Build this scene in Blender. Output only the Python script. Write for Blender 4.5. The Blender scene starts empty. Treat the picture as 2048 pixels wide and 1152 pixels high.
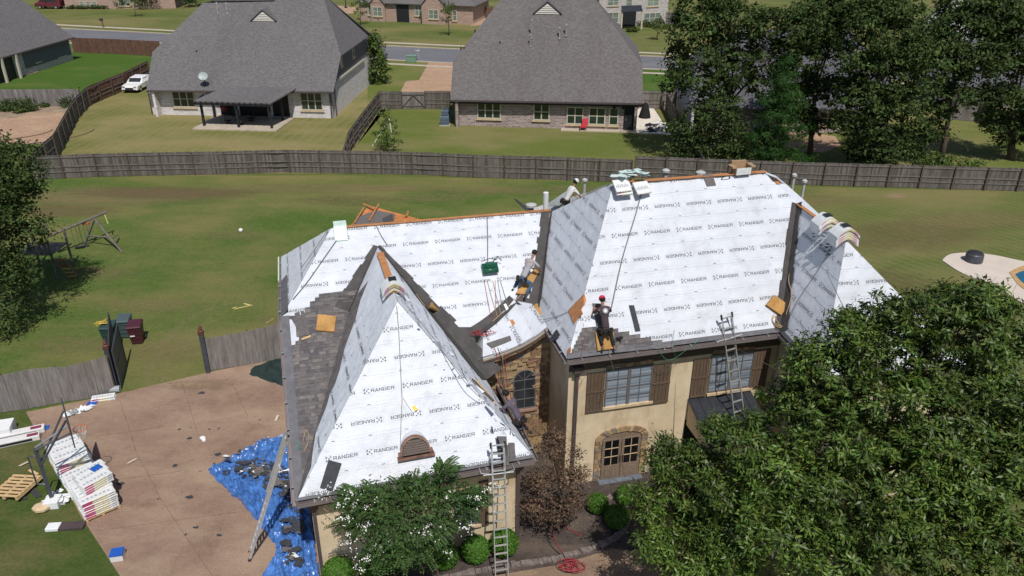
import bpy, bmesh, math, random
import numpy as np
from mathutils import Vector, Matrix
rad = math.radians
random.seed(7)
SC = bpy.context.scene
COL = SC.collection
# ------------------------------------------------------------------ camera
FPX, PITCH, ROLL, CAMH = 1576.0, rad(26.4), rad(-0.34), 20.0
fw = Vector((0, math.cos(PITCH), -math.sin(PITCH)))
dn0 = Vector((0, -math.sin(PITCH), -math.cos(PITCH)))
rt0 = Vector((1, 0, 0))
rt = rt0*math.cos(ROLL) + dn0*math.sin(ROLL)
dn = dn0*math.cos(ROLL) - rt0*math.sin(ROLL)
EYE = Vector((0, 0, CAMH))
cd = bpy.data.cameras.new('drone_camera')
cam = bpy.data.objects.new('drone_camera', cd)
COL.objects.link(cam)
mw = Matrix((rt, -dn, -fw)).transposed().to_4x4()
mw.translation = EYE
cam.matrix_world = mw
cd.sensor_width = 36.0
cd.lens = 36.0*FPX/2048.0
cd.clip_start = 0.5
cd.clip_end = 2500
SC.camera = cam
# ------------------------------------------------------------------ light
SUND = Vector((-0.175, 0.60, -1.0)).normalized()      # the way the light travels
wd = bpy.data.worlds.new('World'); SC.world = wd; wd.use_nodes = True
nt = wd.node_tree; bg = nt.nodes['Background']
sky = nt.nodes.new('ShaderNodeTexSky'); sky.sky_type = 'NISHITA'; sky.sun_disc = False
sky.sun_elevation = math.asin(-SUND.z)
sky.sun_rotation = math.atan2(-SUND.x, -SUND.y)
nt.links.new(sky.outputs[0], bg.inputs[0]); bg.inputs[1].default_value = 0.078
sd = bpy.data.lights.new('sun', 'SUN'); sd.energy = 4.1; sd.angle = rad(0.5); sd.color = (1, .95, .88)
so = bpy.data.objects.new('sun', sd); COL.objects.link(so)
so.rotation_euler = SUND.to_track_quat('-Z', 'Y').to_euler(); so.location = (20, -30, 60)
SC.view_settings.view_transform = 'Standard'; SC.view_settings.look = 'None'
SC.view_settings.exposure = 0.0; SC.view_settings.gamma = 1.0
SC.view_settings.use_curve_mapping = False
SC.render.engine = 'CYCLES'
# ------------------------------------------------------------------ placing
def ray(x, y): return fw + rt*((x-1024)/FPX) + dn*((y-576)/FPX)
def P(x, y, z=0.0):
    r = ray(x, y); return EYE + r*((z-CAMH)/r.z)
def PY(x, y, Y):
    r = ray(x, y); return EYE + r*(Y/r.y)
def ZT(b, py):                                  # height over the spot b of a thing whose top shows at row py
    lo, hi = -5.0, 19.0
    for _ in range(40):
        m = (lo+hi)/2; v = Vector((b[0], b[1], m))-EYE
        if 576+FPX*(v.dot(dn))/v.dot(fw) > py: lo = m
        else: hi = m
    return m
class Plane:
    def __init__(s, a, b, c):
        s.n = (b-a).cross(c-a).normalized()
        if s.n.z < -1e-6: s.n = -s.n
        s.d = s.n.dot(a)
    def at(s, x, y):
        r = ray(x, y); return EYE + r*((s.d-s.n.dot(EYE))/s.n.dot(r))
    def hit(s, o, v): return o + v*((s.d-s.n.dot(o))/s.n.dot(v))
def V(*a): return Vector(a)
# ------------------------------------------------------------------ materials
MATS = {}
def mat(name, col, rough=.8, var=.18, scale=6., bump=0., bscale=None, metal=0., island=0., col2=None, detail=4., stretch=None, spec=.3, trans=0., alpha=None):
    if name in MATS: return MATS[name]
    m = bpy.data.materials.new(name); m.use_nodes = True; MATS[name] = m
    t = m.node_tree; N = t.nodes; L = t.links; b = N['Principled BSDF']
    b.inputs['Roughness'].default_value = rough; b.inputs['Metallic'].default_value = metal
    b.inputs['Specular IOR Level'].default_value = spec
    tc = N.new('ShaderNodeTexCoord'); mp = N.new('ShaderNodeMapping')
    L.new(tc.outputs['Object'], mp.inputs[0])
    if stretch: mp.inputs['Scale'].default_value = stretch
    nz = N.new('ShaderNodeTexNoise'); nz.inputs['Scale'].default_value = scale; nz.inputs['Detail'].default_value = detail
    nz.inputs['Roughness'].default_value = .65
    L.new(mp.outputs[0], nz.inputs['Vector'])
    mx = N.new('ShaderNodeMix'); mx.data_type = 'RGBA'
    c = Vector(col[:3])
    a_ = c*(1-var); b_ = Vector(col2[:3]) if col2 else c*(1+var)
    mx.inputs[6].default_value = (*a_, 1); mx.inputs[7].default_value = (*b_, 1)
    mr = N.new('ShaderNodeMapRange'); mr.inputs[1].default_value = .3; mr.inputs[2].default_value = .7
    L.new(nz.outputs[0], mr.inputs[0]); L.new(mr.outputs[0], mx.inputs[0])
    out = mx.outputs[2]
    if island:
        g = N.new('ShaderNodeNewGeometry'); h = N.new('ShaderNodeHueSaturation')
        q = N.new('ShaderNodeMapRange'); q.inputs[3].default_value = 1-island; q.inputs[4].default_value = 1+island
        L.new(g.outputs['Random Per Island'], q.inputs[0]); L.new(q.outputs[0], h.inputs['Value']); L.new(out, h.inputs['Color'])
        q2 = N.new('ShaderNodeMapRange'); q2.inputs[3].default_value = .5-island*.05; q2.inputs[4].default_value = .5+island*.05
        wn = N.new('ShaderNodeTexWhiteNoise'); wn.noise_dimensions = '1D'; L.new(g.outputs['Random Per Island'], wn.inputs['W'])
        L.new(wn.outputs[0], q2.inputs[0]); L.new(q2.outputs[0], h.inputs['Hue'])
        out = h.outputs[0]
    L.new(out, b.inputs['Base Color'])
    if bump:
        n2 = N.new('ShaderNodeTexNoise'); n2.inputs['Scale'].default_value = bscale or scale*4; n2.inputs['Detail'].default_value = 5
        L.new(mp.outputs[0], n2.inputs['Vector'])
        bp = N.new('ShaderNodeBump'); bp.inputs['Strength'].default_value = min(1, bump); bp.inputs['Distance'].default_value = .02*max(1, bump)
        L.new(n2.outputs[0], bp.inputs['Height']); L.new(bp.outputs[0], b.inputs['Normal'])
    if trans:
        tr = N.new('ShaderNodeBsdfTranslucent'); L.new(out, tr.inputs[0]); ms = N.new('ShaderNodeMixShader'); ms.inputs[0].default_value = trans
        L.new(b.outputs[0], ms.inputs[1]); L.new(tr.outputs[0], ms.inputs[2]); L.new(ms.outputs[0], N['Material Output'].inputs[0])
    return m
def ground_mat(name, g1, g2, dry, big=.08, dryamt=.5, stripes=None, fine=7.):
    m = bpy.data.materials.new(name); m.use_nodes = True; MATS[name] = m
    t = m.node_tree; N = t.nodes; L = t.links; b = N['Principled BSDF']; b.inputs['Roughness'].default_value = .95
    b.inputs['Specular IOR Level'].default_value = .1
    tc = N.new('ShaderNodeTexCoord')
    def noise(s, d=5, r=.6, st=None):
        n = N.new('ShaderNodeTexNoise'); n.inputs['Scale'].default_value = s; n.inputs['Detail'].default_value = d; n.inputs['Roughness'].default_value = r
        if st:
            mp = N.new('ShaderNodeMapping'); mp.inputs['Scale'].default_value = st; mp.inputs['Rotation'].default_value = (0, 0, rad(14))
            L.new(tc.outputs['Object'], mp.inputs[0]); L.new(mp.outputs[0], n.inputs[0])
        else: L.new(tc.outputs['Object'], n.inputs[0])
        return n.outputs[0]
    def rng(s, a, c, lo=0, hi=1):
        r = N.new('ShaderNodeMapRange'); r.inputs[1].default_value = a; r.inputs[2].default_value = c; r.inputs[3].default_value = lo; r.inputs[4].default_value = hi
        L.new(s, r.inputs[0]); return r.outputs[0]
    def mix(f, a, c):
        x = N.new('ShaderNodeMix'); x.data_type = 'RGBA'
        if hasattr(f, 'links'): L.new(f, x.inputs[0])
        else: x.inputs[0].default_value = f
        for s, k in ((a, 6), (c, 7)):
            if hasattr(s, 'links'): L.new(s, x.inputs[k])
            else: x.inputs[k].default_value = (*s, 1)
        return x.outputs[2]
    c = mix(rng(noise(2.6, 8, .8), .38, .62), g1, g2)
    c = mix(rng(noise(big, 6, .62, (1, 1.9, 1)), .58-dryamt*.2, .72-dryamt*.12, 0, .95), c, dry)
    if stripes:
        wv = N.new('ShaderNodeTexWave'); wv.inputs['Scale'].default_value = stripes[1]; wv.inputs['Distortion'].default_value = 1.2; wv.inputs['Detail'].default_value = 2; wv.inputs['Detail Scale'].default_value = .6
        mp = N.new('ShaderNodeMapping'); mp.inputs['Rotation'].default_value = (0, 0, stripes[0]); L.new(tc.outputs['Object'], mp.inputs[0]); L.new(mp.outputs[0], wv.inputs[0])
        c = mix(rng(wv.outputs[1], .2, .8, 0, stripes[2]), c, dry)
    c = mix(rng(noise(.33, 7, .75), .5, .75, 0, .5), c, dry)
    hs = N.new('ShaderNodeHueSaturation'); L.new(c, hs.inputs['Color'])
    L.new(rng(noise(fine, 9, .9), .3, .7, .55, 1.5), hs.inputs['Value'])
    L.new(hs.outputs[0], b.inputs['Base Color'])
    bp = N.new('ShaderNodeBump'); bp.inputs['Strength'].default_value = .8; bp.inputs['Distance'].default_value = .06
    L.new(noise(14, 8, .8), bp.inputs['Height']); L.new(bp.outputs[0], b.inputs['Normal'])
    return m
def brick_mat(name, c1, c2, mortar, scale=1., axis='xz', w=.22, h=.075, ms=.02, bump=.4, rough=.9, streak=0):
    m = bpy.data.materials.new(name); m.use_nodes = True; MATS[name] = m
    t = m.node_tree; N = t.nodes; L = t.links; b = N['Principled BSDF']; b.inputs['Roughness'].default_value = rough; b.inputs['Specular IOR Level'].default_value = .15
    uv = N.new('ShaderNodeUVMap'); uv.uv_map = 'uv'
    br = N.new('ShaderNodeTexBrick'); L.new(uv.outputs[0], br.inputs[0])
    br.inputs['Color1'].default_value = (*c1, 1); br.inputs['Color2'].default_value = (*c2, 1); br.inputs['Mortar'].default_value = (*mortar, 1)
    br.inputs['Scale'].default_value = 1.; br.inputs['Brick Width'].default_value = w; br.inputs['Row Height'].default_value = h; br.inputs['Mortar Size'].default_value = ms*h
    br.offset_frequency = 1 if streak else 2; br.offset = .37 if streak else .5
    nz = N.new('ShaderNodeTexNoise'); nz.inputs['Scale'].default_value = 5.; nz.inputs['Detail'].default_value = 6; nz.inputs['Roughness'].default_value = .8; L.new(uv.outputs[0], nz.inputs[0])
    hs = N.new('ShaderNodeHueSaturation'); mr = N.new('ShaderNodeMapRange'); mr.inputs[1].default_value = .3; mr.inputs[2].default_value = .7; mr.inputs[3].default_value = .72; mr.inputs[4].default_value = 1.28
    L.new(nz.outputs[0], mr.inputs[0]); L.new(mr.outputs[0], hs.inputs['Value']); L.new(br.outputs[0], hs.inputs['Color']); L.new(hs.outputs[0], b.inputs['Base Color'])
    bp = N.new('ShaderNodeBump'); bp.inputs['Strength'].default_value = bump; bp.inputs['Distance'].default_value = .02; bp.invert = True
    L.new(br.outputs[1], bp.inputs['Height']); L.new(bp.outputs[0], b.inputs['Normal'])
    return m
m_white = mat('underlayment', (.565, .595, .655), .5, .10, .9, 1.9, 2.6, spec=.35, detail=10)
m_crink = mat('crinkled_underlayment', (.58, .62, .69), .42, .1, 1.2, 2.2, 3.2, spec=.4, detail=10)
m_print = mat('print_ink', (.10, .105, .12), .6, .1)
m_faint = mat('faint_ink', (.36, .37, .40), .6, .1)
m_memb = mat('valley_membrane', (.066, .062, .063), .85, .25, 3., .3, 60)
m_wood = mat('bare_decking', (.42, .19, .08), .8, .35, 3., .2, stretch=(1, 4, 1))
m_woodp = mat('pale_wood', (.55, .38, .2), .8, .2, 5.)
m_sh = [mat('shingle_a', (.118, .108, .110), .9, .2, 9., .5, 90), mat('shingle_b', (.138, .126, .125), .9, .2, 9., .5, 90), mat('shingle_c', (.172, .156, .150), .9, .2, 9., .5, 90), mat('shingle_d', (.096, .090, .096), .9, .2, 9., .5, 90)]
m_shdark = mat('shingle_back', (.045, .047, .055), .8, .2, 9., .3)
m_stucco = mat('stucco', (.62, .50, .34), .9, .12, .9, .35, 25, col2=(.72, .60, .43), detail=9)
m_fascia = mat('fascia_brown', (.10, .075, .065), .6, .1)
m_gut = mat('gutter_metal', (.23, .20, .20), .45, .12, 3., metal=.3)
m_spout = mat('downspout_metal', (.10, .08, .08), .45, .1, 3., metal=.2)
m_alu = mat('aluminium', (.62, .63, .65), .35, .1, 4., metal=.7)
m_alud = mat('dark_rubber', (.03, .03, .035), .6, .1)
m_glass = mat('window_glass', (.03, .035, .04), .08, .3, 2., spec=.8)
m_blind = mat('window_blinds', (.42, .46, .50), .35, .15, 3., stretch=(.2, .2, 9))
m_frame = mat('window_frame_grey', (.13, .125, .13), .6, .1)
m_shut = mat('shutter_wood', (.115, .08, .055), .8, .3, 4., .2, stretch=(9, 9, .8))
m_door = mat('door_wood', (.21, .155, .115), .6, .25, 4., stretch=(6, 6, 1))
m_lime = mat('limestone_trim', (.55, .42, .27), .9, .2, 4., .3)
m_slate = mat('metal_roofing', (.045, .048, .06), .35, .2, 2., metal=.3)
m_tarp = mat('blue_tarpaulin', (.06, .165, .44), .28, .4, 3., 2.5, 3., spec=.8)
m_leaf = mat('leaf_green', (.066, .108, .018), .48, .55, .5, island=.6, trans=.07, spec=.35)
m_leafd = mat('leaf_dark', (.052, .080, .024), .65, .5, .35, island=.6, trans=.2, spec=.12)
m_leafp = mat('leaf_pine', (.03, .085, .014), .7, .3, .5, island=.4, trans=.2)
m_leafm = mat('leaf_myrtle', (.062, .118, .034), .6, .35, 1.1, island=.5, trans=.3, spec=.2)
m_leafb = mat('leaf_dry', (.125, .082, .055), .8, .4, .9, island=.5, trans=.2)
m_box = mat('leaf_boxwood', (.065, .155, .018), .6, .25, 2., island=.35, trans=.2)
m_bloom = mat('blossom', (.75, .74, .70), .6, .1, 3.)
m_bark = mat('bark', (.09, .068, .05), .95, .35, 6., .8, stretch=(4, 4, 1))
m_foam = mat('foam_pad', (.42, .24, .085), .95, .35, 2.5, 1., 14, detail=9)
m_white_p = mat('white_plastic', (.72, .74, .76), .4, .06)
m_bund = mat('bundle_wrap', (.66, .68, .69), .35, .08, 4., .5, 8.)
m_yel = mat('yellow_print', (.68, .52, .08), .5, .1); m_mag = mat('magenta_print', (.55, .04, .16), .5, .1)
m_black = mat('black_plastic', (.02, .021, .024), .5, .2)
m_steel = mat('dark_steel', (.07, .078, .095), .45, .2, 4., metal=.2)
m_orange = mat('orange_rim', (.5, .12, .06), .6, .1); m_red = mat('red_hose', (.30, .035, .05), .5, .15)
m_rope = mat('rope_tan', (.35, .25, .15), .9, .2); m_ropeg = mat('rope_grey', (.18, .18, .18), .9, .2); m_ropegr = mat('rope_green', (.05, .22, .14), .8, .2)
m_green = mat('compressor_green', (.015, .09, .055), .35, .2)
m_fence = mat('weathered_board', (.20, .185, .18), .95, .3, 2.2, .3, 30, island=.22, stretch=(3, 3, .5))
m_fence2 = mat('weathered_board_far', (.125, .11, .10), .95, .35, 2.2, .3, 30, island=.3, stretch=(3, 3, .5))
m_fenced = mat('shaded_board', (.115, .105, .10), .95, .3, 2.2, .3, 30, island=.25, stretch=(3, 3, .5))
m_post = mat('fence_post', (.10, .075, .06), .95, .3, 3.)
m_rail = mat('fence_rail', (.15, .135, .125), .95, .3, 3.)
m_fenceb = mat('brown_stained_board', (.13, .07, .05), .9, .25, 2., island=.15)
m_conc = mat('concrete', (.42, .36, .29), .9, .15, 1., .1)
m_skin = mat('skin', (.33, .17, .10), .6, .1)
def dirt(m, scale, lo, hi, amt, tint, stretch=(1, 1, 1)):     # soiling: smudges, boot marks, run-off stains
    t = m.node_tree; N = t.nodes; L = t.links; b = N['Principled BSDF']; src = b.inputs['Base Color'].links[0].from_socket
    tc = N.new('ShaderNodeTexCoord'); mp = N.new('ShaderNodeMapping'); mp.inputs['Scale'].default_value = stretch; L.new(tc.outputs['Object'], mp.inputs[0])
    n = N.new('ShaderNodeTexNoise'); n.inputs['Scale'].default_value = scale; n.inputs['Detail'].default_value = 8; n.inputs['Roughness'].default_value = .72; L.new(mp.outputs[0], n.inputs[0])
    r = N.new('ShaderNodeMapRange'); r.inputs[1].default_value = lo; r.inputs[2].default_value = hi; r.inputs[4].default_value = amt; L.new(n.outputs[0], r.inputs[0])
    x = N.new('ShaderNodeMix'); x.data_type = 'RGBA'; x.blend_type = 'MULTIPLY'; x.inputs[7].default_value = (*tint, 1); L.new(r.outputs[0], x.inputs[0]); L.new(src, x.inputs[6]); L.new(x.outputs[2], b.inputs['Base Color'])
dirt(m_white, 1.7, .54, .70, .8, (.80, .79, .78)); dirt(m_crink, 2.5, .5, .7, .8, (.82, .82, .82)); dirt(m_stucco, 1.1, .52, .74, .9, (.66, .58, .48), (1.6, 1.6, .5)); dirt(m_foam, 5, .5, .66, .8, (.6, .5, .4))
dirt(m_tarp, 1.2, .5, .68, .9, (.55, .62, .72), (1, 2.2, 1)); dirt(m_bund, 3, .52, .7, .7, (.72, .68, .6)); dirt(m_fence, 1.3, .45, .7, .8, (.68, .64, .58), (1, 1, .3))
# ------------------------------------------------------------------ mesh building
ORG = {}
def setp(o, label=None, cat=None, group=None, kind=None):
    if label: o['label'] = label
    if cat: o['category'] = cat
    if group: o['group'] = group
    if kind: o['kind'] = kind
    return o
def thing(name, label, cat, loc=(0, 0, 0), group=None, rz=0.):
    o = bpy.data.objects.new(name, None); COL.objects.link(o); o.empty_display_size = .2
    o.location = loc; o.rotation_euler = (0, 0, rz)
    ORG[o.name] = Vector(loc)
    return setp(o, label, cat, group)
class MB:
    def __init__(s): s.v = []; s.f = []; s.m = []; s.uv = {}
    def add(s, vs, fs, m=0):
        k = len(s.v); s.v += [tuple(p) for p in vs]
        for f in fs: s.f.append([i+k for i in f]); s.m.append(m)
        return s
    def hexa(s, p, m=0):      # p: 8 points, bottom 4 ccw then top 4
        return s.add(p, [(3, 2, 1, 0), (4, 5, 6, 7), (0, 1, 5, 4), (1, 2, 6, 5), (2, 3, 7, 6), (3, 0, 4, 7)], m)
    def ob(s, o, x, y, z, m=0):   # corner o and three edge vectors
        o, x, y, z = Vector(o), Vector(x), Vector(y), Vector(z)
        return s.hexa([o, o+x, o+x+y, o+y, o+z, o+x+z, o+x+y+z, o+y+z], m)
    def box(s, c, d, rz=0., m=0, tilt=None):
        R = Matrix.Rotation(rz, 3, 'Z')
        if tilt is not None: R = tilt
        x, y, z = R@V(d[0], 0, 0), R@V(0, d[1], 0), R@V(0, 0, d[2])
        return s.ob(Vector(c)-x/2-y/2-z/2, x, y, z, m)
    def slab(s, pts, off, m=0):   # polygon pts extruded by vector off
        n = len(pts); pts = [Vector(p) for p in pts]; q = [p+off for p in pts]
        fs = [tuple(range(n-1, -1, -1)), tuple(range(n, 2*n))]+[(i, (i+1) % n, n+(i+1) % n, n+i) for i in range(n)]
        return s.add(pts+q, fs, m)
    def poly(s, pts, m=0): return s.add(pts, [tuple(range(len(pts)))], m)
    def tube(s, path, r, n=6, m=0, r2=None, cap=True):
        path = [Vector(p) for p in path]; k = len(path); vs = []; fs = []
        up = None
        for i, p in enumerate(path):
            d = (path[min(i+1, k-1)]-path[max(i-1, 0)]).normalized()
            if up is None or abs(up.dot(d)) > .95: up = V(0, 0, 1) if abs(d.z) < .9 else V(1, 0, 0)
            a = d.cross(up).normalized(); b = d.cross(a).normalized(); up = -b
            rr = r if r2 is None else r+(r2-r)*i/max(1, k-1)
            for j in range(n):
                t = 2*math.pi*j/n; vs.append(p+a*math.cos(t)*rr+b*math.sin(t)*rr)
        for i in range(k-1):
            for j in range(n): fs.append((i*n+j, i*n+(j+1) % n, (i+1)*n+(j+1) % n, (i+1)*n+j))
        if cap: fs += [tuple(range(n-1, -1, -1)), tuple(range((k-1)*n, k*n))]
        return s.add(vs, fs, m)
    def lathe(s, prof, c=(0, 0, 0), n=16, m=0):   # prof [(r,z)]
        c = Vector(c); vs = []; fs = []
        for r, z in prof:
            for j in range(n): t = 2*math.pi*j/n; vs.append(c+V(r*math.cos(t), r*math.sin(t), z))
        for i in range(len(prof)-1):
            for j in range(n): fs.append((i*n+j, i*n+(j+1) % n, (i+1)*n+(j+1) % n, (i+1)*n+j))
        fs += [tuple(range(n-1, -1, -1)), tuple(range((len(prof)-1)*n, len(prof)*n))]
        return s.add(vs, fs, m)
    def ball(s, c, r, n=10, m=0, sq=(1, 1, 1)):
        c = Vector(c); prof = [(math.sin(math.pi*i/n), -math.cos(math.pi*i/n)) for i in range(n+1)]
        vs = []; fs = []
        for a, z in prof:
            for j in range(n+2): t = 2*math.pi*j/(n+2); vs.append(c+V(a*math.cos(t)*r*sq[0], a*math.sin(t)*r*sq[1], z*r*sq[2]))
        q = n+2
        for i in range(n):
            for j in range(q): fs.append((i*q+j, i*q+(j+1) % q, (i+1)*q+(j+1) % q, (i+1)*q+j))
        return s.add(vs, fs, m)
    def build(s, name, mats, parent=None, label=None, cat=None, group=None, kind=None, smooth=False, bevel=0., uvf=None, origin=None):
        if not isinstance(mats, (list, tuple)): mats = [mats]
        off = Vector((0, 0, 0))
        if parent is not None: off = ORG[parent.name]
        elif origin is not None: off = Vector(origin)
        me = bpy.data.meshes.new(name)
        me.from_pydata([(a-off.x, b-off.y, c-off.z) for a, b, c in s.v], [], s.f)
        for m in mats: me.materials.append(m)
        if len(mats) > 1: me.polygons.foreach_set('material_index', s.m)
        if smooth: me.polygons.foreach_set('use_smooth', [True]*len(me.polygons))
        if uvf:
            l = me.uv_layers.new(name='uv')
            for p in me.polygons:
                for li in p.loop_indices:
                    w_ = Vector(s.v[me.loops[li].vertex_index]); l.data[li].uv = uvf(w_)
        me.update()
        o = bpy.data.objects.new(name, me); COL.objects.link(o)
        if parent is not None: o.parent = parent
        else: o.location = off
        ORG[o.name] = off
        if bevel:
            b = o.modifiers.new('bevel', 'BEVEL'); b.width = bevel; b.segments = 2; b.limit_method = 'ANGLE'
        return setp(o, label, cat, group, kind)
def copy_tree(o, parent=None, first=True):
    c = o.copy(); COL.objects.link(c)
    if parent: c.parent = parent
    ORG[c.name] = ORG.get(o.name, V(0, 0, 0))
    for ch in list(o.children): copy_tree(ch, c, False)
    return c
def uvw(ax, ay, o=V(0, 0, 0)): return lambda p: ((p-o).dot(ax), (p-o).dot(ay))
def clip(poly, cpoly):           # 2D Sutherland-Hodgman, cpoly convex ccw
    out = poly
    n = len(cpoly)
    for i in range(n):
        a = cpoly[i]; b = cpoly[(i+1) % n]; inp = out; out = []
        if not inp: return []
        ex, ey = b[0]-a[0], b[1]-a[1]
        def side(p): return ex*(p[1]-a[1])-ey*(p[0]-a[0])
        for j in range(len(inp)):
            p = inp[j]; q = inp[(j+1) % len(inp)]; sp, sq = side(p), side(q)
            if sp >= 0: out.append(p)
            if (sp > 0 and sq < 0) or (sp < 0 and sq > 0):
                t = sp/(sp-sq); out.append((p[0]+t*(q[0]-p[0]), p[1]+t*(q[1]-p[1])))
    return out
def ccw(p):
    a = sum(p[i][0]*p[(i+1) % len(p)][1]-p[(i+1) % len(p)][0]*p[i][1] for i in range(len(p)))
    return p if a > 0 else p[::-1]
# ------------------------------------------------------------------ foliage
def leaves(name, blobs, n, size, m, parent, seed=1, twigs=40, twr=.3, asp=.42, up=.35, inner=.25, kind=None, down=0.):
    """blobs: (centre, (rx,ry,rz)). Leaves sit in clusters round twig ends spread through each blob."""
    rs = np.random.RandomState(seed)
    vol = np.array([b[1][0]*b[1][1]+b[1][2]*b[1][0] for b in blobs]); vol = vol/vol.sum()
    C = []; Nn = []; AX = []
    for (c, r), w_ in zip(blobs, vol):
        k = max(3, int(n*w_)); nt_ = max(3, int(twigs*(.5+w_*len(blobs)*.5)))
        d = rs.normal(size=(nt_, 3)); d[:, 2] = d[:, 2]*.9+.15; d /= np.linalg.norm(d, axis=1)[:, None]
        rr = np.where(rs.rand(nt_) < inner, rs.uniform(.3, .8, nt_), rs.uniform(.8, 1.08, nt_))
        tw = np.array(c)+d*rr[:, None]*np.array(r)
        idx = rs.randint(0, nt_, k)
        tsz = rs.uniform(.5, 1.3, nt_)
        off = rs.normal(size=(k, 3))*twr*.55*tsz[idx][:, None]; off[:, 2] *= .6
        off[:, 2] -= down*np.abs(off[:, 0])
        C.append(tw[idx]+off); AX.append(off+rs.normal(size=(k, 3))*twr*.18); q = d[idx]+rs.normal(size=(k, 3))*.75; q[:, 2] += up; Nn.append(q)
    C = np.concatenate(C); Nn = np.concatenate(Nn); Nn /= np.linalg.norm(Nn, axis=1)[:, None]
    AX = np.concatenate(AX); k = len(C); a = AX/np.linalg.norm(AX, axis=1)[:, None]; a -= Nn*(a*Nn).sum(1)[:, None]; a /= np.linalg.norm(a, axis=1)[:, None]
    b = np.cross(Nn, a); s = size*rs.uniform(.6, 1.25, k)[:, None]
    V4 = np.stack([C-a*s*.5, C+b*s*asp*.5-a*s*.05, C+a*s*.5-Nn*s*.15, C-b*s*asp*.5-a*s*.05], 1).reshape(-1, 3)
    off = np.array(ORG[parent.name]) if parent else np.zeros(3)
    V4 = V4-off
    me = bpy.data.meshes.new(name); me.vertices.add(4*k); me.vertices.foreach_set('co', V4.astype(np.float32).ravel())
    me.loops.add(4*k); me.loops.foreach_set('vertex_index', np.arange(4*k, dtype=np.int32))
    me.polygons.add(k); me.polygons.foreach_set('loop_start', np.arange(0, 4*k, 4, dtype=np.int32))
    me.update(calc_edges=True); me.materials.append(m)
    o = bpy.data.objects.new(name, me); COL.objects.link(o)
    if parent: o.parent = parent
    if kind: o['kind'] = kind
    return o
def tree(name, label, cat, base, blobs, n, size, lm, seed=1, trunk=.25, group=None, twigs=40, twr=.5, asp=.42, inner=.25, limbs=True, bark=None, down=0.):
    t = thing(name, label, cat, base, group); base = Vector(base)
    leaves('crown', [(tuple(c), r if isinstance(r, tuple) else (r, r, r*.85)) for c, r in blobs], n, size, lm, t, seed, twigs, twr, asp, inner=inner, down=down)
    rr = random.Random(seed); mb = MB()
    cs = [Vector(c) for c, r in blobs]; ctr = sum(cs, V(0, 0, 0))/len(cs)
    fork = base+V((ctr.x-base.x)*.35, (ctr.y-base.y)*.35, (ctr.z-base.z)*.45)
    mb.tube([base-V(0, 0, .1), base.lerp(fork, .5)+V(rr.uniform(-.1, .1), 0, 0), fork, fork.lerp(ctr, .6), ctr+V(0, 0, 1)*.5*trunk], trunk, 8, r2=trunk*.25)
    mb.build('trunk', bark or m_bark, t, smooth=True)
    if limbs:
        mb = MB()
        for c in cs:
            s0 = fork.lerp(ctr, rr.uniform(0, .6)); mid = s0.lerp(c, .5)+V(rr.uniform(-.3, .3), rr.uniform(-.3, .3), .2)
            mb.tube([s0, mid, c], trunk*.35, 5, r2=trunk*.08)
            for _ in range(4):
                e = c+V(rr.gauss(0, 1), rr.gauss(0, 1), rr.gauss(.2, .7))*.6
                mb.tube([mid.lerp(c, .6), e], trunk*.1, 4, r2=trunk*.03)
        mb.build('limb', bark or m_bark, t, smooth=True)
    return t
# ------------------------------------------------------------------ the ground
G1, G2, DRY = (.082, .124, .030), (.054, .092, .020), (.19, .165, .07)
g_base = ground_mat('grass_base', G1, (.105, .115, .035), DRY, .05, .75)
g_yard = ground_mat('grass_yard', (.090, .137, .032), (.06, .102, .021), (.185, .165, .065), .06, .75)
g_olive = ground_mat('grass_olive', (.155, .155, .052), (.12, .135, .04), (.235, .20, .09), .12, .9, stripes=(0.1, .35, .3))
g_bright = ground_mat('grass_bright', (.062, .118, .02), (.05, .10, .016), (.10, .13, .035), .1, .4)
g_mid = ground_mat('grass_mid', (.12, .145, .035), (.10, .132, .028), (.185, .17, .07), .1, .8)
g_right = ground_mat('grass_right', (.085, .122, .03), (.105, .13, .038), (.185, .165, .07), .07, .65, stripes=(rad(-38), .5, .35))
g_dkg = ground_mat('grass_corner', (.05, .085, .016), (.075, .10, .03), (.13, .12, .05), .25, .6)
g_tan = ground_mat('driveway_aggregate', (.30, .20, .15), (.25, .17, .13), (.36, .26, .19), .3, .7, fine=30.)
g_tan2 = ground_mat('driveway_far', (.38, .25, .17), (.34, .225, .155), (.42, .29, .2), .3, .6, fine=3.)
g_asph = ground_mat('asphalt', (.155, .155, .175), (.14, .14, .16), (.18, .175, .19), .1, .5, fine=4.)
g_mulch = ground_mat('mulch', (.055, .045, .042), (.09, .075, .065), (.13, .10, .08), .6, .5, fine=18.)
g_wear = ground_mat('worn_earth', (.25, .2, .12), (.16, .15, .07), (.3, .24, .15), .6, .6, fine=12.)
def sheet(name, pix, z, m, label=None, kind='structure', edge=0.):
    pts = [P(x, y, z) for x, y in pix]
    o = MB().poly([tuple(p) for p in (pts if (pts[1]-pts[0]).cross(pts[2]-pts[1]).z > 0 else pts)]).build(name, m)
    me = o.data
    if me.polygons[0].normal.z < 0: me.flip_normals()
    o['kind'] = kind
    if label: o['label'] = label
    return o
gm = MB().poly([(-900, -60, 0), (900, -60, 0), (900, 1500, 0), (-900, 1500, 0)]).build('ground', g_base); gm['kind'] = 'structure'
# our own yard, behind and round the house
sheet('lawn', [(-600, 350), (88, 358), (300, 353), (660, 350), (1000, 358), (1340, 367), (1340, 420), (1200, 780), (500, 900), (-800, 900)], .004, g_yard)
sheet('lawn', [(1341, 367), (1640, 374), (2048, 384), (2900, 400), (2900, 900), (1201, 780), (1341, 420)], .004, g_right)
sheet('lawn', [(-700, 830), (-10, 828), (52, 820), (100, 900), (160, 1030), (252, 1160), (290, 1400), (-900, 1400)], .006, g_dkg)
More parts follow.
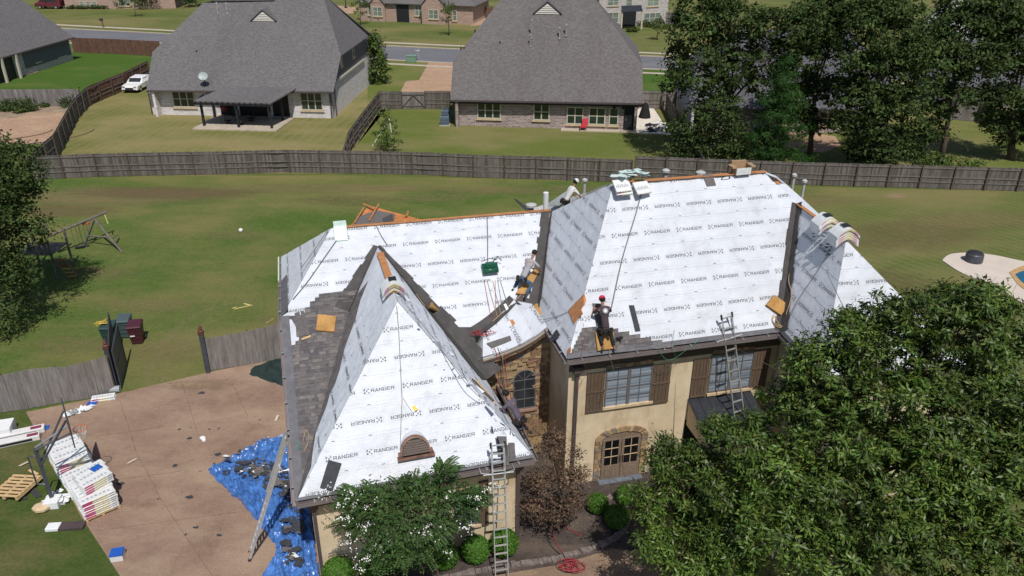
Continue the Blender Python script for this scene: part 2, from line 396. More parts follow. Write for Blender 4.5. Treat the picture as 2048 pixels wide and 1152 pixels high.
# neighbours' yards
sheet('lawn', [(118, 345), (118, 313), (137, 274), (178, 212), (256, 178), (300, 150), (420, 130), (760, 120), (797, 190), (700, 306), (690, 347)], .004, g_olive)
sheet('lawn', [(691, 347), (702, 306), (762, 218), (900, 214), (1275, 214), (1310, 230), (1385, 362), (1000, 354)], .004, g_mid)
sheet('lawn', [(-250, 180), (-200, 100), (148, 104), (330, 110), (300, 150), (180, 182), (165, 214), (-300, 214)], .004, g_bright)
sheet('lawn', [(735, 125), (858, 124), (845, 150), (800, 190), (760, 219), (735, 200)], .006, g_mid)
sheet('lawn', [(1386, 362), (1320, 230), (1360, 215), (1800, 225), (1960, 240), (2100, 290), (2300, 380)], .004, g_mid)
sheet('lawn', [(1285, 138), (1500, 145), (1500, 215), (1285, 190)], .006, g_bright)
# street, pavement, kerbs
far = [(-600, 38), (60, 54), (150, 59), (330, 68), (760, 92), (910, 99), (1290, 113), (1360, 116), (1700, 132), (2048, 150), (2500, 175)]
near = [(-600, 60), (60, 73), (150, 79), (330, 87), (760, 119), (910, 127), (1290, 138), (1360, 141), (1700, 155), (2048, 172), (2500, 200)]
sheet('road', far+near[::-1], .012, g_asph)
for ln, s in ((far, 1), (near, -1)):
    mb = MB()
    for a, b in zip(ln, ln[1:]):
        p, q = P(*a), P(*b); d = (q-p).normalized(); nrm = V(-d.y, d.x, 0)*s
        mb.ob(p-V(0, 0, .02), q-p, nrm*.35, V(0, 0, .13))
    mb.build('kerb', m_conc, kind='structure')
def offs(ln, dy): return [(x, y+dy) for x, y in ln]
sheet('pavement', offs(far, -9)+offs(far, -6.3)[::-1], .02, m_conc)
sheet('pavement', offs(near, 6)+offs(near, 9)[::-1], .02, m_conc)
sheet('driveway', [(858, 124), (915, 125), (915, 190), (800, 186), (812, 162), (838, 160)], .018, g_tan2)
sheet('driveway', [(662, 10), (712, 14), (712, 26), (668, 30), (650, 22)], .018, g_tan2)
sheet('driveway', [(940, 28), (1010, 30), (985, 48), (942, 52)], .018, g_tan2)
# the left neighbour's court
sheet('driveway', [(-260, 228), (146, 222), (118, 250), (92, 287), (-300, 290)], .012, g_tan2)
sheet('planting_bed', [(-260, 214), (150, 212), (150, 224), (60, 226), (30, 236), (-260, 240)], .02, ground_mat('bed_gravel', (.3, .22, .16), (.2, .16, .11), (.36, .28, .2), .5, .6, fine=4.))
mb = MB()
for r_, q in ((9.5, 0), (6.3, 1)):
    c = P(-60, 262)
    mb.tube([c+V(math.cos(t)*r_*1.2, math.sin(t)*r_*.62, .03) for t in np.linspace(-1.4, .15, 16)], .05, 4)
mb.build('brick_border', m_post, kind='structure')
# our driveway: slabs with sawn joints
dr = [(52, 824), (232, 788), (420, 744), (575, 712), (640, 1000), (700, 1180), (760, 1500), (330, 1500), (240, 1152), (160, 1030), (90, 895)]
dirt(g_tan, .5, .5, .72, .9, (.72, .70, .68)); dirt(g_tan, 3.2, .6, .7, .8, (.6, .56, .52)); dirt(g_asph, .6, .5, .7, .7, (.78, .78, .78), (.3, 2, 1)); sheet('driveway', dr, .014, g_tan)
mb = MB()
for (a, b) in (((362, 760), (397, 871)), ((465, 768), (496, 833)), ((154, 878), (352, 850)), ((273, 905), (321, 997)), ((321, 997), (440, 1175)), ((229, 960), (360, 943)), ((191, 1062), (499, 1021)), ((240, 800), (273, 905))):
    p, q = P(*a, .0155), P(*b, .0155); mb.tube([p, q], .010, 3)
mb.build('driveway_joint', mat('joint_dirt', (.15, .11, .08), .9, .5, 3), kind='structure')
# tyre wear from the gate out into the yard
def ribbon(name, pix, wid, m, z=.009, seed=1):
    rr = random.Random(seed); pts = [P(x, y, z) for x, y in pix]; L_, R_ = [], []
    for i, p in enumerate(pts):
        d = (pts[min(i+1, len(pts)-1)]-pts[max(0, i-1)]).normalized(); n = V(-d.y, d.x, 0); k = wid*rr.uniform(.5, 1.3)
        L_.append(p+n*k); R_.append(p-n*k)
    mb = MB()
    fd = []
    for i in range(len(pts)-1):
        mb.add([L_[i], pts[i], pts[i+1], L_[i+1]], [(0, 1, 2, 3)]); mb.add([pts[i], R_[i], R_[i+1], pts[i+1]], [(0, 1, 2, 3)]); fd += [0, 1, 1, 0, 1, 0, 0, 1]
    o = mb.build(name, m, kind='structure'); at_ = o.data.attributes.new('fade', 'FLOAT', 'POINT'); at_.data.foreach_set('value', fd)
    if o.data.polygons[0].normal.z < 0: o.data.flip_normals()
    return o
def fade_mat(name, col, dens=.5):
    m = bpy.data.materials.new(name); m.use_nodes = True; t = m.node_tree; N = t.nodes; L = t.links; b = N['Principled BSDF']
    b.inputs['Base Color'].default_value = (*col, 1); b.inputs['Roughness'].default_value = .95; b.inputs['Specular IOR Level'].default_value = .1
    n = N.new('ShaderNodeTexNoise'); n.inputs['Scale'].default_value = 2.2; n.inputs['Detail'].default_value = 9; n.inputs['Roughness'].default_value = .8
    r = N.new('ShaderNodeMapRange'); r.inputs[1].default_value = .55-dens*.2; r.inputs[2].default_value = .7; r.inputs[4].default_value = .75
    tc = N.new('ShaderNodeTexCoord'); L.new(tc.outputs['Object'], n.inputs[0]); L.new(n.outputs[0], r.inputs[0])
    at = N.new('ShaderNodeAttribute'); at.attribute_name = 'fade'; mu = N.new('ShaderNodeMath'); mu.operation = 'MULTIPLY'; L.new(at.outputs['Fac'], mu.inputs[0]); L.new(r.outputs[0], mu.inputs[1]); L.new(mu.outputs[0], b.inputs['Alpha'])
    return m
fw_ = fade_mat('wear_fade', (.30, .25, .14), .6)
def smooth(pix, k=6):
    out = []
    for i in range(len(pix)-1):
        p0 = pix[max(0, i-1)]; p1 = pix[i]; p2 = pix[i+1]; p3 = pix[min(len(pix)-1, i+2)]
        for j in range(k):
            t = j/k; out.append(tuple(.5*((2*b)+(-a+c)*t+(2*a-5*b+4*c-d)*t*t+(-a+3*b-3*c+d)*t**3) for a, b, c, d in zip(p0, p1, p2, p3)))
    return out+[tuple(pix[-1])]
for k, (pp, wd_) in enumerate((([(285, 770), (300, 730), (320, 700), (345, 665), (390, 630), (440, 612), (500, 600)], .3), ([(325, 770), (335, 725), (355, 690), (380, 665), (410, 642), (450, 625)], .28), ([(296, 768), (310, 728), (332, 695), (360, 660)], .2), ([(370, 700), (400, 660), (430, 640)], .2))):
    ribbon('tyre_wear', smooth(pp), wd_, fw_, .009+.004*k, k)
def patch(k, cx, cy, rx, ry, col, dens, a0=1.):
    c = P(cx, cy, .008+.0025*k); ax = P(cx+rx, cy, .008+.0025*k)-c; ay = P(cx, cy+ry, .008+.0025*k)-c; rr = random.Random(k); n = 28; vs = [c]; fd = [a0]; fs = []
    rad_ = [rr.uniform(.8, 1.1) for _ in range(n)]
    for q, f in ((.6, a0), (.85, a0*.5), (1.15, 0.)):
        for i in range(n): vs.append(c+(ax*math.cos(2*math.pi*i/n)-ay*math.sin(2*math.pi*i/n))*rad_[i]*q); fd.append(f)
    for i in range(n): fs.append((0, 1+i, 1+(i+1) % n))
    for j in (0, 1):
        for i in range(n): fs.append((1+j*n+i, 1+(j+1)*n+i, 1+(j+1)*n+(i+1) % n, 1+j*n+(i+1) % n))
    o = MB().add(vs, fs).build('bare_patch', fade_mat('patch_fade%d' % k, col, dens), kind='structure'); at_ = o.data.attributes.new('fade', 'FLOAT', 'POINT'); at_.data.foreach_set('value', fd)
    if o.data.polygons[0].normal.z < 0: o.data.flip_normals()
TANC, BRC = (.24, .19, .10), (.17, .125, .07)
for k, (cx, cy, rx, ry, col, dn_, a0) in enumerate(((200, 545, 90, 16, TANC, .7, .9), (560, 640, 60, 12, TANC, .7, .9), (1790, 392, 26, 6, (.36, .26, .17), 2., 1.), (300, 610, 110, 18, TANC, .6, .9), (470, 470, 80, 14, TANC, .6, .8), (150, 690, 120, 20, TANC, .7, .9), (110, 790, 90, 10, TANC, .9, 1.), (1810, 470, 190, 36, BRC, 1., .9), (1760, 570, 110, 40, BRC, 1., .9), (640, 376, 260, 10, TANC, 1.2, 1.), (395, 770, 80, 12, TANC, .9, .9), (240, 392, 260, 22, TANC, 2., 1.), (330, 385, 200, 14, BRC, 1.6, 1.), (120, 420, 130, 14, BRC, 1.4, 1.), (1080, 380, 260, 10, TANC, 1., .9), (1500, 400, 260, 16, TANC, 1.2, .9), (1950, 440, 160, 24, TANC, 1., .9), (330, 700, 90, 26, TANC, .8, .9), (700, 400, 120, 12, BRC, .8, .8), (860, 395, 90, 10, TANC, .8, .9))): patch(k, cx, cy, rx, ry, col, dn_, a0)
# pool deck and pool, far right
def blobpoly(pix, z): return [P(x, y, z) for x, y in smooth(pix+[pix[0]], 6)[:-1]]
deck = blobpoly([(1884, 522), (1900, 510), (1940, 507), (1990, 512), (2060, 526), (2200, 545), (2300, 640), (2120, 640), (2040, 605), (1995, 575), (1925, 548)], .0)
MB().slab(deck[::-1], V(0, 0, .06)).build('pool_deck', mat('deck_concrete', (.55, .48, .42), .9, .08, .6), kind='structure')
rim = blobpoly([(2018, 545), (2050, 532), (2120, 534), (2200, 560), (2220, 600), (2120, 600), (2050, 580)], .062)
MB().slab(rim[::-1], V(0, 0, .03)).build('pool_coping', mat('coping_stone', (.45, .28, .13), .9, .25, 3.), kind='structure')
wat = blobpoly([(2030, 548), (2056, 540), (2118, 541), (2190, 563), (2205, 592), (2120, 592), (2056, 572)], .096)
MB().poly(wat[::-1]).build('pool_water', mat('pool_water', (.01, .10, .18), .05, .2, 1., .4, 3., spec=.8), kind='structure')
for o in ('pool_water',):
    o = bpy.data.objects[o]
    if o.data.polygons[0].normal.z < 0: o.data.flip_normals()
# planting beds in front of the house
sheet('mulch_bed', [(590, 1190), (640, 1120), (700, 1060), (980, 960), (1000, 800), (1150, 820), (1180, 940), (1300, 940), (1340, 1110), (1225, 1097), (1125, 1128), (1012, 1147), (862, 1175), (700, 1240)], .02, g_mulch)
mb = MB()                                            # stone edging along the bed
rr = random.Random(4); pa = smooth([(700, 1215), (860, 1165), (1010, 1135), (1120, 1118), (1210, 1088), (1245, 1062), (1258, 1020), (1215, 995)], 12)
for i in range(len(pa)-1):
    p, q = P(*pa[i]), P(*pa[i+1]); d = (q-p); n = V(-d.y, d.x, 0).normalized()*rr.uniform(.16, .26)
    mb.ob(p-n*.5, d*.94, n, V(rr.uniform(-.02, .02), 0, rr.uniform(.07, .14)))
mb.build('stone_edging', mat('edging_stone', (.17, .14, .13), .95, .4, 5., .5), kind='structure')
sheet('path', [(700, 1235), (862, 1172), (1012, 1145), (1125, 1126), (1225, 1095), (1340, 1110), (1340, 1300), (700, 1400)], .012, ground_mat('path_tan', (.26, .18, .13), (.2, .14, .1), (.3, .22, .15), .6, .6, fine=16.))
sheet('path', [(1590, 262), (1670, 272), (1682, 290), (1650, 305), (1560, 300), (1540, 275)], .012, g_tan2)
# ------------------------------------------------------------------ fences
def fence(name, label, base, h, side, bm, pm, group=None, bays=2.44, board=.14, pickets='joined', rails=True, jag=.02, seed=0, cap=False):
    """base: ground points; posts and rails stand on `side` (+1 / -1) of the boards"""
    rr = random.Random(seed); base = [Vector(b) for b in base]; t = thing(name, label, 'fence', base[0], group)
    seg = [(b-a).length for a, b in zip(base, base[1:])]; tot = sum(seg)
    def at(s):
        for (a, b), l in zip(zip(base, base[1:]), seg):
            if s <= l+1e-6: return a.lerp(b, s/l), (b-a).normalized()
            s -= l
        return base[-1], (base[-1]-base[-2]).normalized()
    H = h if callable(h) else (lambda s: h)
    s = 0; jb = MB(); protos = []
    while s < tot-.02:
        p, d = at(s); n = V(-d.y, d.x, 0)*side; hh = H(s)+rr.uniform(-jag, jag); w_ = min(board*rr.uniform(.93, .99), tot-s); tk = .018
        o0 = p+n*rr.uniform(-.004, .004)+V(0, 0, .03)
        if pickets == 'joined': jb.ob(o0, d*w_, -n*tk, V(0, 0, hh))
        else:
            mb = MB(); mb.ob(o0, d*w_, -n*tk, V(rr.uniform(-.006, .006), 0, hh)); mb.build('board', bm, t)
        s += board
    if pickets == 'joined': jb.build('boards', bm, t, kind='stuff')
    nb = max(1, round(tot/bays))
    for i in range(nb+1):
        p, d = at(tot*i/nb); n = V(-d.y, d.x, 0)*side
        mb = MB(); mb.ob(p-d*.05+n*.04, d*.1, n*.1, V(0, 0, H(tot*i/nb)+.02)); mb.build('post', pm, t)
        if rails and i < nb:
            q, _ = at(tot*(i+1)/nb)
            for z in (.28, .5, .9):
                mb = MB(); mb.ob(p+n*.002+V(0, 0, .03+z*H(0)-.05), q-p, n*.04, V(0, 0, .085)); mb.build('rail', m_rail, t)
    return t
def PG(l): return [P(x, y) for x, y in l]
fence('back_fence', 'long weathered grey fence with brown posts behind the big lawn, left part', PG([(62, 360), (191, 354), (314, 351), (434, 349), (561, 345), (698, 347), (843, 350), (966, 356), (1089, 359), (1262, 366)]), 1.85, -1, m_fence2, m_post, seed=1)
fence('back_fence', 'weathered grey fence behind the roof ridge, right part of the back boundary', PG([(1268, 356), (1400, 362), (1579, 369), (1639, 371), (1823, 376), (1946, 380), (2048, 383), (2300, 392)]), 1.8, -1, m_fence2, m_post, seed=2)
fence('side_fence', 'dark curving picket fence between the left court and the olive back yard', PG([(78, 352), (100, 330), (118, 313), (137, 274), (154, 239), (180, 212)]), 1.9, -1, m_fenced, m_post, seed=3)
fence('side_fence', 'brown fence with exposed posts beside the white car', PG([(180, 212), (193, 205), (256, 178), (300, 154)]), 1.9, -1, m_fenceb, m_post, seed=4)
fence('side_fence', 'pale grey board fence behind the bushes of the left court', PG([(-150, 214), (0, 213), (164, 212)]), 1.75, 1, m_fence, m_post, seed=5, rails=False)
fence('side_fence', 'reddish brown board fence along the street behind the bright green lawn', PG([(148, 105), (230, 108), (322, 113)]), 2.0, 1, m_fenceb, m_post, seed=6, rails=False)
fence('side_fence', 'grey board fence running away between the two centre back yards', PG([(690, 345), (700, 306), (728, 264), (761, 218)]), 1.85, -1, m_fenced, m_post, seed=7)
fence('gate_fence', 'grey fence panel left of the double gate', PG([(761, 219), (805, 218.5)]), 1.85, -1, m_fence2, m_post, seed=8)
fence('gate_fence', 'grey fence panel between the double gate and the brick house', PG([(851, 218), (901, 218)]), 1.85, -1, m_fence2, m_post, seed=9)
g = thing('double_gate', 'grey wooden double gate with diagonal braces in the back yard fence', 'gate', P(806, 218.5))
pa, pb = P(806, 218.5), P(850, 218); mid = pa.lerp(pb, .5)
for a, b, s in ((pa, mid, 0), (mid, pb, 1)):
    d = (b-a); mb = MB()
    for i in range(12): mb.ob(a+d*(i/12)+V(0, 0, .05), d*.079, V(0, -.02, 0), V(0, 0, 1.75))
    mb.build('boards', m_fence, g, kind='stuff')
    for z in (.3, 1.5): MB().ob(a+V(0, -.06, z), d*.98, V(0, -.03, 0), V(0, 0, .09)).build('rail', m_rail, g)
    q0, q1 = (a, b) if s == 0 else (b, a)
    MB().tube([q0+V(0, -.1, .3), q1+V(0, -.1, 1.55)], .05, 4).build('brace', m_rail, g)
fence('side_fence', 'grey fence leaving the right corner of the centre house', PG([(1276, 218), (1330, 218)]), 1.85, -1, m_fence, m_post, seed=10)
fence('side_fence', 'pale three rail fence panel in front of the tree shade', PG([(1322, 219), (1362, 219), (1400, 222)]), 1.75, -1, m_fence, m_post, seed=11)
fence('side_fence', 'tall dark fence along the right of the centre back yard, in shadow', PG([(1330, 222), (1352, 268), (1385, 330), (1400, 361)]), 1.9, 1, m_fenced, m_post, seed=12)
fence('side_fence', 'dark fence at the far right behind the trees', PG([(1950, 243), (2000, 262), (2100, 300), (2200, 345)]), 1.9, 1, m_fenced, m_post, seed=13)
fence('side_fence', 'grey fence in front of the small terrace behind the right trees', PG([(1880, 238), (1950, 243)]), 1.5, 1, m_fence, m_post, seed=14)
fence('side_fence', 'grey fence beside the far brick house in the top right', PG([(1330, 48), (1372, 52)]), 2.0, -1, m_fence, m_post, seed=15)
fence('side_fence', 'brown fence panel at the end of the far brick house', PG([(945, 36), (985, 36)]), 2.0, -1, m_fenceb, m_post, seed=16)
# near fences: every board a part
def hl(s): return 1.72+.16*abs(math.cos(s*1.05))
fence('near_fence', 'grey board fence left of the open gate at the driveway edge', PG([(-90, 842), (0, 826), (52, 819), (120, 806), (196, 795), (231, 785)]), hl, 1, m_fence, m_post, pickets='each', rails=False, seed=21, jag=.012)
fence('near_fence', 'grey board fence with a curved top between gate post and house', PG([(421, 742), (475, 733), (540, 722), (585, 712)]), lambda s: 1.72+.28*(s/4.2)**2, 1, m_fence, m_post, pickets='each', rails=False, seed=22, jag=.012)
def gatepost(px, py, lab):
    b = P(px, py); t = thing('gate_post', lab, 'post', b, 'gate posts at the driveway')
    MB().box(b+V(0, 0, 1.05), (.2, .2, 2.1), .2).build('shaft', m_steel, t)
    mb = MB().box(b+V(0, 0, 2.13), (.25, .25, .06), .2); mb.lathe([(.1, 2.16), (.14, 2.22), (.05, 2.3), (.1, 2.36), (.07, 2.42), (.005, 2.56)], (b.x, b.y, 0), 10)
    mb.build('finial', mat('finial_brown', (.12, .045, .035), .6, .2), t)
gatepost(233, 776, 'dark gate post with pointed finial beside the bins'); gatepost(417, 745, 'dark gate post with pointed finial at the right fence')
def leafgate(px0, py0, px1, py1, lab):
    a, b = P(px0, py0), P(px1, py1); t = thing('iron_gate', lab, 'gate', a); d = b-a
    mb = MB().tube([a+V(0, 0, .1), b+V(0, 0, .1)], .03, 4); mb.tube([a+V(0, 0, .1), a+V(0, 0, 2.)], .035, 4); mb.tube([b+V(0, 0, .1), b+V(0, 0, 2.2)], .035, 4); mb.tube([a+V(0, 0, 2.), b+V(0, 0, 2.2)], .03, 4); mb.tube([a+V(0, 0, 1.1), b+V(0, 0, 1.1)], .025, 4)
    mb.build('gate_frame', m_steel, t)
    n = V(-d.y, d.x, 0).normalized()*.012
    for i in range(12): MB().ob(a+d*(i/12+.004)+V(0, 0, .15), d*.075, n, V(0, 0, 1.8+.2*i/12)).build('slat', m_steel, t)
leafgate(237, 772, 236, 705, 'dark steel gate leaf swung open beside the bins')
leafgate(243, 778, 254, 728, 'second dark gate leaf folded open behind the first')
# ------------------------------------------------------------------ the house being re-roofed
TH = rad(15); HU = V(math.cos(TH), math.sin(TH), 0); HW = V(-math.sin(TH), math.cos(TH), 0); Z = V(0, 0, 1)
house = thing('main_house', 'large stucco house under white roofing underlayment in the middle of the picture', 'house', P(900, 900))
C1, C2 = P(592, 1003, 3.6), P(1068, 915, 3.6)
BU = (C2-C1).normalized(); BW_ = V(-BU.y, BU.x, 0)
Bap = V(-3.8, 23.2, 7.95)
plBF = Plane(C1, C2, Bap); plBW = Plane(C1, Bap, Bap+BW_); plBE = Plane(C2, Bap, Bap+BW_)
K1 = P(564, 634, 6.4); R1 = P(662, 457, 8.55); R2 = P(1101, 421, 8.55)
plA = Plane(K1, R1, R2)
J = plA.hit(Bap, BW_)
KB = P(562, 508, 6.4)
K2 = P(1135, 718, 5.9); Q1 = P(1096, 655, 5.9); E0 = P(1560, 664, 5.9)
Rc = P(1226, 367, 10.7)
plC = Plane(K2, E0, Rc); Rd = plC.at(1531, 344); T0 = plC.at(1594, 408)
plCW = Plane(K2, Q1, Rc)
def isect(p1, p2):                 # line of two planes
    d = p1.n.cross(p2.n).normalized(); a = (p1.n*p1.d); M_ = Matrix((p1.n, p2.n, d)); o = M_.inverted()@V(p1.d, p2.d, 0); return o, d
def onl(p1, p2, px, py):           # the point of their line nearest to a pixel's ray
    o, d = isect(p1, p2); r = ray(px, py).normalized(); n = d.cross(r); n2 = r.cross(n); t = (EYE-o).dot(n2)/d.dot(n2); return o+d*t
vA0 = onl(plA, plCW, 1100, 424); vA1 = onl(plA, plCW, 1042, 592)
# flared skirt D over the stone wall
rake = []
for a, z in ((0, 5.9), (.5, 5.56), (1., 5.32), (1.55, 5.14), (2.05, 5.03), (2.45, 4.95)): rake.append(V(Q1.x-HU.x*a, Q1.y-HU.y*a, z))
dTop = [plA.hit(p, HW) for p in rake]
for i in range(1, len(dTop)):
    if (dTop[i]-rake[i]).length > 3.6: dTop[i] = rake[i]+HW*3.6
G1_, G2_ = rake[-1], P(945, 674, 4.95)
dTop = [plA.at(1044, 588), plA.at(1030, 602), plA.at(1010, 622), plA.at(988, 642), plA.at(966, 658), G2_]
# shed
plS = Plane(C1, K1, K1+HU); VB = None
o_, d_ = isect(plS, plBW); VB = plA.hit(o_, d_)     # top of the shed valley
Bt = isect(plA, plBE); eA = plA.at(985, 665); eB = plA.at(918, 665)
# E wing
T1z = T0.z; T1 = P(1692, 480, T1z)
ed = (T1-T0).normalized(); a_ = (T1z-5.9)/1.25
plEW = Plane(T0, T1, E0); EFL = E0+ed*((T1-E0).dot(ed)+a_*.85)
es = V(-ed.y, ed.x, 0); kk = 2*abs((T1-EFL).dot(es)); es = es if (T1-EFL).dot(es) > 0 else -es
for _ in range(60):
    q_ = EFL+es*kk; best_ = min((abs(576+FPX*(p_-EYE).dot(dn)/(p_-EYE).dot(fw)-580), 1024+FPX*(p_-EYE).dot(rt)/(p_-EYE).dot(fw)) for p_ in [T1.lerp(q_, f/40) for f in range(41)])
    if best_[1] < 1787: kk += .1
    else: break
EFR = EFL+es*kk; plEF = Plane(T1, EFL, EFR)
DECKS = []
def deckf(pts, m=m_white, name='roof_deck', th=.06):
    DECKS.append([Vector(p) for p in pts])
    n = (pts[1]-pts[0]).cross(pts[2]-pts[0]).normalized()
    if n.z < 0: n = -n; pts = pts[::-1]
    mb = MB().slab([p-n*th for p in pts][::-1], n*th) if False else MB()
    q = [p-n*th for p in pts]; k = len(pts)
    mb.add(pts+q, [tuple(range(k)), tuple(range(2*k-1, k-1, -1))]+[(i, i+k, (i+1) % k+k, (i+1) % k) for i in range(k)])
    return mb.build(name, m, house)
# print: one block = box outline + logo + RANGER, unit wide 1 x .2
def strokes():
    q = []
    def r(x0, y0, x1, y1): q.append([(x0, y0), (x1, y0), (x1, y1), (x0, y1)])
    y0, y1, w, h = .048, .152, .023, .018
    def lx(i): return .262+i*.120
    W = .104; ym = (y0+y1)/2
    def R(x): r(x, y0, x+w, y1); r(x+w, y1-h, x+W, y1); r(x+w, ym-h*.6, x+W, ym+h*.4); r(x+W-w, ym+h*.4, x+W, y1-h); q.append([(x+W*.55, ym-h*.6), (x+W*.55+w, ym-h*.6), (x+W+.004, y0), (x+W-w*.9, y0)])
    def E(x): r(x, y0, x+w, y1); r(x+w, y1-h, x+W, y1); r(x+w, ym-h*.5, x+W*.95, ym+h*.5); r(x+w, y0, x+W, y0+h)
    R(lx(0))
    x = lx(1); q.append([(x-.004, y0), (x+w, y0), (x+W*.5+w*.3, y1), (x+W*.5-w*.6, y1)]); q.append([(x+W-w, y0), (x+W+.004, y0), (x+W*.5+w*.6, y1), (x+W*.5-w*.3, y1)]); r(x+w, y0+.02, x+W-w, y0+.02+h)
    x = lx(2); r(x, y0, x+w, y1); r(x+W-w, y0, x+W, y1); q.append([(x+w*.9, y1), (x+w*.9, y1-h*1.6), (x+W-w*.9, y0), (x+W-w*.9, y0+h*1.6)])
    x = lx(3); r(x, y0, x+w, y1); r(x+w, y1-h, x+W, y1); r(x+w, y0, x+W, y0+h); r(x+W-w, y0+h, x+W, ym+h*.4); r(x+W*.5, ym-h*.6, x+W-w, ym+h*.4)
    E(lx(4)); R(lx(5))
    # corner brackets of the logo
    a, b, c, d = .045, .215, .03, .17
    r(a, c, a+.05, c+.045); r(a, d-.045, a+.05, d); r(b-.05, c, b, c+.03); r(b-.05, d-.03, b, d); r(a, c+.058, a+.02, d-.058)
    q.append([(.11, .075), (.135, .075), (.165, .125), (.14, .125)]); q.append([(.11, .125), (.14, .075), (.16, .075), (.13, .125)])
    o = []
    t = .0045
    for x0, y0_, x1, y1_ in ((0, 0, 1, t), (0, .2-t, 1, .2), (0, t, t, .2-t), (1-t, t, 1, .2-t)): o.append([(x0, y0_), (x1, y0_), (x1, y1_), (x0, y1_)])
    return [ccw(k) for k in q], [ccw(k) for k in o]
LQ, LO = strokes()
def underlay(pts, along, seed=0, wm=m_white, exp=.95, txt=1.08, start=0., rep=1.16, lift=.008, skirt=True, flip0=0, holes=None, only=None, name='underlayment_sheet'):
    """cover a planar roof polygon with lapped printed sheets, each a part; the print is a sub-part"""
    rr = random.Random(seed); pts = [Vector(p) for p in pts]
    n = (pts[1]-pts[0]).cross(pts[2]-pts[0]).normalized(); n = n if n.z > 0 else -n
    ax = (Vector(along)-n*n.dot(Vector(along))).normalized(); ay = n.cross(ax).normalized()
    if ay.z < 0: ay = -ay; ax = -ax
    o = min(pts, key=lambda p: (p).dot(ay)); 
    p2 = ccw([((p-o).dot(ax), (p-o).dot(ay)) for p in pts])
    tmax = max(p[1] for p in p2); smin = min(p[0] for p in p2); smax = max(p[0] for p in p2)
    k = 0; t0 = -start
    while t0 < tmax:
        band = [(smin-1, t0), (smax+1, t0), (smax+1, t0+exp), (smin-1, t0+exp)]
        sh = clip(p2, band)
        def W3(p, e=0.): return o+ax*p[0]+ay*p[1]+n*(lift+.010*(1-(p[1]-t0)/exp)+e)
        if len(sh) > 2 and (only is None or k in only):
            mb = MB(); mb.poly([W3(p) for p in sh])
            lo = sorted([p for p in sh if abs(p[1]-t0) < 1e-5])
            if len(lo) > 1: mb.add([W3(lo[0]), o+ax*lo[0][0]+ay*lo[0][1]+n*.001, o+ax*lo[-1][0]+ay*lo[-1][1]+n*.001, W3(lo[-1])], [(0, 1, 2, 3)])
            s = mb.build(name, wm, house)
            pr = MB(); ps = MB(); rev = (k+flip0) % 2
            x = smin-rr.uniform(0, 1.1); yc = t0+exp*.5-.1*txt
            def place(qs, mbx, mi):
                for q in qs:
                    g = []
                    for (a, b) in q:
                        if rev: a, b = 1-a, .2-b
                        g.append((x+a*txt*.98, yc+b*txt))
                    g = clip(g, ccw(sh))
                    if len(g) > 2: mbx.poly([W3(p, .002) for p in g], mi)
            while x < smax:
                place(LQ, pr, 0); place(LO, pr, 1); x += rep*txt
            for yy, m_ in ((t0+.03, 0), (t0+.10, 1), (t0+exp-.08, 1)):      # nailing marks
                x2 = smin+rr.uniform(0, .6)
                while x2 < smax:
                    if m_ == 0: g = [(x2, yy), (x2+.11, yy), (x2+.11, yy+.022), (x2, yy+.022)]; st = 1.15
                    else: g = [(x2, yy), (x2+.05, yy), (x2+.05, yy+.008), (x2, yy+.008)]; st = .11
                    g = clip(g, ccw(sh))
                    if len(g) > 2: pr.poly([W3(p, .002) for p in g], 0 if m_ == 0 else 1)
                    x2 += st
            if pr.v:
                # text must face up
                ob = pr.build('printed_lettering', [m_print, m_faint], s, kind='stuff')
                ob.data.update()
        t0 += exp; k += 1
def up(o):
    pass
def strip(pts_a, pts_b, n, m, name, lift=.02):
    mb = MB()
    for i in range(len(pts_a)-1): mb.add([pts_a[i]+n*lift, pts_b[i]+n*lift, pts_b[i+1]+n*lift, pts_a[i+1]+n*lift], [(0, 1, 2, 3)])
    return mb.build(name, m, house)
# --- decks
R1b = R1+HW*0; 
eCl = K1
lowA = [plA.at(918, 665), plA.at(985, 665)]
BEv = plBE.hit(lowA[0], V(0, 0, 1))
Apoly = [K1, VB, J, Bt[0]+Bt[1]*0]
# where A-front meets B-east
ov, dv = isect(plA, plBE); tv = (4.35-ov.z)/dv.z; vBE = ov+dv*tv
deckf([K1, R1, J, VB]); deckf([R1, R2, vA0, J]); 
vD = dTop[0] if (dTop[0]-Q1).length < 4.5 else vA1
o2, d2 = isect(plA, plCW); vCW = o2+d2*((5.9-o2.z)/d2.z)
lowR = plA.hit(G2_+V(0, 0, 0), V(0, 0, 1)); lowR = plA.hit(V(G2_.x, G2_.y, 4.9), HW)
dTop[0] = vCW; lowR = plA.at(948, 669)
deckf([J, vA0, vCW, dTop[1], dTop[2], dTop[3], dTop[4], lowR, vBE])
deckf([K2, Rc, vA0, vCW, Q1]) ; deckf([K2, E0, T0, Rd, Rc])
for i in range(5): deckf([rake[i], rake[i+1], dTop[i+1], dTop[i]])
deckf([C1, C2, Bap]); deckf([C2, vBE, J, Bap]); deckf([C1, Bap, J, VB]); deckf([C1, K1, VB])
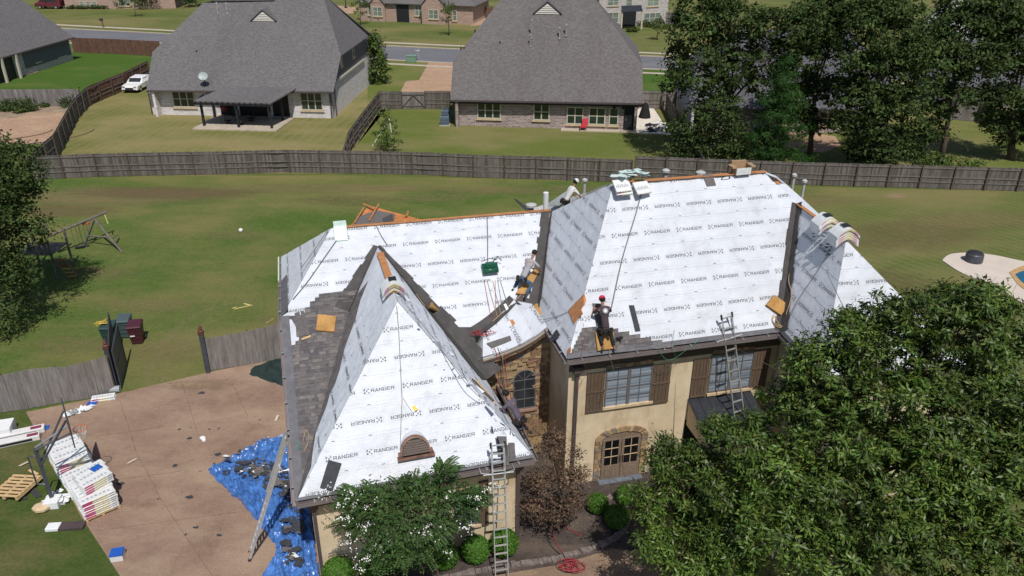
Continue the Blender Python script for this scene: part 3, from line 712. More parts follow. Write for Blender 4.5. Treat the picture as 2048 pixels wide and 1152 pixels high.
# hip end of A facing left, rear slopes
Aback = V(2*R1.x-K1.x-2*HU.x*((R1-K1).dot(HU)), 0, 0)
KBr = K1+HW*((R1-K1).dot(HW)*2); R2b = R2+HU*1.0
deckf([K1, KBr, R1]); deckf([KBr, R1, R2, V(R2.x, R2.y, 0)+HW*((R1-K1).dot(HW))+V(0, 0, 6.4)], m_memb)
cw = (Rc-K2).dot(HW)*2; Kc = K2+HW*cw; Rdb = Rd
Ed = E0+HW*cw
deckf([K2+HW*.0, Kc, Rc]) if False else None
Kcb = V(Rc.x, Rc.y, 5.9)+HW*(cw/2)-HU*1.8
deckf([Rc, Kcb, Q1, vCW, vA0]) if False else None
deckf([Rc, vA0, Kcb], m_memb); CE = Rd+HU*4.6-HW*3.6; CE = V(CE.x, CE.y, 6.2); CEb = Rd+HU*4.6+HW*3.6; CEb = V(CEb.x, CEb.y, 6.2)
deckf([Rc, Rd, CEb, Kcb], m_memb)
plX = Plane(Rd, T0, P(1650, 445, T1z-.02)); X1 = T0.lerp(T1, .62)
S1, S2, S3, S4 = P(1553, 352, Rd.z-.05), P(1572, 368, T0.z+.55*(Rd.z-T0.z)), P(1608, 400, T0.z), P(1647, 436, T0.z-.02)
deckf([Rd, S1, S2]); deckf([Rd, S2, S3, T0]); deckf([T0, S3, S4, X1])
from mathutils.bvhtree import BVHTree
def mkbvh():
    vs, fs = [], []
    for d in DECKS: fs.append(tuple(range(len(vs), len(vs)+len(d)))); vs += d
    return BVHTree.FromPolygons(vs, fs)
class Surf:
    n = V(0, 0, 1)
    def at(s, x, y):
        h = BV.ray_cast(EYE, ray(x, y).normalized())
        if h[0] is None: s.n = plCW.n; return plCW.at(x, y)
        s.n = h[1] if h[1].z > 0 else -h[1]; return h[0]
    def hit(s, x, y): return s.at(x, y)
deckf([T0, T1, EFL, E0]); deckf([T1, EFR, EFL]); EBR = EFR-ed*7; deckf([T1, T0, V(EBR.x, EBR.y, 5.9), EFR])
BV = mkbvh(); SF = Surf()
# --- white sheets
underlay([K1, R1, J, VB], R2-R1, 1, start=.2, flip0=0); underlay([R1, R2, vA0, J], R2-R1, 2, start=.55, flip0=1)
underlay([J, vA0, vCW, dTop[2], lowR, vBE], R2-R1, 3, start=.3, flip0=0)
underlay([K1, KBr, R1], HW, 4, txt=.8, exp=.8)
underlay([K2, Rc, vA0, vCW, Q1], HW, 5, exp=.98, flip0=1); underlay([K2, E0, T0, Rd, Rc], E0-K2, 6, start=.12, flip0=0)
for i in range(5): underlay([rake[i], rake[i+1], dTop[i+1], dTop[i]], HW, 10+i, exp=1.05, start=.5 if i % 2 else 0.)
underlay([C1, C2, Bap], C2-C1, 20, start=.35, flip0=1); underlay([C2, vBE, J, Bap], BW_, 21, m_crink, start=.5); 
# west face of the front wing: torn lower edge over the shingles
def lerp(a, b, t): return a+(b-a)*t
rg = random.Random(5); rag = []
for i, (x, y) in enumerate([(762, 506), (752, 532), (739, 560), (722, 602), (712, 640), (697, 680), (690, 700), (681, 740), (672, 768), (661, 790), (655, 812), (642, 845), (634, 862), (627, 905), (624, 935), (610, 968), (597, 996)]): rag.append(plBW.at(x, y))
wtop = J+(Bap-J)*0
underlay([C1, Bap, J]+[], BW_, 22, exp=1.0, start=.3, only=None) if False else None
nW = plBW.n
mb = MB(); top = [J]+[Bap]
path = [J]+rag+[C1]
# sheets along the face, drawn between the ragged line and the ridge/hip
ctr = []
for i, p in enumerate(rag):
    s_ = (p-C1).dot(BW_); tot = (Bap-C1).dot(BW_)
    q = lerp(C1, Bap, min(1, s_/tot)) if s_ < tot else Bap+BW_*(s_-tot)
    ctr.append(q)
chunks = [(0, 3), (3, 6), (6, 9), (9, 12), (12, 16)]
aW = BW_
for ci, (i0, i1) in enumerate(chunks):
    mb = MB(); pr = MB()
    for i in range(i0, i1):
        mb.add([rag[i]+nW*.03, rag[i+1]+nW*.03, ctr[i+1]+nW*.012, ctr[i]+nW*.012], [(0, 1, 2, 3)])
    s = mb.build('underlayment_sheet', m_crink, house)
    r0, r1 = rag[i0], rag[i1]; ayW = nW.cross(aW).normalized(); ayW = ayW if ayW.z > 0 else -ayW
    regs = [ccw([((p-C1).dot(aW), (p-C1).dot(ayW)) for p in (rag[i], rag[i+1], ctr[i+1], ctr[i])]) for i in range(i0, i1)]
    for rowi, yy in enumerate((.55, 1.25, 2.15, 3.0, 3.85)):
        x = -.6+rowi*.37
        while x < 11:
            for qs, mi in ((LQ, 0), (LO, 1)):
                for q in qs:
                    g0 = [(x+(a if rowi % 2 else 1-a)*.82, yy+(b if rowi % 2 else .2-b)*.82) for a, b in q]
                    for rgn in regs:
                        g = clip(g0, rgn)
                        if len(g) > 2: pr.poly([C1+aW*a+ayW*b+nW*.034 for a, b in g], mi)
            x += 1.1
        x = -.3
        while x < 11:
            for rgn in regs:
                g = clip([(x, yy+.42), (x+.1, yy+.42), (x+.1, yy+.44), (x, yy+.44)], rgn)
                if len(g) > 2: pr.poly([C1+aW*a+ayW*b+nW*.034 for a, b in g], 0)
            x += .8
    if pr.v: pr.build('printed_lettering', [m_print, m_faint], s, kind='stuff')
underlay([T0, T1, EFL, E0], ed, 23, exp=1.0, start=.2); underlay([T1, EFR, EFL], EFR-EFL, 24, start=.3)
# --- valley membranes
def memb(pl, A, B, off=.022):
    n = pl.n; mb = MB(); k = len(A)
    for i in range(k-1): mb.add([pl.at(*A[i])+n*off, pl.at(*B[i])+n*off, pl.at(*B[i+1])+n*off, pl.at(*A[i+1])+n*off], [(0, 1, 2, 3)])
    return mb.build('valley_membrane', m_memb, house)
def valley(p, q, pl1, pl2, w1, w2, seed=0, seg=.45, off=.045):
    rr = random.Random(seed); d = (q-p); L_ = d.length; d = d/L_
    for pl, ww in ((pl1, w1), (pl2, w2)):
        other = pl2 if pl is pl1 else pl1; s_ = pl.n.cross(d).normalized()
        if s_.dot(other.n) < 0: s_ = -s_
        mb = MB(); t = 0; w_ = None
        while t < L_-1e-4:
            e = min(L_, t+seg*rr.uniform(.6, 1.5)); f0, f1 = t/L_, e/L_; wa_, wb_ = [ww[0]+(ww[1]-ww[0])*f for f in (f0, f1)]; k = rr.uniform(.86, 1.12)
            A_, B_ = p+d*t, p+d*e
            mb.add([A_+pl.n*off, A_+s_*wa_*k+pl.n*off, B_+s_*wb_*k+pl.n*off, B_+pl.n*off], [(0, 1, 2, 3)]); t = e
        mb.build('valley_membrane', m_memb, house)
valley(J+(vBE-J)*-.0, vBE, plA, plBE, (.1, .75), (.12, .75), 1)
valley(J, VB, plA, plBW, (.15, .62), (.05, .12), 2)
valley(vA0, vCW, plA, plCW, (.4, .34), (.16, .24), 3); valley(T0, E0, plC, plEW, (.26, .24), (.30, .42), 4)
mb = MB(); mb2 = MB(); up_ = Z*.05
dl = [vCW]+dTop[1:5]+[lowR]
for i in range(5):
    p, q = dl[i], dl[i+1]; mb.add([p+up_, q+up_, q-HW*.26+up_, p-HW*.26+up_], [(0, 1, 2, 3)])
    s_ = plA.n.cross(q-p).normalized(); s_ = s_ if s_.z > 0 else -s_; mb2.add([p+plA.n*.05, q+plA.n*.05, q+s_*.3+plA.n*.05, p+s_*.3+plA.n*.05], [(0, 1, 2, 3)])
mb.build('valley_membrane', m_memb, house); mb2.build('valley_membrane', m_memb, house)
fl = [plA.at(918, 664), plA.at(986, 664), dl[5]+Z*.05, G2_+Z*.0, V(G1_.x, G1_.y, 4.2)-HU*.1, vBE, ]
MB().add([p+plA.n*.04 for p in (plA.at(908, 655), plA.at(990, 655), lowR, plA.hit(G2_-Z*.6, HW), vBE)], [(0, 1, 2, 3, 4)]).build('valley_membrane', m_memb, house)
MB().add([vBE+Z*.03, plA.hit(G2_-Z*.6, HW)+Z*.03, V(G2_.x, G2_.y, vBE.z-.05), V(G1_.x, G1_.y, vBE.z-.35)-HU*.1, plBE.hit(V(G1_.x-1.2, G1_.y-.8, vBE.z-.3), HU)], [(0, 1, 2, 3, 4)]).build('valley_membrane', m_memb, house)
# --- shingles laid so far: tabs in four tones, one part for each patch
def shingles(region, along, seed, n_off=.02, exp=.145, name='shingle_courses', tones=m_sh, wts=(5, 4, 2, 3)):
    rr = random.Random(seed); pts = [Vector(p) for p in region]; n = (pts[1]-pts[0]).cross(pts[2]-pts[0]).normalized(); n = n if n.z > 0 else -n
    ax = (Vector(along)-n*n.dot(Vector(along))).normalized(); ay = n.cross(ax).normalized()
    if ay.z < 0: ay = -ay; ax = -ax
    o = min(pts, key=lambda p: p.dot(ay)); p2 = ccw([((p-o).dot(ax), (p-o).dot(ay)) for p in pts])
    tmax = max(p[1] for p in p2); smin = min(p[0] for p in p2); smax = max(p[0] for p in p2)
    mb = MB(); t = 0; idx = list(range(4))
    while t < tmax:
        x = smin-rr.uniform(0, .4)
        while x < smax:
            w_ = rr.choice((.12, .17, .22, .3)); mi = rr.choices(idx, wts)[0]; hi = rr.choice((0, .004, .006))
            g = clip([(x, t), (x+w_, t), (x+w_, t+exp), (x, t+exp)], p2)
            if len(g) > 2:
                top = [o+ax*a+ay*b+n*(n_off+hi+.008*(1-(b-t)/exp)) for a, b in g]; mb.poly(top, mi)
                lo = sorted([p for p in g if abs(p[1]-t) < 1e-5])
                if len(lo) > 1:
                    a, b = lo[0], lo[-1]; A_, B_ = [o+ax*q[0]+ay*q[1] for q in (a, b)]
                    mb.add([A_+n*(n_off-.008), B_+n*(n_off-.008), B_+n*(n_off+hi+.008), A_+n*(n_off+hi+.008)], [(0, 1, 2, 3)], 3)
            x += w_
        t += exp
    if mb.v: mb.build(name, tones, house, kind='stuff')
nS = plS.n
# the shed part, and the staircase of courses creeping up slope A
shingles([C1, K1+(VB-K1)*.08, VB, rag[-1]], HU, 1)
shingles([plBW.at(726, 598), C1, VB, ], BW_, 2, .012) if False else None
for k, (x0, y0, x1, y1) in enumerate(((596, 640, 700, 626), (612, 622, 712, 608), (624, 610, 720, 598), (638, 592, 724, 581))):
    pass
st = [plA.at(*p) for p in ((580, 633), (610, 628), (611, 616), (620, 614), (620, 604), (629, 603), (630, 596), (638, 595), (638, 589), (722, 579), (732, 590), (716, 612))]
shingles([plA.at(609, 630), plA.at(610, 616), plA.at(722, 598), VB], HU, 3, .03); shingles([plA.at(620, 614), plA.at(620, 604), plA.at(722, 590), plA.at(716, 602)], HU, 4, .034)
shingles([plA.at(630, 603), plA.at(630, 596), plA.at(723, 584), plA.at(720, 596)], HU, 5, .036); shingles([plA.at(638, 597), plA.at(638, 589), plA.at(722, 579), plA.at(723, 590)], HU, 6, .04)
# shingles running in under the torn sheet on the west face
mb = MB(); 
for i in range(2, len(rag)-1):
    s_ = (rag[i]-C1).dot(BW_); s2 = (rag[i+1]-C1).dot(BW_)
    sv, sj = (VB-C1).dot(BW_), (J-C1).dot(BW_)
    vf = lambda q: lerp(C1, VB, max(0, q/sv)) if q < sv else lerp(VB, J, min(1, (q-sv)/(sj-sv)))
    a, b = vf(s_), vf(s2)
    mb.add([a+nW*.02, b+nW*.02, rag[i+1]+nW*.02, rag[i]+nW*.02], [(0, 1, 2, 3)], 0)
mb.build('shingle_courses', mat('shingle_field', (.122, .112, .112), .9, .35, 5., .6, 30), house, kind='stuff')
white_strip = [plS.at(x, y)+nS*.034 for x, y in ((569, 640), (583, 640), (592, 655), (593, 675), (598, 676), (598, 682), (591, 684), (591, 690), (581, 692))]
MB().poly(white_strip).build('underlayment_sheet', m_white, house)
# starter strip along the left rake
mb = MB(); a, b = K1+nS*.04, C1+nS*.04; mb.ob(a-HU*.03, b-a, HU*.28, nS*.008); mb.build('starter_strip', mat('starter_grey', (.13, .13, .145), .8, .2, 4.), house)
mb = MB(); nAw = (KBr-K1).cross(R1-K1).normalized(); nAw = nAw if nAw.z > 0 else -nAw
mb.ob(K1+nAw*.03, (KBr-K1)*.55, ((R1-K1)-HW*(R1-K1).dot(HW)).normalized()*.38, nAw*.01); mb.build('starter_strip', MATS['starter_grey'], house)
# front patch on C with its staircase
cols = [(1136, 715, 1160, 640)]
def cpatch(pix, s): shingles([plC.at(*p) for p in pix], E0-K2, s, .03)
for k in range(8):
    t = k/8.; yl = 648+k*8.3; xr = 1192+k*22 if k else 1166
    x0 = 1166-k*3.9; cpatch([(x0, yl+9-0), (x0+1, yl), (xr, yl-(xr-x0)*.1+0), (xr, yl+9-(xr-x0)*.1)], 30+k)
# starter along all of C's eave
mb = MB(); aC = plC.n.cross(E0-K2).normalized(); aC = aC if aC.z > 0 else -aC
mb.ob(K2+plC.n*.03, E0-K2, aC*.17, plC.n*.01); mb.build('starter_strip', MATS['starter_grey'], house)
for (p, q, pl) in ((C1, C2, plBF),):
    aa = pl.n.cross(q-p).normalized(); aa = aa if aa.z > 0 else -aa; MB().ob(p+pl.n*.03, q-p, aa*.1, pl.n*.008).build('starter_strip', MATS['starter_grey'], house)
nEW = plEW.n; aa = nEW.cross(EFL-E0).normalized(); aa = aa if aa.z > 0 else -aa
MB().ob(E0+nEW*.03, EFL-E0, aa*.15, nEW*.008).build('starter_strip', MATS['starter_grey'], house)
mb = MB()
for i in range(5): mb.add([rake[i]+Z*.03, rake[i+1]+Z*.03, rake[i+1]+HW*.16+Z*.03, rake[i]+HW*.16+Z*.03], [(0, 1, 2, 3)])
mb.build('starter_strip', MATS['starter_grey'], house)
# --- bare ridge boards and torn places
def board(a, b, w_, m=m_wood, n=Z, th=.03, name='ridge_board'):
    d = (b-a).normalized(); s = d.cross(n).normalized()*w_
    return MB().ob(a-s/2+n*.01, b-a, s, n*th).build(name, m, house)
board(R1+HU*.3, R2, .17); board(Rc+(Rd-Rc)*.1, Rd, .2); board(T0, T0+(T1-T0)*.5, .16); board(J+(Bap-J)*.13, J+(Bap-J)*.86, .26)
def torn(pl, pix, m=m_wood, off=.04, name='bare_decking'):
    MB().slab([pl.at(*p)+pl.n*.02 for p in pix], pl.n*(off-.02)).build(name, m, house)
torn(plCW, [(1169, 590), (1170, 606), (1164, 620), (1167, 628), (1158, 636), (1150, 648), (1138, 622), (1151, 608)], off=.05)
torn(plC, [(1168, 588), (1172, 600), (1168, 612), (1162, 612)], off=.05)
torn(plCW, [(1137, 700), (1143, 694), (1143, 703), (1136, 712)], off=.05); torn(SF, [(1541, 356), (1551, 353), (1560, 369), (1553, 369)], off=.05)

# ragged paper along the valleys and hips (small lifted flaps)
rr = random.Random(9)
mb = MB()
for pl, line in ((plBE, [(800, 580), (830, 620), (870, 672), (905, 712), (940, 752), (975, 800), (1010, 840), (1025, 870)]),):
    for (a, b) in zip(line, line[1:]):
        for k in range(5):
            t = rr.random(); p = pl.at(a[0]+(b[0]-a[0])*t-rr.uniform(0, 22), a[1]+(b[1]-a[1])*t+rr.uniform(-5, 5)); d = V(rr.gauss(0, 1), rr.gauss(0, 1), 0).normalized()*rr.uniform(.15, .5); d = d-pl.n*pl.n.dot(d)
            e = pl.n.cross(d).normalized()*rr.uniform(.04, .12)
            mb.add([p+pl.n*.02, p+d+pl.n*.03, p+d+e+pl.n*rr.uniform(.05, .12), p+e+pl.n*.03], [(0, 1, 2, 3)])
mb.build('loose_underlayment', m_white, house)
# --- gutters
def gutter(a, b, out, name='gutter', dz=-.06, hangers=True):
    d = (b-a); out = Vector(out).normalized(); o = a+Z*dz
    mb = MB(); mb.ob(o, d, out*.012, Z*-.11); mb.ob(o-Z*.11, d, out*.12, Z*-.01); mb.ob(o+out*.12-Z*.12, d, out*.012, Z*.13); mb.ob(o+out*.115+Z*.01, d, out*.025, Z*.008)
    g = mb.build(name, m_gut, house)
    if hangers:
        n = int(d.length/1.); mb = MB()
        for i in range(n): mb.box(o+d*((i+.5)/n)+out*.07+Z*.02, (.05, .15, .012), math.atan2(d.y, d.x))
        if n: mb.build('hanger', m_alu, g, kind='stuff')
    MB().ob(a+Z*(dz-.13)-out*.02, d, out*-.03+V(0, 0, 0), Z*-.06+Z*.19).build('fascia', m_fascia, house)
Nf = -HW; Nb = -BW_
gutter(K2, E0, Nf); gutter(C1, C2, Nb); gutter(Q1, K2, -HU); gutter(G2_, G1_, -HU); gutter(K1, C1, -HU, hangers=True) ; gutter(KBr, K1, -HU)
gutter(E0, EFL, V(-.9, -.4, 0)); gutter(EFL, EFR, (ed)); gutter(C2, C2+BW_*5.5, HU)
MB().ob(K1+HW*3.2-HU*.10-Z*.04, HW*1.2*2, -HU*.05, Z*-.1).build('gutter_guard', mat('pale_green_foil', (.55, .66, .5), .4, .1), house)
# D rake fascia
for k, (dz, w_, mm) in enumerate(((-.02, .03, mat('rake_trim', (.42, .36, .28), .6, .1)), (-.09, .05, m_fascia))):
    mb = MB()
    for i in range(5): mb.ob(rake[i]+Z*dz-HW*(.03), rake[i+1]-rake[i], -HW*w_, Z*-.09)
    mb.build('rake_trim', mm, house)
# --- walls
def wall(a, b, z0, z1, m, name='wall', th=.25, inw=None, uvs=True, z1b=None):
    a = V(a.x, a.y, 0); b = V(b.x, b.y, 0); d = b-a; n = inw.normalized()*th; zb = z1 if z1b is None else z1b
    mb = MB(); mb.hexa([a+Z*z0, b+Z*z0, b+n+Z*z0, a+n+Z*z0, a+Z*z1, b+Z*zb, b+n+Z*zb, a+n+Z*z1])
    return mb.build(name, m, house, uvf=uvw(d.normalized(), Z) if uvs else None)
CWa = K2+HU*.22+HW*.42; CWb = E0+(E0-K2).normalized()*.9+HW*.42
wall(CWa, CWb, 0, 5.83, m_stucco, inw=HW); wall(CWa+HW*.25, CWa+HW*9, 0, 5.83, m_stucco, inw=HU)
BWa = C1+BU*.4+BW_*.42; BWb = C2-BU*.35+BW_*.42
wall(BWa, BWb, 0, 3.53, m_stucco, inw=BW_); 
wl = BWa+BW_*.25; wl2 = K1+HU*.4; wall(wl, V(wl2.x, wl2.y, 0), 0, 3.7, m_stucco, inw=HU, z1b=6.2); wall(wl2+HW*.01, wl2+HW*4.6, 0, 6.25, m_stucco, inw=HU)
wall(BWb-BU*.25+BW_*.25, BWb-BU*.25+BW_*7.5, 0, 3.5, m_stucco, inw=BU)
DWa = G1_+HU*.12+HW*.33; DWb = Q1+HU*.5+HW*.33
plSW = Plane(DWa, DWb, DWa+Z)
for i in range(5):
    pa_ = rake[i+1]+HW*.33; pb_ = rake[i]+HW*.33
    if i == 4: pa_ = V(DWa.x, DWa.y, pa_.z)
    wall(pa_, pb_, 0, pa_.z-.1, mat('mortar_tan', (.34, .235, .13), .95, .3, 6., .3), inw=HW, z1b=pb_.z-.1)
wall(DWa+HW*.25, DWa+HW*2.2, 0, 4.8, m_stucco, inw=HU)
ix = plA.n*0
# E wing walls
sW = V(ed.y, -ed.x, 0)
if sW.x > 0: sW = -sW
Ea = E0-sW*.3+HW*.3; Eb_ = EFL-sW*.4-ed*.4; Ec = EFR+sW*.4-ed*.4
wall(Ea, Eb_, 0, 5.8, m_stucco, inw=-sW); wall(Eb_, Ec, 0, 5.8, m_stucco, inw=-ed); wall(Ec, Ec-ed*6, 0, 5.8, m_stucco, inw=sW)
# soffits
def soffit(a, b, inn, z, w_=.45): MB().ob(V(a.x, a.y, z), b-a, inn*w_, Z*.02).build('soffit', m_fascia, house)
soffit(K2, E0, HW, 5.76); soffit(C1, C2, BW_, 3.46); soffit(K2, Q1, HU, 5.765, .3); soffit(E0, EFL, -sW, 5.77)
MB().ob(V(CWa.x, CWa.y, 5.09)-HW*.03, (V(CWb.x, CWb.y, 0)-V(CWa.x, CWa.y, 0)), HW*.028, Z*.67).build('frieze_and_eave_shade', m_fascia, house)  # brown frieze, made deep enough to paint in the eave shade below it
MB().ob(V(BWa.x, BWa.y, 2.92)-BW_*.03, (V(BWb.x, BWb.y, 0)-V(BWa.x, BWa.y, 0)), BW_*.028, Z*.54).build('frieze_and_eave_shade', m_fascia, house)  # front wing: frieze plus eave shade, both in the one dark strip
# --- downspouts
def spout(top, z1, name='downspout', bot=0.1):
    t = V(top.x, top.y, 0)
    mb = MB().box(t+Z*(z1-.14), (.30, .26, .20), TH); mb.box(t+Z*(z1-.27), (.22, .2, .08), TH); mb.box(t+Z*(z1-.02), (.36, .3, .05), TH)
    c = mb.build('collector_head', m_spout, house)
    MB().box(t+Z*((z1-.3+bot)/2), (.11, .09, z1-.3-bot), TH).build(name, m_spout, house)
CU = (CWb-CWa).normalized(); CN = V(CU.y, -CU.x, 0)
plCw = Plane(CWa, CWb, CWa+Z); plBw = Plane(BWa, BWb, BWa+Z)
q = plCw.at(1152, 745); spout(q-HW*.12, 5.35); q = plBw.at(628, 1022); spout(q-BW_*.14, 3.25); q = plBw.at(1034, 955); spout(q-BW_*.14, 3.3)
# --- windows, shutters, doors
def rect(pl, tl, br, ax):
    a, b = pl.at(*tl), pl.at(*br); s0, s1 = a.dot(ax), b.dot(ax); return a, s0, s1, b.z, a.z
def window(pl, ax, out, tl, br, cols, rows, glass, fr=m_frame, dep=.10, fw__=.05, mun=.025, name='window', mull=None, halves=True):
    a, b = pl.at(*tl), pl.at(*br); o = V(a.x, a.y, 0)+Z*b.z; W_ = (b-a).dot(ax); H_ = a.z-b.z; inn = -out
    o = o+out*.004
    f = MB()
    f.ob(o, ax*W_, out*.05, Z*fw__); f.ob(o+Z*(H_-fw__), ax*W_, out*.05, Z*fw__); f.ob(o+Z*fw__, ax*fw__, out*.05, Z*(H_-2*fw__)); f.ob(o+ax*(W_-fw__)+Z*fw__, ax*fw__, out*.05, Z*(H_-2*fw__))
    w = f.build(name, fr, house)
    MB().ob(o+ax*fw__+Z*fw__, ax*(W_-2*fw__), out*.012, Z*(H_-2*fw__)).build('pane', glass, w)
    iw, ih = W_-2*fw__, H_-2*fw__; mb = MB()
    for c in range(1, cols): 
        t = .12 if (mull and c in mull) else mun
        mb.ob(o+ax*(fw__+iw*c/cols-t/2)+Z*fw__+out*.013, ax*t, out*.03, Z*ih)
    for r in range(1, rows):
        t = .045 if (halves and r*2 == rows) else mun
        mb.ob(o+ax*fw__+Z*(fw__+ih*r/rows-t/2)+out*.013, ax*iw, out*.022, Z*t)
    mb.build('muntin', fr, w)
    return w
def stone_row(pl, ax, out, a, b, n, hgt, m, name='stone', seed=0):
    rr = random.Random(seed)
    for i in range(n):
        MB().ob(lerp(a, b, i/n)+out*.003, (b-a)*(.95/n), out*rr.uniform(.05, .09), Z*hgt*rr.uniform(.85, 1.1)).build(name, m[rr.randrange(len(m))], house)
m_st = [mat('stone_brown', (.25, .16, .095), .95, .3, 6., .5), mat('stone_tan', (.36, .25, .14), .95, .3, 6., .5), mat('stone_rust', (.26, .15, .10), .95, .3, 6., .5), mat('stone_grey', (.22, .18, .15), .95, .3, 6., .5), mat('stone_gold', (.37, .27, .16), .95, .3, 6., .5)]
def shutter(pl, ax, out, tl, tr, bl, ):
    a, b, c = pl.at(*tl), pl.at(*tr), pl.at(*bl); W_ = (b-a).dot(ax); H_ = a.z-c.z; o = V(a.x, a.y, c.z)+out*.02
    s = MB().ob(o, ax*W_, out*.02, Z*H_).build('shutter', m_shut, house)
    n = 5
    for i in range(n): MB().ob(o+ax*(W_*i/n+.006)+out*.021, ax*(W_/n-.012), out*.022, Z*H_).build('plank', m_shut, s)
    for z in (.0, .5): MB().ob(o+Z*(H_*z)+out*.044, ax*W_, out*.02, Z*.07).build('batten', m_shut, s)
m_blindw = mat('blind_white', (.22, .26, .31), .25, .55, 1.2, stretch=(.25, .25, 11.))
window(plCw, CU, CN, (1212, 739), (1299, 803), 4, 4, m_blindw, mull=(2,)); window(plCw, CU, CN, (1423, 709), (1498, 772), 4, 4, m_blindw, mull=(2,))
shutter(plCw, CU, CN, (1174, 747), (1210, 743), (1170, 824)); shutter(plCw, CU, CN, (1306, 730), (1343, 723), (1299, 806))
shutter(plCw, CU, CN, (1387, 719), (1420, 716), (1378, 794)); shutter(plCw, CU, CN, (1509, 700), (1543, 687), (1499, 775))
for i, (a, b) in enumerate((((1212, 737), (1305, 725)), ((1424, 708), (1508, 697)))): 
    pa_, pb_ = plCw.at(*a), plCw.at(*b); pb_.z = pa_.z; stone_row(plCw, CU, CN, pa_+Z*.02, pb_+Z*.02, 7, .15, m_st, seed=i)
for (a, b) in (((1206, 818), (1301, 806)), ((1414, 790), (1500, 776))):
    pa_, pb_ = plCw.at(*a), plCw.at(*b); pb_.z = pa_.z; MB().ob(pa_-CU*.05, (pb_-pa_)+CU*.1, CN*.1, Z*.1).build('window_sill', m_lime, house)
window(plBw, BU, Nb, (906, 985), (958, 1052), 2, 4, mat('window_glass_pale', (.12, .15, .17), .15, .6, 2.5, spec=.8)); shutter(plBw, BU, Nb, (957, 962), (976, 960), (956, 1050))
pa_, pb_ = plBw.at(900, 1062), plBw.at(962, 1055); pb_.z = pa_.z; MB().ob(pa_, pb_-pa_, Nb*.1, Z*.1).build('window_sill', m_lime, house)
# french doors in a stone arch
a, b = plCw.at(1204, 880), plCw.at(1273, 962); z0 = max(.06, b.z); W_ = (b-a).dot(CU); o = V(a.x, a.y, z0); zt = a.z
MB().ob(o+CN*.004, CU*W_, CN*.01, Z*(zt-z0)).build('doorway', m_black, house)
def arch_pts(o, ax, W_, zs, rise, n=12): return [o+ax*(W_/2-W_/2*math.cos(math.pi*i/n))+Z*(zs-o.z+rise*math.sin(math.pi*i/n)) for i in range(n+1)]
MB().slab(arch_pts(o, CU, W_, zt-.02, .28), CN*.014).build('doorway', m_black, house)
for s in (0, 1):
    w2 = W_/2-.02; oo = o+CU*(.01+s*(W_/2))+CN*.02
    d = MB(); st_ = .105
    d.ob(oo, CU*st_, CN*.05, Z*(zt-z0)); d.ob(oo+CU*(w2-st_), CU*st_, CN*.05, Z*(zt-z0)); d.ob(oo+CU*st_, CU*(w2-2*st_), CN*.05, Z*.62); d.ob(oo+CU*st_+Z*(zt-z0-.05), CU*(w2-2*st_), CN*.05, Z*.05)
    ap = arch_pts(oo, CU, w2, zt, .0001)
    ld = d.build('door', m_door, house)
    MB().ob(oo+CU*(st_+.03)+CN*.055+Z*.12, CU*(w2-2*st_-.06), CN*.012, Z*.38).build('door_panel', m_door, ld)
    MB().ob(oo+CU*st_+Z*.62, CU*(w2-2*st_), CN*.02, Z*(zt-z0-.67)).build('pane', mat('door_glass', (.008, .008, .01), .06, .2, spec=.5), ld)
    mb = MB(); gh = zt-z0-.67
    mb.ob(oo+CU*(w2/2-.012)+Z*.62+CN*.021, CU*.024, CN*.02, Z*gh)
    for r in (1, 2): mb.ob(oo+CU*st_+Z*(.62+gh*r/3)+CN*.021, CU*(w2-2*st_), CN*.018, Z*.024)
    mb.build('muntin', m_lime, ld)
    MB().tube([oo+CU*((w2-.05) if s == 0 else .05)+CN*.09+Z*.75, oo+CU*((w2-.05) if s == 0 else .05)+CN*.09+Z*1.05], .018, 5).build('handle', m_black, ld)
# arched door head panes
mb = MB().slab([p+CN*.02 for p in arch_pts(o+CU*.02, CU, W_-.04, zt, .22)], CN*.03); mb.build('door_head', m_door, house)
rr = random.Random(3)
for i in range(17):                                   # arch voussoirs
    t0, t1 = math.pi*i/17, math.pi*(i+.93)/17; cx = o+CU*W_/2; r0, r1 = W_/2+.01, W_/2+.27
    def ap(t, r, rz): return cx-CU*math.cos(t)*r+Z*(zt-z0+math.sin(t)*rz)
    p4 = [ap(t0, r0, .30), ap(t1, r0, .30), ap(t1, r1, .52), ap(t0, r1, .52)]
    MB().slab([p+CN*.005 for p in p4], CN*rr.uniform(.06, .1)).build('stone', m_st[rr.choice((0, 1, 1, 3, 4))], house)
for s in (0, 1):
    z = 0.05
    while z < zt-.02:
        h_ = min(rr.uniform(.09, .2), zt-z); x = 0
        while x < .26:
            w_ = rr.uniform(.1, .27); w_ = min(w_, .27-x)
            base_ = (o-CU*(.28-x)) if s == 0 else (o+CU*(W_+.01+x)); base_ = V(base_.x, base_.y, z)+CN*.004
            if w_ > .03: MB().ob(base_, CU*(w_-.012), CN*rr.uniform(.05, .09), Z*(h_-.012)).build('stone', m_st[rr.choice((0, 1, 1, 3))], house)
            x += w_
        z += h_
MB().ob(o-CU*.1-Z*.14+CN*.0, CU*(W_+.2), CN*.32, Z*.12).build('door_step', mat('bluestone', (.13, .15, .18), .8, .2), house)
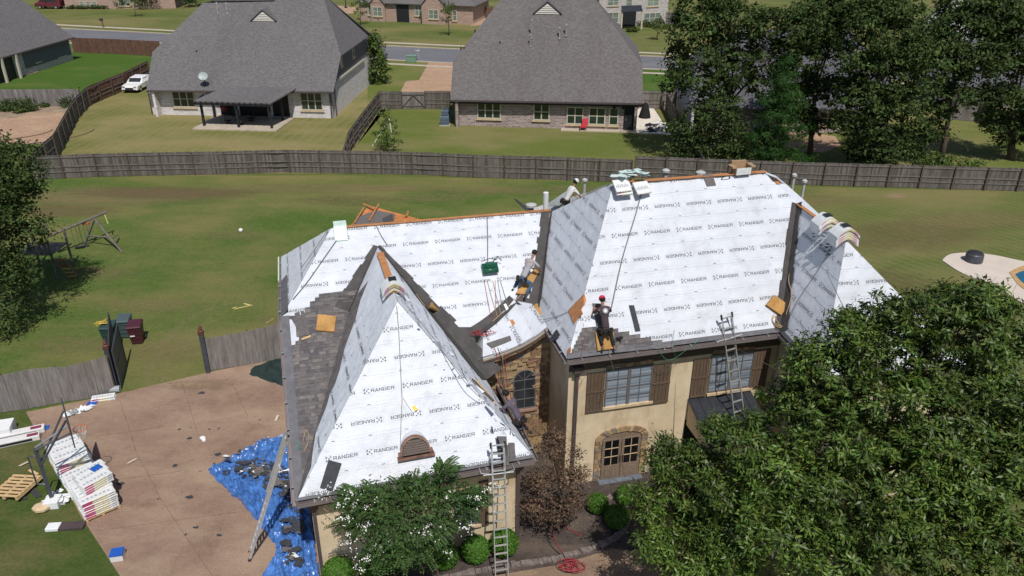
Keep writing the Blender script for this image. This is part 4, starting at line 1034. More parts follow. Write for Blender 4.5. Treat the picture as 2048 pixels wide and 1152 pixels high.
# --- rubble wall of the stair tower
rr = random.Random(11); sa = DWa; sL = (DWb-DWa).dot(HU)-.08
def raketop(s):
    a = 2.45+.0-s-.12
    prof = ((0, 5.9), (.5, 5.56), (1., 5.32), (1.55, 5.14), (2.05, 5.03), (2.45, 4.95))
    a = max(0, min(2.45, a))
    for (x0, z0_), (x1, z1_) in zip(prof, prof[1:]):
        if x0 <= a <= x1: return z0_+(z1_-z0_)*(a-x0)/(x1-x0)-.16
    return 4.8
wa, wb = plSW.at(1027, 762), plSW.at(1069, 812); ws0, ws1 = (wa-sa).dot(HU), (wb-sa).dot(HU); wz0, wz1 = wb.z, wa.z; wr = (ws1-ws0)/2; wc = (ws0+ws1)/2
def in_win(s, z): return (ws0-.06 < s < ws1+.06 and wz0-.1 < z < wz1) or ((s-wc)**2+((z-wz1)*.62)**2*1.0 < (wr+.05)**2 and z >= wz1)
protos = []
for k in range(8):
    me = bpy.data.meshes.new('rubble'); r2 = random.Random(k); vs = []
    for (x, y, z) in ((-.5, 0, -.5), (.5, 0, -.5), (.5, 1, -.5), (-.5, 1, -.5), (-.5, 0, .5), (.5, 0, .5), (.5, 1, .5), (-.5, 1, .5)):
        j = .19 if y == 0 else .02; vs.append((x+r2.uniform(-j, j), y+(r2.uniform(-.25, .25) if y == 0 else 0), z+r2.uniform(-j, j)))
    me.from_pydata(vs, [], [(0, 1, 5, 4), (1, 2, 6, 5), (2, 3, 7, 6), (3, 0, 4, 7), (4, 5, 6, 7), (3, 2, 1, 0)]); me.materials.append(m_st[k % 5]); protos.append(me)
z = .9; cnt = 0; more = MB()
while z < 5.8:
    h_ = rr.uniform(.08, .19); s = -.02
    while s < sL:
        w_ = rr.uniform(.14, .42); sc = s+w_/2; zc = z+h_/2
        if sc < sL and zc+h_/2 < raketop(sc) and not in_win(sc, zc):
            me = protos[rr.randrange(8)]; b0 = sa+HU*sc; pos = V(b0.x, b0.y, zc)
            if cnt < 285 and zc > 1.6:
                ob = bpy.data.objects.new('stone', me); COL.objects.link(ob); ob.parent = house
                ob.location = pos-ORG[house.name]; ob.rotation_euler = (0, rr.uniform(-.14, .14), TH); ob.scale = (w_*1.0, .07*rr.uniform(.6, 1.3), h_*1.0)
                ob.location -= HW*.062; cnt += 1
            else: more.ob(pos-HU*w_*.46-Z*h_*.46-HW*.06, HU*w_*.92, HW*.06, Z*h_*.92)
        s += w_
    z += h_
if more.v: more.build('rubble_stones', m_st[0], house, kind='stuff')
# arched window
ow = V((sa+HU*ws0).x, (sa+HU*ws0).y, wz0)+Nf*.01
pts = arch_pts(ow, HU, 2*wr, wz1, wr*1.05)+[]; pts = [ow+HU*2*wr]+pts[::-1]+[ow]
wn = MB().slab(pts, Nf*.02).build('arched_window', m_glass, house)
mb = MB(); mb.tube([p+Nf*.03 for p in pts]+[pts[0]+Nf*.03], .028, 4); 
for r in range(1, 4): mb.ob(ow+Z*((wz1-wz0)*r/3-.012)+Nf*.021, HU*2*wr, Nf*.02, Z*.024)
mb.ob(ow+HU*(wr-.012)+Nf*.021, HU*.024, Nf*.02, Z*(wz1-wz0+wr)); cw_ = ow+HU*wr+Z*(wz1-wz0)+Nf*.03
for t in (.8, 2.34): mb.tube([cw_, cw_+HU*math.cos(t)*wr+Z*math.sin(t)*wr], .012, 4)
mb.build('window_frame', m_frame, wn)
MB().ob(ow-HU*.1-Z*.12, HU*(2*wr+.2), Nf*.12, Z*.1).build('window_sill', mat('sill_stone', (.3, .19, .14), .9, .3), house)
# small metal roof tucked beside the tower
pq = [P(958, 752, 3.35), P(1003, 742, 3.4), P(1013, 812, 2.9), P(985, 805, 2.95)]
MB().slab(pq, Z*.04).build('metal_roof', m_slate, house)
MB().ob(P(1004, 745, 3.42), P(1020, 822, 2.9)-P(1004, 745, 3.42), HU*.09, Z*.08).build('metal_flashing', m_white_p, house)
# entry porch with metal roof on the right
pw0, pw1 = plCw.at(1375, 800), plCw.at(1500, 782); pw1.z = pw0.z
pf = CN*2.0; PR = [V(pw0.x, pw0.y, pw0.z), V(pw1.x, pw1.y, pw0.z), V(pw1.x, pw1.y, pw0.z-.75)+pf, V(pw0.x, pw0.y, pw0.z-.75)+pf]
MB().slab(PR, Z*.05).build('porch_roof', m_slate, house)
for i in range(7): MB().ob(lerp(PR[0], PR[1], (i+.1)/7)+Z*.05, lerp(PR[3], PR[2], (i+.1)/7)-lerp(PR[0], PR[1], (i+.1)/7), CU*.02, Z*.03).build('roof_seam', m_slate, house)
mb = MB().slab([PR[0]-Z*.01+CU*.05, PR[3]-Z*.01+CU*.05, PR[3]-Z*.4+CU*.05, PR[0]-Z*1.1+CU*.05], CU*.15); mb.build('wall', m_stucco, house)
MB().ob(PR[3]-Z*.01, PR[2]-PR[3], -pf*.06, Z*-.32).build('porch_beam', m_lime, house)
MB().ob(V(PR[3].x, PR[3].y, 0)+CU*.03, CU*.3, -pf*.15, Z*(PR[3].z-.3)).build('porch_column', m_stucco, house)
MB().ob(V(pw0.x, pw0.y, 0)-CU*.0+CN*.005, CU*1.6, CN*.02, Z*(pw0.z-.9)).build('doorway', m_black, house)
# --- eyebrow vent on the front hip
vb = plBF.at(830, 900); n_ = plBF.n; rV = .44
upv = (Z*.8+BW_*.5).normalized()
ctrp = [vb+BU*(-rV*math.cos(math.pi*i/14))+upv*(rV*1.08*math.sin(math.pi*i/14)) for i in range(15)]
front = [p+Nb*.2+Z*.04 for p in ctrp]
# barrel roof of the dormer from the front arch back into the slope
mb = MB()
bk = [plBF.hit(p, BW_) for p in front]
for i in range(14): mb.add([front[i]+Z*.03, front[i+1]+Z*.03, bk[i+1]+Z*.03+BW_*.05, bk[i]+Z*.03+BW_*.05], [(0, 1, 2, 3)])
vt = mb.build('dormer_vent', m_white, house, smooth=True)
mb = MB()
for i in range(14):
    a0, a1 = front[i], front[i+1]; c0 = vb+Nb*.2; e0, e1 = (a0-c0)*1.09+c0, (a1-c0)*1.09+c0
    mb.add([a0+Nb*.02, a1+Nb*.02, e1+Nb*.02, e0+Nb*.02, a0-Nb*.1, a1-Nb*.1, e1-Nb*.1, e0-Nb*.1], [(0, 1, 2, 3), (3, 2, 6, 7), (1, 0, 4, 5)])
for s in (-1, 1): mb.ob(vb+BU*(s*(rV+.05)-.06)+Nb*.22-Z*.06, BU*.12, -Nb*.2, Z*.09)
mb.ob(vb-BU*(rV+.15)+Nb*.3-Z*.12, BU*2*(rV+.15), -Nb*.25, Z*.04)
mb.build('copper_trim', mat('copper', (.25, .15, .115), .5, .35, 6., metal=.3), vt)
MB().slab([p+Nb*-.05 for p in front], Nb*.02).build('vent_back', m_black, vt)
for i in range(6):
    z_ = .04+i*.072; hw = rV*math.sqrt(max(0, 1-(z_/(rV*1.08))**2))*.97
    MB().ob(vb+Nb*.22-BU*hw+upv*z_+Z*.04, BU*2*hw, Nb*.05-Z*.05, Z*.018).build('louvre', mat('louvre_brown', (.09, .065, .055), .6, .2), vt)
# --- pipes and vents
def pipe(px, py, py_top, zb, r=.05, cap=True, m=None, name='vent_pipe', Y=None):
    b = P(px, py, zb); zt_ = ZT(b, py_top)
    mb = MB().tube([b-Z*.3, V(b.x, b.y, zt_)], r, 10)
    if cap: mb.lathe([(r*1.1, zt_-.12), (r*2.0, zt_-.1), (r*2.0, zt_-.02), (r*.8, zt_+.03)], (b.x, b.y, 0), 10)
    return mb.build(name, m or m_alu, house, smooth=False)
m_vent = mat('painted_vent', (.42, .42, .42), .6, .1)
pipe(1168, 392, 358, 8.2, .06, m=m_vent); pipe(1331, 352, 339, 10., .08, m=m_vent); pipe(1401, 350, 343, 10.2, .1, m=m_vent); pipe(1583, 385, 348, 8.8, .055, m=m_vent); pipe(1603, 398, 360, 8.8, .055, m=m_vent); pipe(1091, 425, 385, 7.6, .12, m=m_white_p, cap=False); pipe(1062, 424, 408, 8., .12, m=m_vent)
# rear lower roofs that show behind the ridge
rz = 6.6; rf = [P(700, 452, rz-.2), P(738, 411, rz), P(850, 441, rz), P(850, 470, rz), P(690, 480, rz-.2)]
MB().slab(rf[::-1], Z*-.08).build('rear_roof', mat('bare_boards', (.50, .19, .06), .85, .3, 2., .2), house)
MB().slab([P(700, 456, rz+.02), P(716, 434, rz+.05), P(752, 420, rz+.05), P(790, 428, rz+.05), P(786, 450, rz+.05), P(690, 470, rz+.02)][::-1], Z*-.05).build('shingle_courses', m_sh[1], house, kind='stuff')
MB().slab([P(765, 437, rz+.1), P(785, 427, rz+.25), P(787, 446, rz+.1), P(768, 450, rz+.1)][::-1], Z*-.12).build('loose_flashing', m_memb, house)
for a, b in (((708, 446), (727, 415)), ((738, 441), (757, 408)), ((727, 408), (750, 417)), ((812, 432), (816, 423))): MB().tube([P(*a, rz+.1), P(*b, rz+.15)], .05, 4).build('loose_lath', m_wood, house)
rb = [P(1055, 420, 7.4), P(1100, 405, 7.4), P(1135, 398, 7.8), P(1175, 385, 8.6), P(1215, 368, 9.6), P(1150, 425, 7.6), P(1090, 430, 7.2)]
MB().slab(rb, Z*-.05).build('rear_roof', m_vent, house)
MB().slab([P(1027, 397, 7.6), P(1033, 400, 7.6), P(1066, 424, 7.4), P(1054, 424, 7.4)], Z*.03).build('loose_flashing', m_shdark, house)
MB().slab([P(1090, 412, 7.7), P(1133, 383, 8.3), P(1140, 395, 8.2), P(1118, 412, 7.8)], Z*.03).build('tarpaulin_grey', mat('grey_tarp', (.3, .32, .34), .5, .2, 2., .6), house)
# ------------------------------------------------------------------ neighbours' houses
def roof_mat(name, c, k=1.):
    c = Vector(c)
    return brick_mat(name, tuple(c*.88), tuple(c*1.13), tuple(c*.8), w=.24, h=.15, ms=.0, bump=.1, streak=1)
r_grey = roof_mat('far_shingles_grey', (.132, .126, .130)); r_grey2 = roof_mat('far_shingles_warm', (.134, .124, .124)); r_blue = roof_mat('far_shingles_blue', (.10, .10, .115))
for m_ in (r_grey, r_grey2): dirt(m_, .25, .48, .7, .6, (.8, .79, .78), (1, .3, .3))
b_white = brick_mat('whitewashed_brick', (.68, .66, .67), (.50, .46, .47), (.66, .64, .64), w=.42, h=.15, ms=.12)
b_brown = brick_mat('mottled_brick', (.38, .30, .28), (.19, .14, .14), (.44, .40, .38), w=.44, h=.15, ms=.14)
b_pink = brick_mat('tumbled_brick', (.42, .29, .23), (.30, .19, .15), (.44, .36, .31), w=.44, h=.15, ms=.14)
b_grey = brick_mat('grey_white_brick', (.50, .47, .46), (.33, .29, .28), (.5, .47, .45), w=.44, h=.15, ms=.14)
m_trim = mat('cream_trim', (.50, .47, .38), .6, .08); m_siding = mat('grey_siding', (.12, .115, .13), .8, .1, 2., stretch=(.2, .2, 8)); m_dgl = mat('dark_green_glass', (.02, .035, .03), .1, .5, .7, spec=.7)
m_lv = mat('gable_louvre', (.62, .60, .56), .7, .06)
def hwall(h, a, b, z0, z1, m, inn, th=.3, name='wall', z1b=None):
    a = V(a.x, a.y, 0); b = V(b.x, b.y, 0); n = inn.normalized()*th; d = b-a; zb = z1 if z1b is None else z1b
    return MB().hexa([a+Z*z0, b+Z*z0, b+n+Z*z0, a+n+Z*z0, a+Z*z1, b+Z*zb, b+n+Z*zb, a+n+Z*z1]).build(name, m, h, uvf=uvw(d.normalized(), Z))
def hroof(h, pts, m, along, name='roof', th=.12):
    pts = [Vector(p) for p in pts]; n = (pts[1]-pts[0]).cross(pts[2]-pts[0]).normalized(); n = n if n.z > 0 else -n
    ax = (along-n*n.dot(along)).normalized(); ay = n.cross(ax)
    if (pts[1]-pts[0]).cross(pts[2]-pts[0]).z < 0: pts = pts[::-1]
    k = len(pts); q = [p-Z*th for p in pts]
    return MB().add(pts+q, [tuple(range(k)), tuple(range(2*k-1, k-1, -1))]+[(i, i+k, (i+1) % k+k, (i+1) % k) for i in range(k)]).build(name, m, h, uvf=uvw(ax, ay))
def hwin(h, o, ax, out, w_, hh, cols=1, rows=2, fr=None, glass=None, sub=True, sill=True, name='window'):
    fr = fr or m_trim; glass = glass or m_dgl; o = o+out*.01; f = .11
    mb = MB(); mb.ob(o, ax*w_, out*.06, Z*f); mb.ob(o+Z*(hh-f), ax*w_, out*.06, Z*f)
    for i in range(cols+1): mb.ob(o+ax*((w_-f)*i/cols)+Z*f, ax*f, out*.06, Z*(hh-2*f))
    for r in range(1, rows): mb.ob(o+ax*f+Z*(hh*r/rows-.035)+out*.0, ax*(w_-2*f), out*.05, Z*.07)
    w = mb.build(name, fr, h)
    MB().ob(o+ax*f*.5+Z*f*.5, ax*(w_-f), out*.025, Z*(hh-f)).build('pane', glass, w)
    if sill: MB().ob(o-ax*.1-Z*.14, ax*(w_+.2), out*.12, Z*.12).build('sill', m_lime if fr is m_trim else m_trim, w)
    return w
def neighbour(name, label, bl, br, z_e, roofpix, wm, rm, slope=1., over=.45, depth=17., wins=(), rake_top=None):
    """bl, br: wall base corner pixels; roofpix: roof outline pixels on the front slope, starting at the eave's left end then right end"""
    a, b = P(*bl), P(*br); h = thing(name, label, 'house', a); ax = (b-a).normalized(); back = V(-ax.y, ax.x, 0); out = -back
    hwall(h, a, b, 0, z_e-.05, wm, back); e0, e1 = a+out*over+Z*z_e, b+out*over+Z*z_e
    pl = Plane(e0, e1, e0+back+Z*slope)
    pts = [pl.at(*p) for p in roofpix]
    hroof(h, pts, rm, ax, 'roof')
    zt = max(p.z for p in pts)
    # rear slope and side walls up to the rakes
    c_ = e0+back*((zt-z_e)/slope)
    rear = [V(p.x, p.y, 0)+back*(2*((zt-p.z)/slope))+Z*(p.z-.02) for p in pts]
    hroof(h, rear, rm, ax, 'roof')
    return h, a, b, ax, back, out, pl, pts, rear
# H1: white brick house, left of centre
h1, a, b, ax, back, out, pl, pts, rear = neighbour('brick_house', 'whitewashed brick house with big grey roof and covered patio, left of centre', (307, 229), (667, 237), 3.0, [(293, 180), (667, 183), (682, 111), (645, -12), (642, -14), (560, -14), (549, 3), (406, 6), (305, 104)], b_white, r_grey, slope=.75)
def sidewall(h, eave, top, rtop, reave, wm, off, m2=None, zs=None, ax=None):
    e, t, rt_, re = [V(p.x, p.y, p.z-.15)+off for p in (eave, top, rtop, reave)]
    f = [V(e.x, e.y, 0), V(re.x, re.y, 0), re, rt_, t, e]
    d = (f[1]-f[0]).normalized(); n = off.normalized()*.25
    return MB().slab(f, n).build('wall', wm, h, uvf=uvw(d, Z))
eb = b.copy()
kb = P(737, 72, pts[2].z); wb = P(735, 165); wb = b+back*(wb-b).length; kn = b+back*3.3; zk = pts[2].z-.15
MB().slab([b+Z*0, wb+Z*0, wb+Z*zk, kn+Z*zk, b+Z*2.9], -ax*.25).build('wall', b_white, h1, uvf=uvw(back, Z))
MB().slab([b+back*1.6+Z*3.5, wb+Z*3.5, wb+Z*zk, kn+Z*zk], ax*.04).build('siding', m_siding, h1)
sidewall(h1, pts[0], pts[8], rear[8], rear[0], b_white, ax*.45)
hroof(h1, [pts[2], kb, pts[3]], r_grey, back); hroof(h1, [pts[8], pts[7], rear[7], rear[8]], r_grey, back)
# upper siding on the right side wall
q0 = V(b.x, b.y, 0)+ax*.02
MB().ob(q0+back*.3+Z*3.2+ax*.05, back*13.5, ax*.12, Z*.2).build('trim_band', m_trim, h1)
MB().tube([q0+back*.9+ax*.1+Z*.1, q0+back*.9+ax*.1+Z*3.8], .06, 6).build('downspout', m_spout, h1)
MB().tube([a-ax*.05+out*.1+Z*.1, a-ax*.05+out*.1+Z*2.9], .06, 6).build('downspout', m_spout, h1); MB().tube([b-ax*.1+out*.12+Z*.1, b-ax*.1+out*.12+Z*2.9], .06, 6).build('downspout', m_spout, h1)
hwin(h1, q0+back*4+Z*4.3, back, ax, .9, 1.5, 1, 2); hwin(h1, q0+back*9+Z*4.3, back, ax, .9, 1.5, 1, 2)
plw = Plane(a, b, a+Z)
def winpix(h, plw, ax, out, tl, br, cols, **k):
    p, q = plw.at(*tl), plw.at(*br); hwin(h, V(p.x, p.y, q.z), ax, out, (q-p).dot(ax), p.z-q.z, cols, **k)
winpix(h1, plw, ax, out, (342, 180), (393, 215), 3); winpix(h1, plw, ax, out, (599, 182), (647, 221), 3)
def eave(h, pts_, out, ax): 
    d = pts_[1]-pts_[0]; MB().ob(pts_[0]-Z*.02+out*.02, d, out*.14, Z*-.14).build('gutter', m_spout, h)
eave(h1, pts, out, ax)
def gablet(h, pl, ax, out, px, py, w_, hh):
    c = pl.at(px, py); back = -out
    A, B, C = c-ax*w_/2+out*.05, c+ax*w_/2+out*.05, c+Z*hh+out*.05
    g = MB().slab([A, B, C], out*.06).build('gable_vent', m_lv, h)
    mb = MB()
    for k in (.18, .36, .54, .72): mb.ob(lerp(A, C, k)+out*.06, (B-A)*(1-k), out*.04, Z*.03)
    mb.build('louvre', m_lv, g)
    for p in (A, B):
        s = (p-c).normalized()*.18; r0 = p+s; r1 = C+Z*.14; bk0, bk1 = pl.hit(r0, back), pl.hit(r1, back)
        MB().slab([r0+out*.15, r1+out*.15, bk1+back*.1, bk0+back*.05], Z*.08).build('gable_roof', r_grey, h)
gablet(h1, pl, ax, out, 528, 42, 2.4, .95)
def stack(h, pl, px, py, hh, r=.06, m=None, cap=True):
    p = pl.at(px, py); mb = MB().tube([p-Z*.2, p+Z*hh], r, 8)
    if cap: mb.lathe([(r*2.4, -.02), (r*2.4, .05)], p, 8); mb.lathe([(r*1.8, hh), (r*1.8, hh+.18), (r*.5, hh+.24)], p, 8)
    mb.build('vent_pipe', m or m_alu, h)
stack(h1, pl, 436, 27, .9); stack(h1, pl, 455, 28, .9); stack(h1, pl, 393, 103, .12, .08, m_black, False)
# covered patio
pp = [P(400, 258), P(548, 262), P(582, 238), P(440, 232)]
t = thing('patio_slab', 'pale concrete patio slab under the pergola of the white brick house', 'patio', pp[0]); MB().slab([pp[0]-V(.6, .3, 0), pp[1]+V(.3, -.3, 0), pp[2]+V(.3, 0, 0), pp[3]-V(.3, 0, 0)], Z*.12).build('slab', m_conc, t)
t = thing('pergola', 'dark timber patio cover with grey shingled lean-to roof at the white brick house', 'pergola', P(405, 252))
posts = [P(409, 254), P(478, 257), P(544, 259), P(430, 236), P(566, 243)]
for p in posts: MB().ob(p-V(.09, .09, 0), V(.2, 0, 0), V(0, .2, 0), Z*2.55).build('post', m_black, t)
fA, fB = V(posts[0].x-.5, posts[0].y-.4, 2.6), V(posts[2].x+.3, posts[2].y-.4, 2.6); bA, bB = V(a.x, a.y, 3.05)+ax*((fA-a).dot(ax)+1.6), V(a.x, a.y, 3.05)+ax*((fB-a).dot(ax)+1.2); bA.z = bB.z = 3.1
n_ = (fB-fA).cross(bA-fA).normalized()
hroof(t, [fA, fB, bB, bA], r_grey, ax, 'roof')
MB().ob(fA-Z*.35, fB-fA, V(0, .15, 0), Z*.2).build('beam', m_black, t); MB().ob(V(posts[3].x-.5, posts[3].y, 2.45), V(posts[4].x-posts[3].x+1, posts[4].y-posts[3].y, 0), V(0, .15, 0), Z*.18).build('beam', m_black, t)
for i in range(14): p = lerp(fA, fB, (i+.3)/14); MB().ob(p-Z*.16+V(0, -.25, 0), V(.07, 0, 0), V(0, 2.6, .2), Z*.14).build('rafter', m_black, t)
q = plw.at(450, 228); MB().ob(V(plw.at(440, 210).x, plw.at(440, 210).y, .1)+out*.02, ax*(plw.at(578, 212)-plw.at(440, 210)).dot(ax), out*.03, Z*2.7).build('patio_opening', m_black, h1)
for px in (470, 536): q = plw.at(px, 212); MB().ob(V(q.x, q.y, .1)+out*.06, ax*.5, out*.2, Z*2.7).build('brick_pier', b_white, h1, uvf=uvw(ax, Z))
t = thing('patio_set', 'dark patio table with chairs in the shade of the pergola', 'table', P(480, 247))
mb = MB().lathe([(.65, .72), (.65, .76)], P(480, 247), 14); mb.lathe([(.05, 0), (.05, .72)], P(480, 247), 6); mb.build('table_top', mat('glass_top', (.12, .14, .15), .15, .1), t)
for k in range(4):
    c = P(480, 247)+V(math.cos(k*1.57+.5), math.sin(k*1.57+.5), 0)*1.1; mb = MB().box(c+Z*.42, (.5, .5, .05), k*1.57); mb.box(c+V(math.cos(k*1.57+.5)*.25, math.sin(k*1.57+.5)*.25, .72), (.06, .5, .6), k*1.57+.5); mb.box(c+Z*.2, (.4, .4, .04)); mb.build('chair', m_black, t)
t = thing('party_sign', 'small red and blue figure hanging in the patio shade', 'decoration', P(452, 238)); q = P(452, 236)
MB().ball(q+Z*1.5, .22, 8).build('blue_ball', mat('teal_toy', (.1, .35, .4), .5, .1), t); MB().ball(q+Z*.95, .3, 8).build('red_base', m_red, t)
# dish on the roof
q = pl.at(412, 172); t = thing('satellite_dish', 'round satellite dish on the eave of the white brick house', 'dish', q)
mb = MB().tube([q, q+V(0, -.2, .7)], .04, 6); mb.tube([q+V(-.3, .2, .1), q+V(0, -.2, .6)], .025, 4); mb.build('mast', m_steel, t)
mb = MB(); R_ = Matrix.Rotation(rad(62), 3, 'X'); vs = []; fs = []
for i in range(6):
    for j in range(20): r = .46*i/5; vs.append(q+V(0, -.25, 1.0)+R_@V(math.cos(j*math.pi/10)*r, math.sin(j*math.pi/10)*r*.9, r*r*.5))
for i in range(5):
    for j in range(20): fs.append((i*20+j, i*20+(j+1) % 20, (i+1)*20+(j+1) % 20, (i+1)*20+j))
mb.add(vs, fs).build('reflector', mat('dish_grey', (.36, .42, .42), .5, .1), t, smooth=True); MB().tube([q+V(0, -.25, .75), q+V(0, -.65, .85)], .02, 4).build('feed_arm', m_steel, t)
# H2: brick house, centre
h2, a, b, ax, back, out, pl, pts, rear = neighbour('brick_house', 'mottled brown brick house with huge grey roof and five back windows, centre', (910, 251), (1267, 262), 2.95, [(901, 199), (1286, 206), (1285, 131), (1190, -2), (1185, -12), (1005, -12), (1000, 0), (906, 122)], b_brown, r_grey2)
sidewall(h2, pts[1], pts[2], rear[2], rear[1], b_brown, -ax*.45); sidewall(h2, pts[0], pts[7], rear[7], rear[0], b_brown, ax*.45)
hroof(h2, [pts[2], rear[2], rear[3], pts[3]], r_grey2, back); hroof(h2, [pts[7], pts[6], rear[6], rear[7]], r_grey2, back)
plw = Plane(a, b, a+Z); eave(h2, pts, out, ax)
for tl, br, c in (((954, 203), (1002, 238), 3), ((1067, 206), (1099, 241), 2), ((1134, 213), (1166, 249), 2), ((1178, 214), (1210, 250), 2), ((1219, 215), (1236, 251), 1)): winpix(h2, plw, ax, out, tl, br, c)
p, q = plw.at(1249, 216), plw.at(1261, 256); d = MB().ob(V(p.x, p.y, .1)+out*.01, ax*1., out*.05, Z*2.2).build('door', m_black, h2); MB().tube([V(p.x, p.y, 1.)+out*.1+ax*.2, V(p.x, p.y, 1.2)+out*.1+ax*.2], .03, 5).build('handle', m_alu, d)
for px in (1228, 1246): q = plw.at(px, 216); MB().box(V(q.x, q.y, 2.3)+out*.15, (.2, .2, .35)).build('wall_lantern', m_black, h2)
MB().tube([a+ax*.3+out*.1+Z*.1, a+ax*.3+out*.1+Z*2.8], .06, 6).build('downspout', m_spout, h2)
MB().ob(pts[0]-Z*.14, pts[1]-pts[0], out*-.45, Z*-.22).build('fascia', m_black, h2)
gablet(h2, pl, ax, out, 1095, 28, 2.5, 1.0)
for x, y, hh, r in ((1060, 93, .95, .05), (1063, 77, 1.6, .06), (1119, 78, .9, .08), (1132, 72, .9, .08)): stack(h2, pl, x, y, hh, r)
for x, y in ((1000, 86), (922, 97), (928, 97), (950, 62)): stack(h2, pl, x, y, .15, .07, m_black, False)
t = thing('patio_slab', 'narrow tan patio slab behind the brown brick house', 'patio', P(1122, 264)); MB().slab([P(1122, 256), P(1122, 262.5), P(1262, 266), P(1262, 262)][::-1], Z*.08).build('slab', m_conc, t)
t = thing('patio_slab', 'white sunlit paved strip at the right end of the brown brick house', 'patio', P(1275, 262)); MB().slab([P(1277, 214), P(1306, 216), P(1342, 270), P(1262, 266)][::-1], Z*.06).build('slab', mat('white_paving', (.62, .58, .52), .9, .1, 1.), t)
# red chair
q = P(1165, 262); t = thing('garden_chair', 'bright red folding chair on the patio of the brown brick house', 'chair', q)
mr_ = mat('red_fabric', (.5, .03, .05), .7, .15); MB().box(q+Z*.42, (.55, .5, .06)).build('seat', mr_, t); MB().box(q+V(.22, .2, .78), (.5, .08, .75), tilt=Matrix.Rotation(-.3, 3, 'X')).build('backrest', mr_, t)
for i in (-1, 1):
    for j in (-1, 1): MB().tube([q+V(.25*i, .22*j, .42), q+V(.3*i, .3*j, 0)], .02, 4).build('leg', m_black, t)
# covered grill
q = P(1289, 236); t = thing('covered_grill', 'black cloth cover draped over a grill on the white paving', 'grill', q)
MB().lathe([(.62, 0), (.6, .15), (.5, .6), (.33, 1.15), (.22, 1.45), (.02, 1.62)], q, 14).build('cover', mat('black_cloth', (.012, .012, .014), .8, .3, 3., .8, 8), t, smooth=True)
# air conditioners
for k, (x, y) in enumerate(((890, 250), (892, 237))):
    q = P(x, y); t = thing('air_conditioner', ('front' if k == 0 else 'rear')+' blue grey air conditioning unit at the corner of the brown brick house', 'air conditioner', q, 'air conditioners by the brick house')
    m_ac = mat('ac_case', (.12, .17, .22), .5, .1); MB().box(q+Z*.5, (.85, .85, .9)).build('case', m_ac, t, bevel=.03); MB().lathe([(.36, .95), (.38, .99), (.1, 1.02)], q, 14).build('fan_grille', m_steel, t)
    MB().box(q+Z*.04, (1.0, 1.0, .08)).build('pad', m_conc, t)
    for z in (.25, .4, .55, .7): MB().box(q+V(0, -.43, z), (.8, .02, .04)).build('louvre', m_steel, t)
# H0: house at the far left
e1 = P(148, 74, 2.9); e0 = P(-160, 160, 2.9); ax = (e1-e0).normalized(); back = V(-ax.y, ax.x, 0); out = -back
h0 = thing('brick_house', 'grey roofed brick house cut by the left edge, wall in shade', 'house', e0)
pl = Plane(e0, e1, e0+back+Z*.95); hp = [e0, e1, pl.at(38, -4), pl.at(30, -14), pl.at(-200, -14)]
hroof(h0, hp, r_grey, ax); zt = max(p.z for p in hp); rr_ = [V(p.x, p.y, 0)+back*(2*((zt-p.z)/.95))+Z*p.z for p in hp]; hroof(h0, rr_, r_grey, ax); hroof(h0, [hp[1], rr_[1], rr_[2], hp[2]], r_grey, back)
w0 = V(e0.x, e0.y, 0)+back*.5; w1 = V(e1.x, e1.y, 0)+back*.5-ax*.5; hwall(h0, w0, w1, 0, 2.85, b_grey, back); hwall(h0, w1+back*.3, w1+back*12, 0, 2.85, b_grey, -ax)
plw = Plane(w0, w1, w0+Z)
MB().ob(w1-ax*10+out*.01+Z*.75, ax*9.7, out*.05, Z*2.0).build('siding', m_siding, h0)
for tl, br, c in (((108, 84), (131, 110), 2), ((62, 94), (80, 122), 1)): winpix(h0, plw, ax, out*1.2, tl, br, c, fr=m_frame)
MB().ob(w1-ax*19+out*.02, ax*7., out*.03, Z*2.6).build('porch_opening', m_black, h0)
for s in (12.2, 14.8, 17.5): MB().ob(w1-ax*s+out*.45, ax*.25, out*.25, Z*2.8).build('porch_post', m_trim, h0)
sheet('patio', [(-60, 172), (0, 160), (75, 142), (60, 146), (0, 166)], .03, g_tan2) if False else sheet('patio', [(-60, 158), (62, 141), (78, 143), (0, 166), (-60, 184)], .03, g_tan2)
MB().ob(e0-Z*.02, e1-e0, out*.14, Z*-.15).build('gutter', m_spout, h0)
# H3: roof glimpsed through the trees on the right
h3, a, b, ax, back, out, pl, pts, rear = neighbour('brick_house', 'grey roofed house mostly hidden behind the tall trees on the right', (1400, 262), (1765, 268), 2.9, [(1375, 214), (1790, 220), (1780, 150), (1700, 60), (1480, 58), (1392, 140)], b_brown, r_blue)
hroof(h3, [pts[2], rear[2], rear[3], pts[3]], r_blue, back); hroof(h3, [pts[5], pts[4], rear[4], rear[5]], r_blue, back); sidewall(h3, pts[1], pts[2], rear[2], rear[1], b_brown, -ax*.45); sidewall(h3, pts[0], pts[5], rear[5], rear[0], b_white, ax*.45)
plw = Plane(a, b, a+Z); winpix(h3, plw, ax, out, (1640, 222), (1670, 250), 2); winpix(h3, plw, ax, out, (1560, 222), (1585, 250), 2)
# second roof further right behind the trees
h4, a, b, ax, back, out, pl, pts, rear = neighbour('brick_house', 'blue grey roof showing between trees near the right edge', (1850, 208), (2300, 230), 2.9, [(1830, 170), (2330, 190), (2250, 90), (1900, 78)], b_grey, r_blue)
